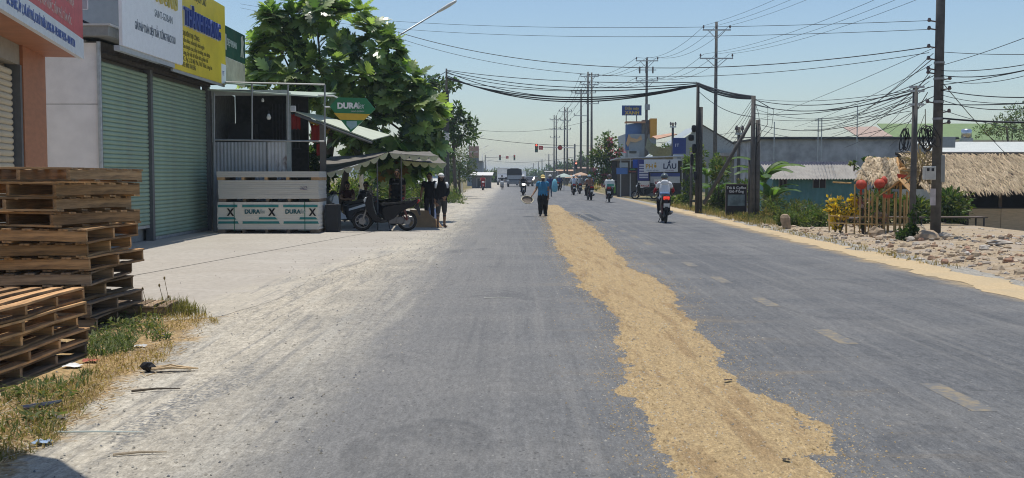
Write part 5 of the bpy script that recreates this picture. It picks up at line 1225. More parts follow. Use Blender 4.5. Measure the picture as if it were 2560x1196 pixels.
xa = at(2425, 440, YH).x - ho.x; xm = at(2505, 440, YH).x - ho.x; zt = at(1280, 522, YH).z - zf; PLY = pm('plywood', (.58, .42, .27), .75, .12, 3, 0, stretch=(1, 1, 8), objvar=.12)
for i, (a, c) in enumerate(((xa, xm - .01), (xm + .01, xm + 1.4), (xm + 1.42, x1 - .5))): b = MB(); b.bx(a, c, .0, .03, .12, zt); b.build('plywood_panel', PLY, h)
b = MB(); b.bx(xa, x1 - .5, -.02, .06, zt, zt + .04); b.build('counter_rail', DARK, h)
for xx in (xa, xm, x1 - .6): b = MB(); b.bx(xx - .05, xx + .05, .05, .15, 0, ze + .2); b.build('post', C((.1, .07, .05), .8), h)
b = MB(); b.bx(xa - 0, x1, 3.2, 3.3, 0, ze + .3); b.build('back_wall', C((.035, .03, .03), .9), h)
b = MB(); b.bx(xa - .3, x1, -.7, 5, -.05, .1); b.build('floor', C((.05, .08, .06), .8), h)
b = MB(); b.bx(x0 + .4, x0 + .48, -.1, 0, 0, ze + .1); b.build('post', BAM, h)
p = gr(2480, 606); b = MB(); b.bx(-2.2, 5, 0, .5, -.06, .05); tag(b.build('concrete_ledge', CONCM, None, (p.x, p.y + .4, 0)), 'pale concrete ledge between the rubble and the thatched hut', 'ledge')
# ---- bamboo gate and fence
YG = 30.0; zg = -.35
g = thing('bamboo_gate', 'small bamboo gate with peaked thatch roof and red lanterns', 'gate', (at(2210, 600, YG).x, YG, zg)); go = g.location.copy()
def G(px, py, Y=YG): return at(px, py, Y) - go
A, B_, C_, D_ = G(2140, 452, 29.4), G(2248, 462, 29.4), G(2240, 397, 30.3), G(2167, 395, 30.3); E_, F_ = G(2282, 447, 30.9), G(2175, 440, 31.2)
b = MB(); b.add([A, B_, C_, D_, E_, F_], [(0,1,2,3), (3,2,4,5)]); b.build('roof_frame', TIMB, g)
b = MB(); thatch(b, A, B_, C_, D_, 800, .30, .05); thatch(b, E_, F_, D_, C_, 400, .30, .05); o = b.build('thatch', THA, g); o['kind'] = 'stuff'
for p, q, r in ((B_, C_, .05), (C_, E_, .05), (B_.lerp(C_, .55), C_.lerp(E_, .45), .035)): b = MB(); b.tube([p - V(0, .05, 0), q - V(0, .05, 0)], r, 6); b.build('rafter', TIMB, g)
for px, py in ((2165, 450), (2222, 455), (2252, 455), (2277, 450)): b = MB(); tp = G(px, py, 29.9); b.tube([(tp.x, tp.y, 0), tp], .035, 7); b.build('post', BAM, g)
g2 = thing('bamboo_shelter', 'lower small thatched awning in front of the bamboo gate', 'awning', (at(2240, 600, 28.8).x, 28.8, zg)); go2 = g2.location.copy(); Q = lambda px, py, Y=28.8: at(px, py, Y) - go2
A, B_, C_, D_ = Q(2196, 492, 28.5), Q(2238, 470, 28.5), Q(2256, 449, 29.4), Q(2225, 470, 29.6)
A2, B2, C2, D2 = Q(2196, 490, 28.4), Q(2205, 483, 30), Q(2262, 447, 30), Q(2248, 450, 28.4)
b = MB(); slab4(b, A2, B2, C2, D2, .02); E2 = Q(2276, 480, 28.6); slab4(b, D2, C2, Q(2284, 474, 30), E2, .02); b.build('roof_frame', TIMB, g2); b = MB(); thatch(b, A2, Q(2206, 486, 29.8), C2, D2, 320, .3, .03); o = b.build('thatch', THA, g2); o['kind'] = 'stuff'
for px in (2212, 2240, 2268): b = MB(); tp = Q(px, 480, 28.9); b.tube([(tp.x, tp.y, 0), tp], .03, 7); b.build('post', BAM, g2)
f_ = thing('bamboo_fence', 'bamboo pole fence in front of the garden beside the gate', 'fence', (at(2180, 600, 29.0).x, 29.0, zg)); fo = f_.location.copy()
for i, px in enumerate((2072, 2098, 2118, 2138, 2152, 2160, 2176, 2182, 2196, 2210, 2226, 2238, 2262, 2276)):
    p = at(px + R.uniform(-3, 3), R.uniform(470, 500) if px > 2140 else R.uniform(455, 545), 29.0 + R.uniform(-.3, .5)) - fo; b = MB(); b.tube([(p.x + R.uniform(-.05, .05), p.y, -.2), (p.x, p.y, p.z)], R.uniform(.018, .032), 7); b.build('bamboo_pole', BAM, f_)
for py, r in ((540, .018), (558, .02)): b = MB(); a, c = at(2075, py, 29.1) - fo, at(2285, py + 6, 28.9) - fo; b.tube([a, c], r, 6); b.build('rail', BAM, f_)
b = MB(); b.tube([at(2082, 456, 29) - fo, at(2128, 458, 29) - fo], .025, 6); b.build('rail', BAM, f_)
RED = C((.45, .06, .03), .6, .15)
for px, py, lab in ((2153, 462, 'round red lantern at the left corner of the gate roof'), (2199, 460, 'round red lantern under the middle of the gate roof')):
    p = at(px, py, 29.2); t = thing('lantern', lab, 'lantern', p, 0, 'red lanterns on the gate'); s = .14; b = MB(); b.lathe([(.03, -s*.95), (.09, -s*.8), (s, -s*.3), (s*1.04, 0), (s, s*.3), (.09, s*.8), (.03, s*.95)], 14); b.build('globe', RED, t, smooth=True)
    b = MB(); b.tube([(0, 0, s), (0, 0, s + .1)], .006, 5); b.lathe([(.035, s*.9), (.035, s*1.05)], 8); b.build('top_ring', C((.5, .35, .05), .5), t); b = MB(); b.tube([(0, 0, -s), (0, 0, -s - .14)], [.03, .015], 6); b.build('tassel', RED, t)
for px, py, w_, lab in ((2210, 452, .10, 'small red lantern right beside the middle one'), (2263, 437, .45, 'red cloth swag under the gate gable'), (2220, 487, .28, 'red cloth tied under the low thatched awning')):
    p = at(px, py, 29.3 if py < 480 else 28.4); b = MB()
    if w_ < .2: b.lathe([(.02, -.12), (.09, -.06), (.1, 0), (.08, .06), (.03, .12)], 10)
    else:
        v = []
        for i in range(9):
            u = i/8; v += [((u-.5)*w_, .02*sin(i*2), .03 - .03*sin(pi*u)), ((u-.5)*w_*.95, .03*sin(i*2.4), -.05 - .05*(i % 2) - .02*sin(pi*u))]
        b.add(v, [(2*i, 2*i+2, 2*i+3, 2*i+1) for i in range(8)])
    tag(b.build('lantern' if w_ < .2 else 'red_cloth', RED, None, p, smooth=True), lab, 'lantern' if w_ < .2 else 'cloth')
# garden behind the fence: benches, tables
TBL = C((.05, .05, .055), .6); 
for i, (px, py, L, lab) in enumerate(((2110, 577, 1.7, 'long low black bench at the left end of the garden fence'), (2200, 582, 1.8, 'low black bench behind the middle of the bamboo fence'), (2390, 575, 2.0, 'low white topped bench between the tall pole and the hut'))):
    p = at(px, py, 31.5); t = thing('bench', lab, 'bench', (p.x, 31.5, -.62)); b = MB(); b.bx(-L/2, L/2, -.2, .2, .52, .57); b.build('seat', C((.55, .56, .58), .5) , t)
    for xx in (-L/2 + .1, L/2 - .1): b = MB(); b.bx(xx - .05, xx + .05, -.15, .15, 0, .518); b.build('leg', TBL, t)
    b = MB(); b.bx(-L/2, L/2, -.19, .19, .44, .518); b.build('apron', TBL, t)
for i, (px, py, lab) in enumerate(((2150, 548, 'dark garden table behind the yellow flowers'), (2240, 545, 'dark garden table behind the gate poles'), (2395, 545, 'dark garden table beside the plywood wall'))):
    p = at(px, py, 34.5); t = thing('garden_table', lab, 'table', (p.x, 34.5, -.8)); zt = p.z + .8
    b = MB(); b.bx(-.8, .8, -.35, .35, zt, zt + .04); b.build('top', C((.12, .09, .07), .6), t)
    for xx in (-.7, .7):
        for yy in (-.3, .3): b = MB(); b.bx(xx - .02, xx + .02, yy - .02, yy + .02, 0, zt); b.build('leg', TBL, t)
bush('flowering_vine', 'yellow flowering vine climbing the left end of the bamboo fence', [pb(*q, 29.3) for q in ((2090, 520, 26, 25), (2120, 525, 26, 22), (2085, 550, 14, 26), (2130, 505, 12, 20))], 1300, .085, .06, [LOL, FLY, FLY], cat='vine', mis=(0, 1, 1))
bush('flowering_vine', 'mixed pale flowering vine on the middle bamboo poles', [pb(*q, 29.3) for q in ((2160, 530, 25, 40), (2190, 550, 25, 30), (2150, 500, 12, 20))], 1000, .07, .05, [LG, C((.55, .42, .34), .8), C((.5, .2, .16), .8)], cat='vine', mis=(0, 0, 1, 1, 2))
bush('garden_shrub', 'leafy green shrubs growing in the garden behind the fence', [pb(*q, 36) for q in ((2200, 520, 60, 35), (2280, 530, 50, 35), (2380, 515, 45, 40), (2120, 540, 40, 20))], 5200, .2, .07, [LG, LD, LY, LOL])
bush('ivy', 'dark ivy climbing the foot of the shorter concrete pole', [pb(2283, 570, 12, 40, 24.6), pb(2288, 530, 7, 25, 24.6), pb(2265, 590, 26, 18, 24.8)], 900, .07, .05, [LD], cat='ivy')
for i, (px, py, lab) in enumerate(((2135, 410, 'leafy twig with pale leaves left of the gate roof'), (2175, 398, 'small green sprig above the gate thatch'))):
    bush('sprig', lab, [pb(px, py, 12, 14, 30.6)], 60, .09, .05, [LY, LG], cat='plant')
# ---- teal shed
YS = 52.0; zs = -.88
sh = thing('teal_shed', 'teal metal shed with corrugated grey roof and dark windows', 'shed', (at(1950, 440, YS).x, YS, zs)); so = sh.location.copy()
xr_ = at(2165, 440, YS).x - so.x; zt = at(1280, 447, YS).z - zs; TEALW = pm('teal_sheet', (.085, .215, .235), .55, .12, 2, 0, dirt=.3, dirtcol=(.05, .16, .19))
b = MB(); corrugated(b, -.3, xr_, 0, zt, 0, .22, .02); b.build('wall', TEALW, sh)
b = MB(); b.bx(-.3, xr_, .05, 3.5, 0, zt); b.build('core', TEALW, sh)
b = MB(); corr_roof(b, (-.55, -.45, zt - .02), (xr_ + .1, -.45, zt - .02), (xr_ + .1, 1.6, zt + .68), (-.55, 1.6, zt + .68), 34, .035, 4); b.build('roof', pm('asbestos_roof', (.36, .34, .31), .9, .12, 3, 0, dirt=.3), sh)
b = MB(); corr_roof(b, (-.55, 1.62, zt + .66), (xr_ + .1, 1.62, zt + .66), (xr_ + .1, 2.1, zt + .84), (-.55, 2.1, zt + .84), 34, .035, 4); b.build('roof', C((.05, .055, .085), .8), sh)
for pxa, pxb in ((2033, 2063), (1948, 1966)):
    wn = link('window', None, sh, (at(pxa, 440, YS).x - so.x, -.03, at(1280, 470, YS).z - zs)); ww = (pxb - pxa) * YS / F
    b = MB(); b.bx(0, ww, -.02, .02, 0, .44); b.build('pane', C((.03, .02, .02), .3), wn)
    b = MB(); b.bx(-.03, 0, -.04, .02, -.03, .47); b.bx(ww, ww + .03, -.04, .02, -.03, .47); b.bx(ww/2 - .02, ww/2 + .02, -.04, -.02, 0, .44); b.build('frame', C((.2, .22, .22), .6), wn)
# ---- long grey wall building
YW = 68.0; t = thing('warehouse', 'long low building with bare grey rendered wall and dark roof edge', 'building', (at(1900, 440, YW).x, YW, -.9)); to = t.location.copy(); xr_ = at(2385, 440, YW).x - to.x; zt = at(1280, 349, YW).z + .9
b = MB(); b.bx(0, xr_, 0, 8, 0, zt); b.build('wall', pm('bare_render', (.36, .37, .385), .9, .3, .9, .1, dirt=.7, dirtcol=(.16, .165, .175)), t)
b = MB(); b.bx(-.2, xr_ + .2, -.2, 8.2, zt, zt + .10); b.build('roof_edge', C((.05, .05, .05), .9), t)
b = MB(); slab4(b, (-.2, -.1, zt + .11), (xr_ + .2, -.1, zt + .11), (xr_ + .2, 8, zt + .35), (-.2, 8, zt + .35), .05); b.build('roof', C((.17, .16, .15), .9, .25), t)
b = MB(); b.bx(-.5, -.01, -.1, .4, zt - 1.0, zt - .02); b.build('pier', C((.45, .44, .42), .9), t)
t = thing('green_roof_hall', 'long hall with green metal roof behind the grey building', 'building', (at(2170, 440, 92).x, 92, -.9)); to = t.location.copy(); xr_ = 24.0; za, zb = at(1280, 352, 92).z + .9, at(1280, 311, 96).z + .9
b = MB(); b.bx(0, xr_, 0, 10, 0, za); b.build('wall', C((.5, .5, .46), .8, .08), t); b = MB(); slab4(b, (2.0, -.4, za), (xr_, -.4, za), (xr_, 4, zb), (2.0, 4, zb), .06); b.build('roof', pm('green_roof', (.17, .24, .09), .5, .08, 2, 0), t)
b = MB(); slab4(b, (-1.0, -.4, za + .25), (1.9, -.4, za + .3), (1.9, 4, zb - .25), (-1.0, 4, zb - .3), .06); b.build('roof', C((.38, .28, .23), .8, .2), t)
p = at(2416, 335, 90); t = thing('water_tank', 'steel water tank standing on the green roof', 'tank', p); b = MB(); b.lathe([(.3, -.35), (.42, -.3), (.42, .3), (.3, .4), (.06, .42)], 14); b.build('tank', CHROME, t, smooth=True); b = MB(); b.bx(-.4, .4, -.4, .4, -.65, -.36); b.build('stand', STEEL, t)
t = thing('pale_roof_house', 'low house with pale metal roof behind the thatched hut', 'house', (at(2350, 440, 58).x, 58, -.9)); za, zb = at(1280, 392, 58).z + .9, at(1280, 357, 61).z + .9
b = MB(); b.bx(0, 9, 0, 6, 0, za); b.build('wall', C((.4, .4, .38), .8), t); b = MB(); slab4(b, (-.3, -.5, za), (9, -.5, za), (9, 3, zb), (-.3, 3, zb), .05); b.build('roof', pm('pale_tin', (.52, .54, .5), .5, .06, 2, 0), t)
# billboard end between
p = at(2362, 356, 56); b = MB(); b.bx(-.5, .55, 0, .06, -.28, .28); tag(bev(b.build('small_board', C((.35, .38, .40), .5), None, p), .01), 'small grey board fixed just right of the tall concrete pole', 'board')
tree('leafy_tree', 'leafy tree rising at the far right edge', 'tree', (at(2540, 470, 74).x, 74, -.9), [pb(*q, 74) for q in ((2540, 290, 34, 30), (2500, 320, 40, 24), (2565, 320, 40, 50), (2460, 330, 25, 14))], 2200, .2, .07, [LOL, LG], .12)
# ---- weeds along the right verge
bush('verge_shrub', 'dense green weeds between the twin poles and the yellow flowers', [pb(*q, 40) for q in ((1950, 545, 45, 22), (2010, 550, 55, 28), (2050, 545, 30, 24), (1925, 525, 25, 30))], 3600, .14, .05, [LG, LOL, LY], cat='weeds')
bush('verge_shrub', 'dry brown and green thicket behind the weeds', [pb(*q, 46) for q in ((1930, 500, 40, 30), (2000, 520, 60, 18), (1860, 480, 25, 40))], 2600, .16, .04, [LOL, GO, LG], cat='thicket')
bush('verge_shrub', 'leafy undergrowth beneath the diagonal brace', [pb(*q, 47) for q in ((1800, 500, 30, 34), (1840, 500, 25, 30), (1770, 520, 20, 20), (1790, 440, 18, 40))], 2600, .17, .06, [LG, LD, LY, GO], cat='undergrowth')
bush('verge_shrub', 'leafy green bush left of the cable-hung pole', [pb(*q, 56) for q in ((1722, 415, 18, 16), (1728, 470, 20, 26), (1700, 502, 26, 10))], 1300, .2, .09, [LY, LG], cat='bush')
b = MB()
def vg(n, xa, xb, ya, yb, h0, h1, mi):
    pts = []
    for i in range(n):
        y = R.uniform(ya, yb); x = redge(y) + R.uniform(xa, xb); pts.append((x, y, gheight(x, y)))
    grass(b, pts, h0, h1, .012, mi, .9, 4)
vg(900, .5, 1.6, 34, 62, .06, .22, 0); vg(420, .7, 1.8, 34, 60, .1, .35, 1); vg(260, .45, 1.0, 18, 34, .03, .1, 0); vg(250, .9, 2.0, 34, 58, .15, .4, 2)
tag(b.build('verge_grass', [GD, GO, GG]), 'dry and green grass along the right verge', 'grass', kind='stuff')
b = MB(); pts = []
for i in range(700):
    y = R.uniform(48, 110); x = R.uniform(-7.2, -4.4); pts.append((x, y, 0))
grass(b, pts, .06, .3, .016, 0, .8, 4); tag(b.build('far_verge_grass', [GO, GG]), 'green grass along the far left verge', 'grass', kind='stuff')
bush('verge_shrub', 'low green weeds just behind the marker stone and rubble', [pb(*q, 33.5) for q in ((2000, 560, 40, 20), (2050, 555, 28, 24), (1965, 552, 26, 22))], 3200, .11, .04, [LG, LY, LOL], cat='weeds')
bush('verge_shrub', 'dry tangle of stems beside the twin poles foot', [pb(*q, 37) for q in ((1912, 545, 20, 18), (1870, 548, 22, 12))], 900, .14, .03, [GO, GD, LOL], cat='weeds')
# ---- banana plants
BAN = leafmat('banana_leaf', (.06, .13, .025), (.14, .22, .05), .4, .45, .25, .4)
def banana(label, base, hts, n, ang0=0.0, L=1.5):
    t = thing('banana_plant', label, 'banana plant', base); base = Vector(base)
    b = MB(); b.tube([(0, 0, -.1), (.03, 0, hts*.5), (0, 0, hts)], [.1, .09, .06], 8); b.build('stem', C((.16, .18, .08), .7, .2), t, smooth=True)
    for i in range(n):
        a = ang0 + i * 2.39; el = R.uniform(.5, 1.25); l = L * R.uniform(.75, 1.1); d = Vector((cos(a), sin(a), 0)); pts = []; p = Vector((0, 0, hts - .03*i)); e = el
        for k in range(8): pts.append(p.copy()); p = p + (d * cos(e) + Vector((0, 0, sin(e)))) * (l / 7); e -= (el + .55) / 7
        b = MB(); v = []
        for k, q in enumerate(pts):
            w_ = l * .13 * (sin(pi * (k + .4) / 8) ** .6 if k else .1); s = Vector((-d.y, d.x, 0)) * w_; dr = Vector((0, 0, -w_ * .35)); v += [q + s + dr, q, q - s + dr]
        b.add(v, [f for k in range(7) for f in ((3*k, 3*k+3, 3*k+4, 3*k+1), (3*k+1, 3*k+4, 3*k+5, 3*k+2))]); b.tube(pts, [.02 - .0022*k for k in range(8)], 5); b.build('leaf', BAN, t)
    return t
def wb(px, Y, z): q = at(px, 440, Y); return (q.x, Y, z)
banana('banana plant with broad leaves right of the twin poles', wb(1912, 44, -.8), 2.35, 12, .4, 1.75)
banana('smaller banana plant low beside the twin poles', wb(1930, 43, -.8), 1.6, 9, 1.4, 1.5)
banana('banana plant behind the diagonal brace', wb(1766, 53, -.5), 2.2, 8, 1.0, 1.4)
banana('banana plant at the foot of the cable-hung pole', wb(1795, 50, -.4), 1.3, 8, 2.0, 1.2)
# ---- coffee board
p = gr(1840, 544); t = thing('coffee_board', 'black coffee board with white lettering leaning by the twin poles', 'sign', (p.x, p.y, .06), -.05); Yb = p.y; wpx = 50 * Yb / F; hz = 78 * Yb / F
b = MB(); b.bx(-wpx/2, wpx/2, 0, .05, 0, hz); b.build('panel', pm('black_board', (.022, .018, .022), .45, .3, 2, 0), t); b = MB()
for a in ((-wpx/2 - .02, -wpx/2, 0, hz), (wpx/2, wpx/2 + .02, 0, hz), (-wpx/2 - .02, wpx/2 + .02, hz, hz + .02), (-wpx/2 - .02, wpx/2 + .02, -.02, 0)): b.bx(a[0], a[1], -.012, .05, a[2], a[3])
b.build('frame', C((.16, .12, .1), .7), t); b = MB(); b.bx(-wpx*.42, wpx*.42, -.003, 0, hz*.32, hz*.68); b.build('faded_picture', pm('faded_photo', (.13, .17, .18), .5, .4, 3, 0), t)
text('Trà & Coffee', .135, C((.6, .6, .6), .6), t, (0, -.004, hz*.86), align='CENTER', bold=.003); text('Gió Đồng', .135, C((.6, .6, .6), .6), t, (0, -.004, hz*.745), align='CENTER', bold=.003)
for xx in (-wpx*.3, wpx*.3): b = MB(); b.tube([(xx, .06, hz*.9), (xx, .35, -.06)], .02, 6); b.build('leg', DARK, t)
# ---- noodle shop
YN = 80.0; s_ = thing('noodle_shop', 'open fronted noodle shop with flat roof and dark interior', 'shop', (at(1545, 440, YN).x, YN, 0)); no = s_.location.copy(); NX = lambda px: at(px, 440, YN).x - no.x; NZ = lambda py: at(1280, py, YN).z
b = MB(); slab4(b, (NX(1540), -1.2, NZ(398)), (NX(1760), -1.2, NZ(391)), (NX(1760), 5, NZ(396)), (NX(1540), 5, NZ(400)), .08); b.build('roof', C((.5, .5, .5), .6, .1), s_)
b = MB(); b.bx(NX(1545), NX(1760), 4.9, 5, 0, NZ(400)); b.build('back_wall', C((.06, .06, .065), .9), s_)
b = MB(); b.bx(NX(1545), NX(1592), .6, .7, 0, NZ(402)); b.build('wall', C((.12, .11, .1), .9), s_)
for px in (1548, 1572, 1594, 1655, 1700, 1745): b = MB(); b.bx(NX(px) - .04, NX(px) + .04, -1.1, -1.02, 0, NZ(396)); b.build('post', C((.4, .4, .38), .6), s_)
def board(name, label, px0, py0, px1, py1, Y, col, d=.06, texts=(), parent_parts=()):
    a, c = at(px0, py1, Y), at(px1, py0, Y); t = thing(name, label, 'sign', (a.x, Y, a.z)); W_, H_ = c.x - a.x, c.z - a.z
    b = MB(); b.bx(0, W_, 0, d, 0, H_); b.build('panel', C(col, .5, .06), t)
    for tx, sz, colr, fx, fz, sx in texts: text(tx, sz, C(colr, .5), t, (fx*W_, -.004, fz*H_), align='CENTER', bold=sz*.03, sx=sx)
    for (u0, v0, u1, v1, cc) in parent_parts: b = MB(); b.bx(u0*W_, u1*W_, -.005, -.001, v0*H_, v1*H_); b.build('printed_band', C(cc, .5), t)
    return t
YX = 78.6
board('shop_sign', 'wide white noodle shop sign with orange and navy lettering', 1610, 399, 1695, 430, YX - .4, (.62, .64, .68), .06, (('PHỞ', .44, (.55, .33, .04), .22, .28, 1.0), ('LẨU', .52, (.02, .03, .09), .76, .26, 1.0), ('BÚN BÒ - HỦ TIẾU', .1, (.2, .25, .35), .25, .07, 1.0), ('LẨU NƯỚNG', .1, (.3, .2, .3), .76, .07, 1.0)))
board('shop_sign', 'narrow navy menu board with white rows left of the noodle sign', 1594, 400, 1623, 452, YX - .15, (.04, .045, .2), .06, (), tuple((.14, .12 + i*.12, .92, .19 + i*.12, (.55, .56, .66)) for i in range(6)))
board('shop_sign', 'small white board with red lettering below the menu board', 1595, 453, 1624, 470, YX - .15, (.66, .62, .6), .05, (('CƠM GÀ', .2, (.45, .06, .04), .5, .15, 1.0),))
board('shop_sign', 'white poster with red letters behind the nearest rider', 1635, 448, 1660, 465, YX, (.66, .64, .62), .05, (('BÁNH', .22, (.45, .05, .08), .5, .3, 1.0),))
board('shop_sign', 'blue and white banner below the wide noodle sign', 1626, 433, 1700, 458, YX + .3, (.5, .52, .55), .04, (), ((0, .65, 1, 1, (.05, .08, .3)),))
board('shop_sign', 'bright blue panel under the left roof edge of the noodle shop', 1582, 399, 1606, 420, YX + .3, (.03, .10, .45), .05)
board('awning_cloth', 'blue cloth awning at the left of the noodle shop', 1541, 420, 1569, 436, YX - .6, (.08, .17, .4), .03)
board('awning_cloth', 'grey cloth above the blue awning', 1549, 407, 1570, 419, YX - .3, (.38, .4, .38), .03)
board('shop_sign', 'tall navy sign board on a pole above the noodle shop', 1682, 345, 1715, 385, YX + .5, (.03, .05, .2), .08, (('1T', .3, (.5, .52, .6), .3, .45, 1.0),))
board('shop_sign', 'white sign board under the navy one', 1683, 387, 1712, 402, YX + .4, (.6, .62, .66), .08, (('0905', .16, (.2, .3, .5), .5, .3, 1.0),))
board('shop_sign', 'small dark board with red letters inside the noodle shop', 1571, 420, 1592, 434, YX + .1, (.03, .03, .035), .05, (('ĂN SÁNG', .12, (.5, .1, .05), .5, .2, 1.0), ('QUÁN', .12, (.1, .4, .1), .5, .65, 1.0)))
# ---- electronics store and houses behind
YE = 112.0; t = thing('store_building', 'blue fronted store building with tall orange column', 'building', (at(1563, 440, YE).x, YE, 0)); eo = t.location.copy(); EX = lambda px: at(px, 440, YE).x - eo.x; EZ = lambda py: at(1280, py, YE).z
b = MB(); b.bx(0, EX(1640), .05, 8, 0, EZ(335)); b.build('wall', C((.32, .35, .36), .8, .1), t)
b = MB(); b.add([(0, -.1, EZ(376)), (EX(1605), .6, EZ(376)), (EX(1605), .6, EZ(306)), (0, -.1, EZ(312)), (0, .15, EZ(376)), (EX(1605), .85, EZ(376)), (EX(1605), .85, EZ(306)), (0, .15, EZ(312))], [(0,1,2,3),(7,6,5,4),(3,2,6,7),(1,5,6,2),(0,3,7,4)]); b.build('billboard', C((.07, .15, .34), .5, .12), t)
b = MB(); b.prism([(0.05, EZ(360)), (.3, EZ(336)), (.6, EZ(345)), (1.2, EZ(348)), (1.6, EZ(338)), (1.7, EZ(350)), (1.0, EZ(357)), (.5, EZ(354)), (.25, EZ(368))], .03, 0, 0, 'XZ', -.13); b.build('emblem', C((.55, .35, .18), .6), t)
b = MB(); b.bx(0, EX(1612), -.25, 1.0, EZ(308), EZ(304)); b.build('coping', C((.45, .22, .12), .7), t)
b = MB(); b.bx(EX(1624), EX(1640), -.4, .8, EZ(345), EZ(297)); b.build('orange_column', C((.62, .29, .03), .5, .06), t)
b = MB(); b.bx(EX(1606), EX(1623), .3, 1.2, EZ(400), EZ(300)); b.build('pier', C((.2, .19, .18), .8), t)
b = MB(); b.bx(EX(1570), EX(1597), -.3, .4, EZ(412), EZ(377)); b.build('lower_front', C((.4, .43, .44), .7), t); b = MB(); b.bx(EX(1572), EX(1590), -.34, -.3, EZ(384), EZ(378)); b.build('window', GLASSD, t)
board('roof_sign', 'blue rooftop sign with yellow lettering on two posts', 1555, 264, 1604, 289, 114, (.015, .06, .24), .15, (('Điện máy', .42, (.45, .36, .1), .5, .58, .9), ('XANH', .5, (.6, .45, .05), .52, .1, 1.05)))
rs_ = bpy.data.objects['roof_sign']
for xx in (.45, 1.55): b = MB(); b.tube([(xx, .08, -1.4), (xx, .08, 0)], .05, 6); b.build('post', DARK, rs_)
t = thing('grey_gable_house', 'house with grey gabled metal roof behind the poles', 'house', (at(1650, 440, 100).x, 100, 0)); go_ = t.location.copy(); HX = lambda px: at(px, 440, 100).x - go_.x; HZ = lambda py: at(1280, py, 100).z
b = MB(); b.add([(HX(1640), 0, HZ(392)), (HX(1720), 0, HZ(335)), (HX(1756), 0, HZ(312)), (HX(1860), 0, HZ(372)), (HX(1756), 10, HZ(312)), (HX(1640), 10, HZ(392)), (HX(1860), 10, HZ(372))], [(0,1,2,4,5), (2,3,6,4)]); b.build('roof', C((.36, .40, .41), .6, .1), t)
b = MB(); b.add([(HX(1645), .3, 0), (HX(1855), .3, 0), (HX(1855), .3, HZ(374)), (HX(1756), .3, HZ(314)), (HX(1645), .3, HZ(391))], [(0,1,2,3,4)]); b.add([(HX(1645), 9, 0), (HX(1855), 9, 0), (HX(1855), 9, HZ(374)), (HX(1645), 9, HZ(391))], [(3,2,1,0)]); b.bx(HX(1855), HX(1857), .3, 9, 0, HZ(376)); b.bx(HX(1643), HX(1645), .3, 9, 0, HZ(392)); b.build('wall', C((.32, .34, .33), .8, .1), t)
b = MB(); slab4(b, (HX(1640), -.5, HZ(350)), (HX(1690), -.5, HZ(338)), (HX(1690), 3, HZ(332)), (HX(1640), 3, HZ(340)), .08); b.build('tiled_canopy', C((.48, .28, .18), .8, .1), t)
b = MB(); b.bx(HX(1860), HX(1900), -3, 3, 0, HZ(385)); b.bx(HX(1790), HX(1895), -3.4, 3, HZ(392), HZ(384)); b.build('side_annex', C((.30, .29, .28), .8, .15), t)
t = thing('netting', 'grey green shade netting stretched above the noodle shop roof', 'netting', (at(1620, 440, 92).x, 92, 0)); NX2 = lambda px: at(px, 440, 92).x - t.location.x; b = MB(); v = []
for i in range(9):
    for k in range(4): v.append((NX2(1618 + i*10), k*.5, at(1280, 345 + 42*sin(pi*i/8)**.7 * .6 + k*8, 92).z))
b.add(v, [(i*4+k, (i+1)*4+k, (i+1)*4+k+1, i*4+k+1) for i in range(8) for k in range(3)]); b.build('net', C((.25, .30, .27), .9, .15), t)
# flowering trees
tree('bougainvillea', 'tall leafy bush with pink blossoms left of the noodle shop', 'tree', (at(1520, 470, 92).x, 92, 0), [pb(*q, 92) for q in ((1515, 355, 24, 20), (1510, 390, 32, 34), (1535, 385, 22, 26), (1525, 425, 32, 34), (1488, 400, 14, 24), (1500, 440, 24, 26), (1545, 440, 15, 26))], 3600, .26, .12, [LG, LD, LY, FLP], .14, mis=(0, 0, 0, 1, 1, 2, 2, 3))
bush('potted_shrub', 'small yellow green shrub beside the road before the flowering tree', [pb(1492, 462, 10, 14, 95)], 260, .14, .06, [FLY, LY])
for i, (px, py, rx, ry, Y, lab) in enumerate(((1650, 375, 34, 14, 97, 'creeper hanging over the noodle shop roof'), (1745, 400, 20, 40, 62, 'narrow leafy tree behind the cable-hung pole'), (1800, 420, 26, 34, 60, 'leafy growth between the brace and the tall pole'))):
    bush('creeper', lab, [pb(px, py, rx, ry, Y)], 600, .2, .09, [LG, LY], cat='creeper')
# ================================================================== POLES, WIRES, LAMPS
INS = C((.10, .08, .08), .3, .05); WIRE = C((.025, .026, .03), .6, .0)
def insulator(b, p, s=1.0):
    b.lathe([(.02*s, 0), (.02*s, .08*s), (.06*s, .09*s), (.05*s, .13*s), (.07*s, .15*s), (.05*s, .2*s), (.03*s, .26*s)], 8, p)
def pole(label, base, h, r0, r1, arms=(), name='utility_pole', mt=None, group=None, lean=(0, 0), cat='pole'):
    t = thing(name, label, cat, base, 0, group); b = MB(); b.tube([(0, 0, -.4), (lean[0]*.5, lean[1]*.5, h*.5), (lean[0], lean[1], h)], [r0, (r0+r1)/2, r1], 12); b.build('shaft', mt or CONC, t, smooth=True)
    for (z, w_, xoff, nins, brace) in arms:
        b = MB(); b.bx(xoff - w_/2, xoff + w_/2, -r1 - .10, -r1 - .005, z - .05, z + .05); a = b.build('crossarm', STEEL, t)
        if brace:
            for s in (-1, 1):
                b = MB(); b.tube([(s*w_*.3 + xoff, -r1 - .05, z - .06), (0, -r1 - .03, z - .75)], .03, 5); b.build('brace', STEEL, t)
        for k in range(nins): b = MB(); insulator(b, (xoff + lerp(-w_/2 + .06, w_/2 - .06, k/(nins-1) if nins > 1 else .5), -r1 - .05, z + .052), 1.3); b.build('insulator', INS, a)
    return t
_wires = 0
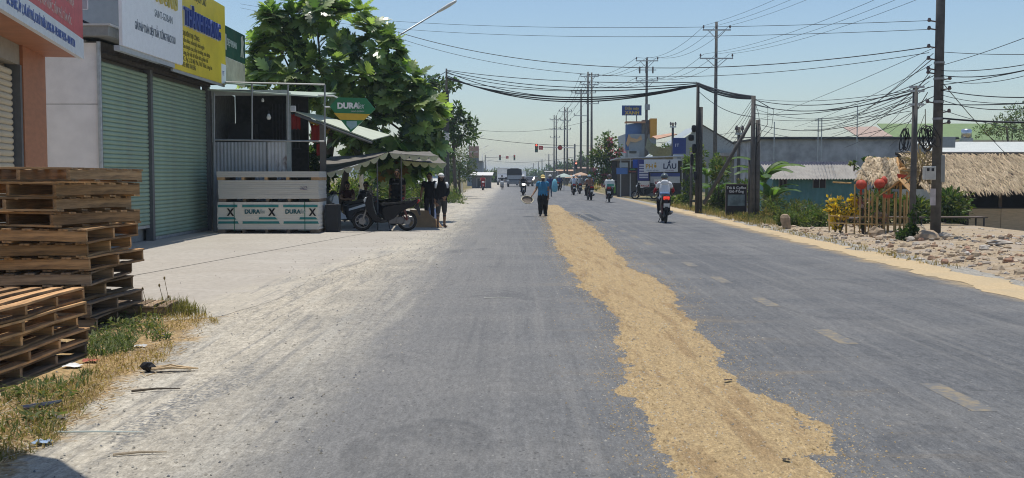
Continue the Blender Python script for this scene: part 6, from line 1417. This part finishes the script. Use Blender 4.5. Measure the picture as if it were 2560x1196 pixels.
def wire(name, label, p, q, sag, r, group, n=18, mt=None, cat='wire'):
    p, q = Vector(p), Vector(q); pts = []
    for i in range(n + 1):
        u = i/n; w_ = p.lerp(q, u); w_.z -= sag*4*u*(1-u); pts.append(w_)
    b = MB(); b.tube(pts, r, 5); return tag(b.build(name, mt or WIRE), label, cat, group)
# --- near right poles
p1 = gr(2338, 601); P1 = pole('tall thick concrete pole on the right verge, cut off by the top', (p1.x, p1.y, 0), 9.2, .125, .09)
z_at = lambda py, Y: at(1280, py, Y).z
for py in (55, 75, 120, 150, 175, 185, 200, 225, 258, 282, 310):
    b = MB(); s = -1 if py < 190 or py in (258,) else 1; b.tube([(s*.08, 0, z_at(py, p1.y)), (s*.26, 0, z_at(py, p1.y) + .03)], .018, 6); b.lathe([(.03, 0), (.05, .03), (.03, .09)], 8, (s*.26, 0, z_at(py, p1.y))); b.build('insulator', INS, P1)
for py, hh in ((160, .05), (200, .05), (258, .06), (300, .05)): b = MB(); b.lathe([(.125, 0), (.125, hh)], 14, (0, 0, z_at(py, p1.y))); b.build('clamp_band', C((.3, .3, .3), .5, .05, .5), P1)
p = at(2323, 433, p1.y - .2); t = thing('meter_box', 'pale grey electricity meter box on the tall concrete pole', 'meter box', p); b = MB(); b.box((0, 0, 0), (.27, .18, .33)); bev(b.build('housing', C((.5, .5, .47), .5), t), .02); 
for xx in (-.06, .05): b = MB(); b.box((xx, -.092, .08), (.06, .01, .07)); b.build('meter_window', DARK, t)
p = at(2352, 420, p1.y); b = MB(); b.bx(-.05, .07, -.1, .1, -.35, .3); tag(bev(b.build('cable_box', C((.28, .29, .28), .6), None, p), .02), 'grey cable box on the right side of the tall pole', 'cable box')
p = at(2332, 493, p1.y - .135); b = MB(); b.bx(-.06, .07, 0, .012, -.2, .2); o = b.build('poster', C((.5, .45, .45), .7, .2), None, p); tag(o, 'torn paper poster stuck low on the tall concrete pole', 'poster')
p2 = gr(2280, 609); P2 = pole('shorter slim concrete pole left of the tall one', (p2.x, p2.y, 0), z_at(215, p2.y), .075, .06)
for py in (218, 228, 262): b = MB(); b.box((.02, -.03, z_at(py, p2.y)), (.34, .05, .05)); b.build('bracket', STEEL, P2)
def coil(label, c, rx, rz_, loops, r=.011, tilt=.3):
    t = thing('cable_coil', label, 'cable coil', c)
    for i in range(loops):
        b = MB(); k = R.uniform(.6, 1.1); wv = R.uniform(0, 6); pts = [(rx*k*cos(a)*(1 + .3*sin(2*a + wv)) + R.uniform(-.01, .01) + (i-loops/2)*.02, -.02*i + .05*sin(a), rz_*k*sin(a) + R.uniform(-.015, .015)) for a in [2*pi*j/16 for j in range(17)]]; b.tube(pts, r, 6); b.build('loop', BLACK, t, (0, 0, 0), (R.uniform(-.2, .2), R.uniform(-.15, .15), R.uniform(-.6, .6)), True)
    return t
coil('big coil of black cable hung between the two near poles', at(2316, 345, p1.y - .3), .14, .28, 11); coil('black cable loop hung on the shorter pole', at(2262, 350, p2.y - .1), .08, .3, 5)
p = at(2300, 410, p1.y + .5); bush('nest_thatch', 'brown dry palm tuft between the two near poles', [(p, (.25, .2, .4))], 260, .3, .04, [THA[1]], cat='palm tuft')
# --- twin poles and brace
p3 = gr(1885, 551); P3 = pole('left one of the twin concrete poles beside the coffee board', (p3.x - .07, p3.y, 0), z_at(240, p3.y), .095, .075); pole('right one of the twin concrete poles beside the coffee board', (p3.x + .11, p3.y + .05, 0), z_at(300, p3.y), .09, .08)
pole('dark old pole standing close behind the twin poles', (at(1876, 440, p3.y + .6).x, p3.y + .6, 0), z_at(400, p3.y), .09, .08, mt=C((.06, .055, .05), .9, .2))
a, c = at(1762, 506, p3.y + 1.0), at(1882, 296, p3.y); t = thing('brace_pole', 'long concrete pole leaning diagonally against the twin poles', 'pole', (a.x, a.y, 0)); b = MB(); b.tube([a - Vector((a.x, a.y, 0)) + (a-c)*.02, c - Vector((a.x, a.y, 0))], [.072, .062], 10); b.build('shaft', CONC, t, smooth=True)
p4 = gr(1742, 533); P4 = pole('dark pole hung with cables left of the diagonal brace', (p4.x, p4.y, 0), z_at(207, p4.y), .085, .065, mt=C((.055, .05, .048), .9, .2)); pole('second stubby dark pole bound to the cable-hung pole', (p4.x + .13, p4.y, 0), z_at(268, p4.y), .09, .08, mt=C((.07, .065, .06), .9, .2)); pole('thin grey post just left of the cable-hung pole', (at(1728, 440, 50).x, 50, 0), z_at(380, 50), .07, .06)
for i, (px, py, sx, sz) in enumerate(((1735, 322, .11, .3), (1728, 345, .13, .26), (1736, 372, .11, .4), (1730, 400, .08, .5), (1738, 440, .08, .4))):
    p = at(px, py, p4.y - .15); b = MB(); b.lathe([(.02, -sz/2), (sx*.8, -sz*.42), (sx, 0), (sx*.8, sz*.42), (.02, sz/2)], 10); tag(b.build('cable_closure', BLACK, None, p), ('topmost black cable closure on the cable-hung pole', 'bulging black cable closure left of the cable-hung pole', 'black cable closure at mid height on the cable-hung pole', 'long black cable bundle below the closures', 'lowest black cable bundle on the cable-hung pole')[i], 'cable closure')
pole('slim dark pole rising above the noodle shop', (at(1681, 440, 86).x, 86, 0), z_at(307, 86), .11, .09, [(z_at(318, 86), .5, 0, 2, False)], mt=C((.07, .065, .06), .9, .2))
pole('short grey pole behind the diagonal brace', (at(1846, 440, 52).x, 52, 0), z_at(318, 52), .10, .08, [(z_at(335, 52), .4, 0, 2, False)])
# --- high voltage line
HV = []
def hvpole(label, px, Y, arms, twin=False, h=None):
    x = at(px, 440, Y).x; hh = z_at(arms[0][0] - 12, Y) if h is None else z_at(h, Y)
    t = pole(label, (x, Y, 0), hh, .19, .11, [(z_at(py, Y), w_, xo, 3, br) for py, w_, xo, br in arms], mt=CONC, group='tall power line poles')
    if twin: b = MB(); b.tube([(.55, 0, -.3), (.5, 0, hh - .1)], [.19, .11], 12); b.build('shaft', CONC, t, smooth=True)
    HV.append((x, Y, [z_at(a[0], Y) for a in arms])); return t
HV.append((21.5, 22, [14.6, 11.8]))
pole('tall power pole out of the picture on the near right', (21.5, 22, 0), 15, .2, .12, [(14.4, 2.5, 0, 3, True), (11.6, 2.8, 0, 3, True)])
hvpole('tall concrete power pole with two wide crossarms, nearest of the line', 1787, 90, [(76, 2.3, 0, True), (147, 2.75, 0, True)], h=55)
P6 = hvpole('power pole with fuse cutouts above the electronics store', 1615, 112, [(153, 2.3, 0, True), (203, 2.3, 0, True)], h=148)
for dx in (-.75, -.1, .6): b = MB(); b.lathe([(.05, -.35), (.08, -.3), (.08, .3), (.05, .35)], 8, (dx, -.22, z_at(176, 112))); b.build('fuse_cutout', INS, P6)
b = MB(); b.box((0, -.2, z_at(176, 112)), (1.9, .08, .08)); b.build('crossarm', STEEL, P6)
b = MB(); b.bx(-.2, .3, -.45, -.12, z_at(276, 112), z_at(262, 112)); b.build('cable_box', GREY, P6)
hvpole('twin shaft power pole with three crossarms', 1469, 150, [(192, 2.5, .2, True), (212, 2.5, .2, True), (233, 3.4, -.6, False), (260, 1.8, .6, False)], True)
hvpole('single power pole just left of the twin shaft one', 1452, 165, [(235, 1.8, 0, False), (290, 2.2, 0, False)])
hvpole('distant twin shaft power pole, second of the twins', 1411, 208, [(280, 2.4, .2, True), (302, 2.0, .2, True), (325, 2.0, .2, False)], True)
hvpole('distant twin shaft power pole, third of the twins', 1385, 250, [(300, 2.4, .2, True), (325, 2.4, .2, False), (345, 2.2, .2, False)], True)
for px, py, Y, lab in ((1372, 385, 330, 'far thin pole right of the traffic light arm'), (1355, 398, 400, 'very far pole left of the last twin pole'), (1346, 405, 460, 'farthest thin pole with a crossarm'), (1334, 408, 520, 'tiny far crossarm pole near the road end')):
    pole(lab, (at(px, 440, Y).x, Y, 0), z_at(py, Y), .2, .14, [(z_at(py + 3, Y), 2.4, 0, 2, False)])
nm = ('three top wires', 'three lower wires')
for (xa, ya, za), (xb, yb, zb), k in ((HV[0], HV[1], 0), (HV[1], HV[2], 1), (HV[2], HV[3], 2), (HV[3], HV[5], 3), (HV[5], HV[6], 4)):
    for j in range(2):
        for i in (-1, 0, 1):
            wire('power_wire', 'thin power wire of the %s power line, span %s' % (('upper', 'lower')[j], ('nearest, rising out of the picture', 'from the nearest pole to the store', 'from the store to the twin pole', 'beyond the twin pole', 'farthest of the line')[k]), (xa + i*1.05, ya - .2, za[min(j, len(za)-1)] + .35), (xb + i*1.05, yb - .2, zb[min(j, len(zb)-1)] + .35), 1.5 if k == 0 else .9, .011 + .004*k, 'power line wires span %d %d' % (k, j))
# --- left poles and street lamps
pl = Vector((at(1117, 440, 64).x, 64, 0)); PL = pole('slim dark pole with white box at the left roadside', pl, z_at(172, 64), .15, .05, mt=C((.05, .048, .046), .9, .15))
b = MB(); b.tube([(0, 0, 0), (0, 0, z_at(228, 64))], [.17, .14], 12); b.build('sleeve', C((.075, .07, .065), .9, .2), PL); b = MB(); b.bx(-.2, .16, -.35, -.16, z_at(352, 64), z_at(333, 64)); bev(b.build('white_box', C((.6, .58, .55), .5), PL), .02)
pole('pale concrete pole left of the slim dark one', (at(1076, 440, 56).x, 56, 0), z_at(238, 56), .12, .10, [(z_at(262, 56), .5, .1, 2, False)], mt=pm('pale_concrete', (.36, .35, .33), .9, .12, 4, .1))
def street_lamp(label, xp, Y, zhead, reach, rise, zb=None):
    t = thing('street_lamp', label, 'street lamp', (xp, Y, 0), 0, 'street lamps along the left side'); z0 = zhead - rise
    b = MB(); b.tube([(0, 0, 0), (0, 0, z0)], [.1, .06], 10); b.build('post', STEEL, t, smooth=True); b = MB(); b.tube([(0, 0, z0 - .3), (.15, 0, z0), (reach, 0, zhead)], [.04, .035, .03], 8); b.build('arm', STEEL, t, smooth=True)
    d = Vector((reach - .15, 0, rise)).normalized(); o = Vector((reach, 0, zhead)); b = MB(); b.tube([o - d*.1, o + d*.1, o + d*.4, o + d*.68, o + d*.75], [(.05, .04), (.11, .06), (.13, .07), (.09, .05), (.03, .02)], 10, None, (0, 1, 0)); b.build('lamp_head', C((.62, .63, .62), .4), t, smooth=True)
    return t
q = at(1100, 27, 42); street_lamp('street lamp with long arm rising out of the breadfruit tree', at(903, 440, 42).x, 42, q.z, q.x - at(903, 440, 42).x, 1.75)
for i, (px, py, Y) in enumerate(((1133, 222, 80), (1180, 300, 124), (1200, 343, 177), (1214, 367, 237), (1226, 377, 270), (1232, 398, 330))):
    q = at(px, py, Y); street_lamp('%s street lamp down the left side of the road' % ('second', 'third', 'fourth', 'fifth', 'sixth', 'seventh')[i], q.x - 2.0, Y, q.z, 2.0, .9)
# --- telecom bundle across the road
for i, (y0, y1, s, r) in enumerate(((176, 206, .25, .018), (178, 209, .5, .02), (181, 212, .95, .022), (184, 213, .55, .018), (190, 214, 1.05, .03), (194, 215, .9, .035), (197, 216, .75, .03), (201, 215, .4, .016))):
    wire('telecom_cable', 'black telecom cable crossing the road from the slim left pole to the cable-hung pole', at(1118, y0, 64), at(1742, y1, p4.y), s, r, 'telecom cables crossing the road', 26, cat='cable')
for i, (y0, y1, s, r) in enumerate(((208, 242, .08, .035), (211, 245, .12, .045), (214, 247, .16, .03), (226, 292, .25, .012))):
    wire('telecom_cable', 'black telecom cable between the cable-hung pole and the twin poles', at(1744, y0, p4.y), at(1884, y1, p3.y), s, r, 'telecom cables to the twin poles', 16, cat='cable')
wire('telecom_cable', 'cable running from the slim left pole back into the breadfruit tree', at(1117, 178, 64), at(1000, 205, 40), .2, .02, None, cat='cable')
for i, (xa, ya, Ya, xb, yb, Yb, s, r, lab) in enumerate((
    (985, 78, 42, 2323, 118, 26.2, .9, .012, 'twisted black cable sagging right across the sky to the tall pole'), (985, 92, 42, 2323, 132, 26.2, 1.0, .008, 'thin cable hanging just below the twisted one'),
    (600, 10, 60, 2323, 52, 26.2, .6, .007, 'uppermost thin wire crossing the whole sky'), (600, 20, 60, 2323, 74, 26.2, .7, .007, 'second thin wire crossing the whole sky'),
    (1195, 345, 120, 1840, 330, 120, 1.2, .025, 'far cable crossing above the traffic lights'), (1190, 325, 140, 1480, 300, 150, .8, .02, 'far thin cable crossing high above the trucks'), (1212, 400, 270, 1440, 392, 180, .8, .03, 'far cable crossing behind the traffic signals'),
    (1885, 250, p3.y, 2278, 228, p2.y, .25, .012, 'cable from the twin poles to the shorter pole top'), (1885, 262, p3.y, 2278, 235, p2.y, .3, .012, 'cable under the first from the twin poles to the shorter pole'))):
    wire('overhead_cable', lab, at(xa, ya, Ya), at(xb, yb, Yb), s, r, None, 30, cat='cable')
for i in range(13):
    wire('service_wire', 'thin service wire fanning from the tall pole down to the far roofs', at(2335 - 2*i, 120 + 14*i, p1.y), at(1895 + 18*i + 37*(i*5 % 7), 300 + 6*i + 9*(i % 3), 62), .1 + .12*(i*7 % 5)/2, .007 + .002*(i % 3), 'service wires fanning to the far roofs', 14)
for i in range(10):
    wire('service_wire', 'wire running from the two near poles out of the right edge', at(2350, 165 + 12*i, p1.y), at(2700, 40 + 26*i + 22*(i*3 % 4), 19), .05 + .06*(i % 4), .007 + .002*(i % 3), 'wires running to the right edge', 14)
for i in range(5):
    wire('service_wire', 'wire between the shorter pole and the low house mast', at(2278, 222 + 10*i, p2.y), at(2046 - 9*i, 296 + 7*i, 62), .2, .009, 'wires to the low house mast', 14)
for i, (xa, ya, xb, yb, Yb, lab) in enumerate(((2352, 202, 2520, 390, 36, 'steep stay wire from the tall pole down to the hut roof'), (2352, 296, 2700, 305, 22, 'thick black cable running right from the tall pole'), (2350, 130, 2700, 132, 22, 'level thin wire right of the tall pole'))):
    wire('stay_wire', lab, at(xa, ya, p1.y), at(xb, yb, Yb), .05, (.01, .022, .007)[i], None, 10)
for i, (dx, z0, z1) in enumerate(((.05, 235, 330), (.12, 250, 380), (-.06, 250, 420))):
    a = at(1884, 246, p3.y); b = MB(); b.tube([a, a + Vector((.35 + dx*3, 0, -.3 - .1*i)), a + Vector((.4 + dx*2, 0, -.9 - .15*i)), a + Vector((.1, -.05, -1.4 - .2*i))], .009, 5); tag(b.build('loose_cable', WIRE, None, smooth=True), 'loose cable loop hanging from the top of the twin poles', 'cable', 'loose loops on the twin poles')
for i in range(6):
    wire('drop_wire', 'thin drop wire between the diagonal brace and the twin pole top', at(1800 + 8*i, 350 + 6*i, 52), at(1880, 250 + 9*i, p3.y), .12, .008, 'drop wires behind the twin poles', 10)
for i, (px, py, Y, lab) in enumerate(((2046, 296, 62, 'thin double mast on the grey building roof'), (2144, 264, 64, 'tall thin mast with small crosspiece on the grey building'), (1936, 305, 66, 'thin aerial mast left on the grey building'))):
    q = at(px, py, Y); t = thing('mast', lab, 'mast', (q.x, Y, -.9)); b = MB(); b.tube([(0, 0, 0), (0, 0, q.z + .9)], .03, 6); b.build('tube', STEEL, t)
    if i < 2: b = MB(); b.box((0, 0, q.z + .85), (.4, .04, .05)); b.build('crosspiece', STEEL, t)
    if i == 0: b = MB(); b.tube([(.2, 0, 0), (.2, 0, q.z + .9)], .03, 6); b.build('tube', STEEL, t)
for i in range(7):
    wire('overhead_cable', 'slack cable in the fan between the twin poles and the two near poles', at(1886, 248 + 12*i, p3.y), at(2278 + (58 if i % 2 else 0), 226 + 13*i - (50 if i % 2 else 0), p2.y if i % 2 == 0 else p1.y), .15 + .12*(i*3 % 4), .007 + .003*(i % 2), 'slack cables between twin and near poles', 18, cat='cable')
# --- traffic signals
def signal(label, xp, Y, arm_to, zarm, heads, lit, low=None):
    t = thing('traffic_light', label, 'traffic light', (xp, Y, 0)); b = MB(); b.tube([(0, 0, 0), (0, 0, zarm + .6)], [.14, .11], 10); b.build('post', DKST, t); b = MB(); b.tube([(0, 0, zarm), (arm_to - xp, 0, zarm + .15)], [.09, .06], 8); b.build('arm', C((.45, .46, .46), .5), t)
    for x_, kind in heads:
        hd_ = link('signal_head', None, t, (x_ - xp, -.15, zarm))
        if kind == 'v':
            b = MB(); b.bx(-.22, .22, -.12, .12, -.7, .6); b.build('housing', BLACK, hd_)
            for k, (c, on) in enumerate((((.9, .05, .03), lit), ((.25, .18, .02), False), ((.02, .15, .08), False))): b = MB(); b.lathe([(.14, -.135), (.10, -.15)], 12, (0, 0, .38 - .42*k), 'Y'); b.build('lens', emit('signal_red', (1, .1, .05), 1.5) if on else C(c, .3), hd_)
        elif kind == 'q': b = MB(); b.bx(-.33, .33, -.05, .05, -.3, .3); b.build('panel', C((.55, .05, .04), .5), hd_); text('50', .3, WHITE, hd_, (-.2, -.055, -.1))
        else: b = MB(); b.lathe([(.36, -.05), (.36, .05)], 18, (0, 0, 0), 'Y'); b.build('disc', C((.6, .55, .5), .5), hd_); b = MB(); b.lathe([(.37, -.06), (.30, -.06), (.30, -.055), (.37, -.055)], 18, (0, 0, 0), 'Y'); b.build('red_ring', C((.5, .05, .04), .5), hd_)
    if low:
        hd_ = link('signal_head', None, t, (.2, -.2, low)); b = MB(); b.bx(-.2, .2, -.1, .1, -.6, .5); b.build('housing', BLACK, hd_); b = MB(); b.lathe([(.13, -.11), (.1, -.13)], 12, (0, 0, .25), 'Y'); b.build('lens', emit('signal_red_low', (1, .25, .15), 1.8), hd_)
q = at(1437, 370, 167); signal('red traffic light on a long arm from the right side', q.x, 167, at(1338, 368, 167).x, at(1437, 370, 167).z, [(at(1341, 368, 167).x, 'v'), (at(1352, 368, 167).x, 'q'), (at(1400, 368, 167).x, 'd')], True, at(1440, 413, 167).z)
q = at(1213, 394, 265); signal('far traffic light arm reaching in from the left', q.x, 265, at(1288, 394, 265).x, q.z, [(at(1250, 394, 265).x, 'v'), (at(1286, 392, 265).x, 'v'), (at(1268, 394, 265).x, 'q')], False)
# ================================================================== FAR THINGS
def truck(label, px, py, W_, H_, L_, cab, cargo, tarp_=False):
    p = gr(px, py); t = thing('truck', label, 'truck', (p.x, p.y, 0)); cm = C(cab, .35, .05); gm = C(cargo, .7, .1); ch = H_*.62
    b = MB(); b.prism([(0, .45), (-.12, .55), (-.12, ch*.52), (.12, ch), (1.5, ch), (1.5, .45)], W_*.94, .06, .1, 'YZ'); b.build('cab', cm, t)
    b = MB(); b.add([(-W_*.4, -.105, ch*.56), (W_*.4, -.105, ch*.56), (W_*.37, .095, ch*.93), (-W_*.37, .095, ch*.93)], [(0,1,2,3)]); w0 = b.build('windscreen', GLASSD, t)
    b = MB(); b.bx(-W_*.3, W_*.3, -.15, -.12, .75, ch*.46); b.build('grille', C(mul(cab, .45), .5), t); b = MB(); b.bx(-W_*.48, W_*.48, -.28, -.1, .42, .68); b.build('bumper', C((.2, .2, .21), .5), t)
    for s in (-1, 1):
        b = MB(); b.bx(s*W_*.42 - .15, s*W_*.42 + .15, -.16, -.121, .78, .98); b.build('headlight', C((.7, .7, .7), .15), t); b = MB(); b.bx(s*(W_*.5 + .14) - .1, s*(W_*.5 + .14) + .1, -.12, -.04, ch*.55, ch*.85); b.tube([(s*W_*.46, -.05, ch*.8), (s*(W_*.5 + .14), -.06, ch*.82)], .02, 5); b.build('mirror', BLACK, t)
        for yy in (.75, L_ - 1.2):
            wo = link('wheel', None, t, (s*W_*.42, yy, .45)); b = MB(); b.lathe([(.3, -.14), (.45, -.12), (.45, .12), (.3, .14)], 18, (0, 0, 0), 'X'); b.build('tyre', RUBBER, wo); b = MB(); b.lathe([(.24, -.145), (.24, .145)], 14, (0, 0, 0), 'X'); b.build('rim', STEEL, wo)
    b = MB(); b.bx(-W_*.5, W_*.5, 1.62, L_, .8, H_ - (.15 if tarp_ else 0)); b.build('cargo_box', gm, t)
    if tarp_: b = MB(); b.prism([(-W_*.5 - .05, H_ - .9), (W_*.5 + .05, H_ - .9), (W_*.48, H_ - .15), (W_*.25, H_), (-W_*.25, H_), (-W_*.48, H_ - .15)], L_ - 1.4, 0, 0, 'XZ', 1.55 + (L_ - 1.4)/2); b.build('tarpaulin', C((.025, .025, .028), .8, .2), t)
    b = MB(); b.bx(-W_*.35, W_*.35, .2, L_ - .2, .5, .78); b.build('chassis', DARK, t)
truck('white box truck coming along the road, leftmost of the trucks', 1257, 463, 2.0, 2.9, 6, (.72, .72, .72), (.62, .6, .56)); truck('dark grey truck with black tarpaulin coming along the road', 1286, 468, 2.05, 2.6, 7, (.20, .22, .24), (.1, .1, .1), True); truck('white van truck half hidden behind the dark truck', 1303, 464, 1.6, 2.3, 6, (.7, .72, .72), (.7, .7, .7))
p = gr(1326, 466); t = thing('car', 'dark car on the road right of the trucks', 'car', (p.x, p.y, 0), -.35); cb = C((.05, .04, .04), .25, .05, 0, .5)
b = MB(); b.prism([(-2.0, .35), (-2.1, .6), (-1.9, .82), (-1.0, .92), (-.4, 1.4), (1.0, 1.45), (1.8, 1.0), (2.1, .9), (2.1, .4)], 1.7, .1, .18, 'YZ'); b.build('body', cb, t); b = MB(); b.add([(-.68, -1.0, .95), (.68, -1.0, .95), (.58, -.43, 1.38), (-.58, -.43, 1.38)], [(0,1,2,3)]); b.build('windscreen', GLASSD, t)
for s in (-1, 1):
    b = MB(); b.bx(s*.6 - .18, s*.6 + .18, -2.13, -2.0, .6, .74); b.build('headlight', C((.7, .7, .7), .15), t)
    for yy in (-1.3, 1.3): wo = link('wheel', None, t, (s*.78, yy, .33)); b = MB(); b.lathe([(.22, -.1), (.33, -.09), (.33, .09), (.22, .1)], 16, (0, 0, 0), 'X'); b.build('tyre', RUBBER, wo); b = MB(); b.lathe([(.18, -.105), (.18, .105)], 12, (0, 0, 0), 'X'); b.build('rim', STEEL, wo)
# far left buildings
def house(label, px0, px1, pyt, Y, dpt, wall, roofc, slope=.4, xoff=0, name='house'):
    a, c = at(px0, 440, Y), at(px1, 440, Y); zt = z_at(pyt, Y); W_ = c.x - a.x; t = thing(name, label, 'building', (a.x, Y, 0)); b = MB(); b.bx(0, W_, 0, dpt, 0, zt - slope); b.build('wall', C(wall, .85, .15), t)
    b = MB(); slab4(b, (-.3, -.6, zt - slope), (W_ + .3, -.6, zt - slope), (W_ + .3, dpt, zt), (-.3, dpt, zt), .08); b.build('roof', C(roofc, .7, .1), t)
    n = max(1, int(W_ / 2.2))
    for i in range(n):
        x = W_ * (i + .5) / n; w0 = link('window', None, t, (x, -.02, (zt - slope) * .45)); b = MB(); b.bx(-.5, .5, 0, .015, -.5, .55); b.build('pane', C((.03, .035, .04), .3), w0); b = MB(); b.bx(-.56, -.5, -.03, .015, -.55, .6); b.bx(.5, .56, -.03, .015, -.55, .6); b.bx(-.56, .56, -.03, .015, .55, .61); b.build('frame', C((.4, .4, .4), .6), w0)
    return t
house('low dark shed with pale roof beyond the round tree', 1180, 1226, 432, 135, 6, (.11, .11, .12), (.6, .58, .55)); house('flat grey building behind the low dark shed', 1168, 1206, 402, 165, 8, (.24, .27, .30), (.3, .3, .3), .1)
board('billboard', 'faded red and grey billboard beyond the round tree', 1172, 366, 1197, 408, 150, (.36, .22, .18), .2, (), ((.0, .0, 1, .3, (.16, .17, .2)), (.1, .62, .9, .72, (.5, .42, .38))))
bp_ = bpy.data.objects['billboard']; b = MB(); b.tube([(.7, .1, -bp_.location.z), (.7, .1, 0)], .1, 8); b.build('post', DARK, bp_)
house('grey walled house seen under the canopy end', 1010, 1092, 440, 70, 5, (.2, .2, .21), (.5, .5, .48), .5)
for i, (px, lab) in enumerate(((1142, 'leftmost short white post on the left verge'), (1148, 'middle short white post on the left verge'), (1155, 'rightmost short white post on the left verge'))):
    p = gr(px, 482); b = MB(); b.tube([(0, 0, 0), (0, 0, .95)], .05, 6); b.tube([(0, 0, .95), (0, 0, 1.0)], [.06, .04], 6); tag(b.build('white_post', C((.6, .6, .58), .6), None, p), lab, 'post')
house('dark shop row beyond the flowering tree', 1440, 1490, 418, 185, 8, (.16, .14, .13), (.3, .2, .15), .3); house('far brown shopfront with orange awning', 1396, 1440, 425, 215, 8, (.2, .17, .15), (.5, .3, .18), .3); house('far grey house near the road end on the right', 1365, 1398, 428, 280, 10, (.22, .22, .22), (.3, .28, .26), .3); house('white house among the far trees', 1440, 1472, 400, 240, 10, (.45, .4, .38), (.35, .2, .15), .4)
for i, (px, py, w_, c, lab) in enumerate(((1428, 442, 1.8, (.5, .3, .2), 'orange parasol at the far shopfront'), (1452, 436, 2.0, (.45, .3, .2), 'tan parasol beside the far signal post'), (1478, 448, 1.6, (.16, .25, .32), 'blue grey parasol beyond the two-up scooter'), (1410, 440, 1.8, (.35, .42, .38), 'grey green parasol left of the far signal post'))):
    Y = 150 - 12*i; q = at(px, py, Y); t = thing('parasol', lab, 'parasol', (q.x, Y, 0)); b = MB(); b.lathe([(w_*.5, q.z - .15), (w_*.35, q.z + .05), (.05, q.z + .25)], 10); b.build('canopy', C(c, .8), t); b = MB(); b.tube([(0, 0, 0), (0, 0, q.z + .1)], .03, 6); b.build('pole', STEEL, t)
k = 0
for (px, py, rx, ry, Y, mts, lab) in ((1235, 445, 14, 22, 250, [LOL, LG], 'green tree left of the white truck'), (1320, 438, 22, 16, 400, [LG, LOL], 'far green tree behind the dark truck'), (1345, 440, 18, 18, 360, [LG, LD], 'far tree right of the dark truck'), (1372, 436, 18, 24, 330, [LD, LOL], 'darker far tree by the thin pole'), (1395, 432, 16, 24, 300, [LD, LG], 'tree at the feet of the last twin pole'), (1425, 428, 14, 28, 260, [LD, LOL], 'dark tree by the far signal post'), (1290, 440, 20, 10, 520, [LG], 'low tree at the road end above the trucks'), (1210, 440, 16, 14, 300, [LOL], 'tree behind the far left shed'), (1262, 440, 14, 11, 480, [LG], 'small far tree above the white truck'), (1455, 415, 14, 30, 230, [LD, LG], 'dark tree behind the shop row'), (1090, 440, 30, 26, 140, [LG, LD], 'bushy tree behind the house under the canopy end')):
    tree('roadside_tree', lab, 'tree', (at(px, 440, Y).x, Y, 0), [pb(px, py, rx, ry, Y), pb(px - rx*.6, py + ry*.4, rx*.6, ry*.6, Y), pb(px + rx*.6, py + ry*.35, rx*.6, ry*.6, Y)], 1100, .55 + Y*.001, .28, mts, .2)
# hazy wooded background far behind everything
b = MB()
for i in range(240):
    x = R.uniform(-420, 520); Y = R.uniform(620, 760)
    if abs(x - 4) < 22: continue
    hh = R.uniform(5, 9)
    for q in range(26): d = rdir(); p = Vector((x + d.x*7, Y + d.y*5, hh*.55 + d.z*hh*.5)); leafquad(b, p, rdir(), rdir(), 3.2, 2.6, R.choice((0, 1)))
tag(b.build('far_woods', [LOL, LD]), 'distant belt of trees along the horizon', 'woods', kind='stuff')
# ================================================================== AIR
b = MB(); b.bx(-910, 910, -70, 2210, -2.2, 17.5)
m_ = NT('hazy_air'); m_.t.nodes.remove(m_.b); v_ = m_.n('VolumePrincipled'); v_.inputs['Color'].default_value = (.74, .87, 1.0, 1); v_.inputs['Density'].default_value = .0005; v_.inputs['Anisotropy'].default_value = 0.0
m_.t.links.new(v_.outputs[0], m_.out.inputs['Volume'])
tag(b.build('haze', m_.mat), 'pale heat haze filling the air along the road', 'haze', kind='stuff')
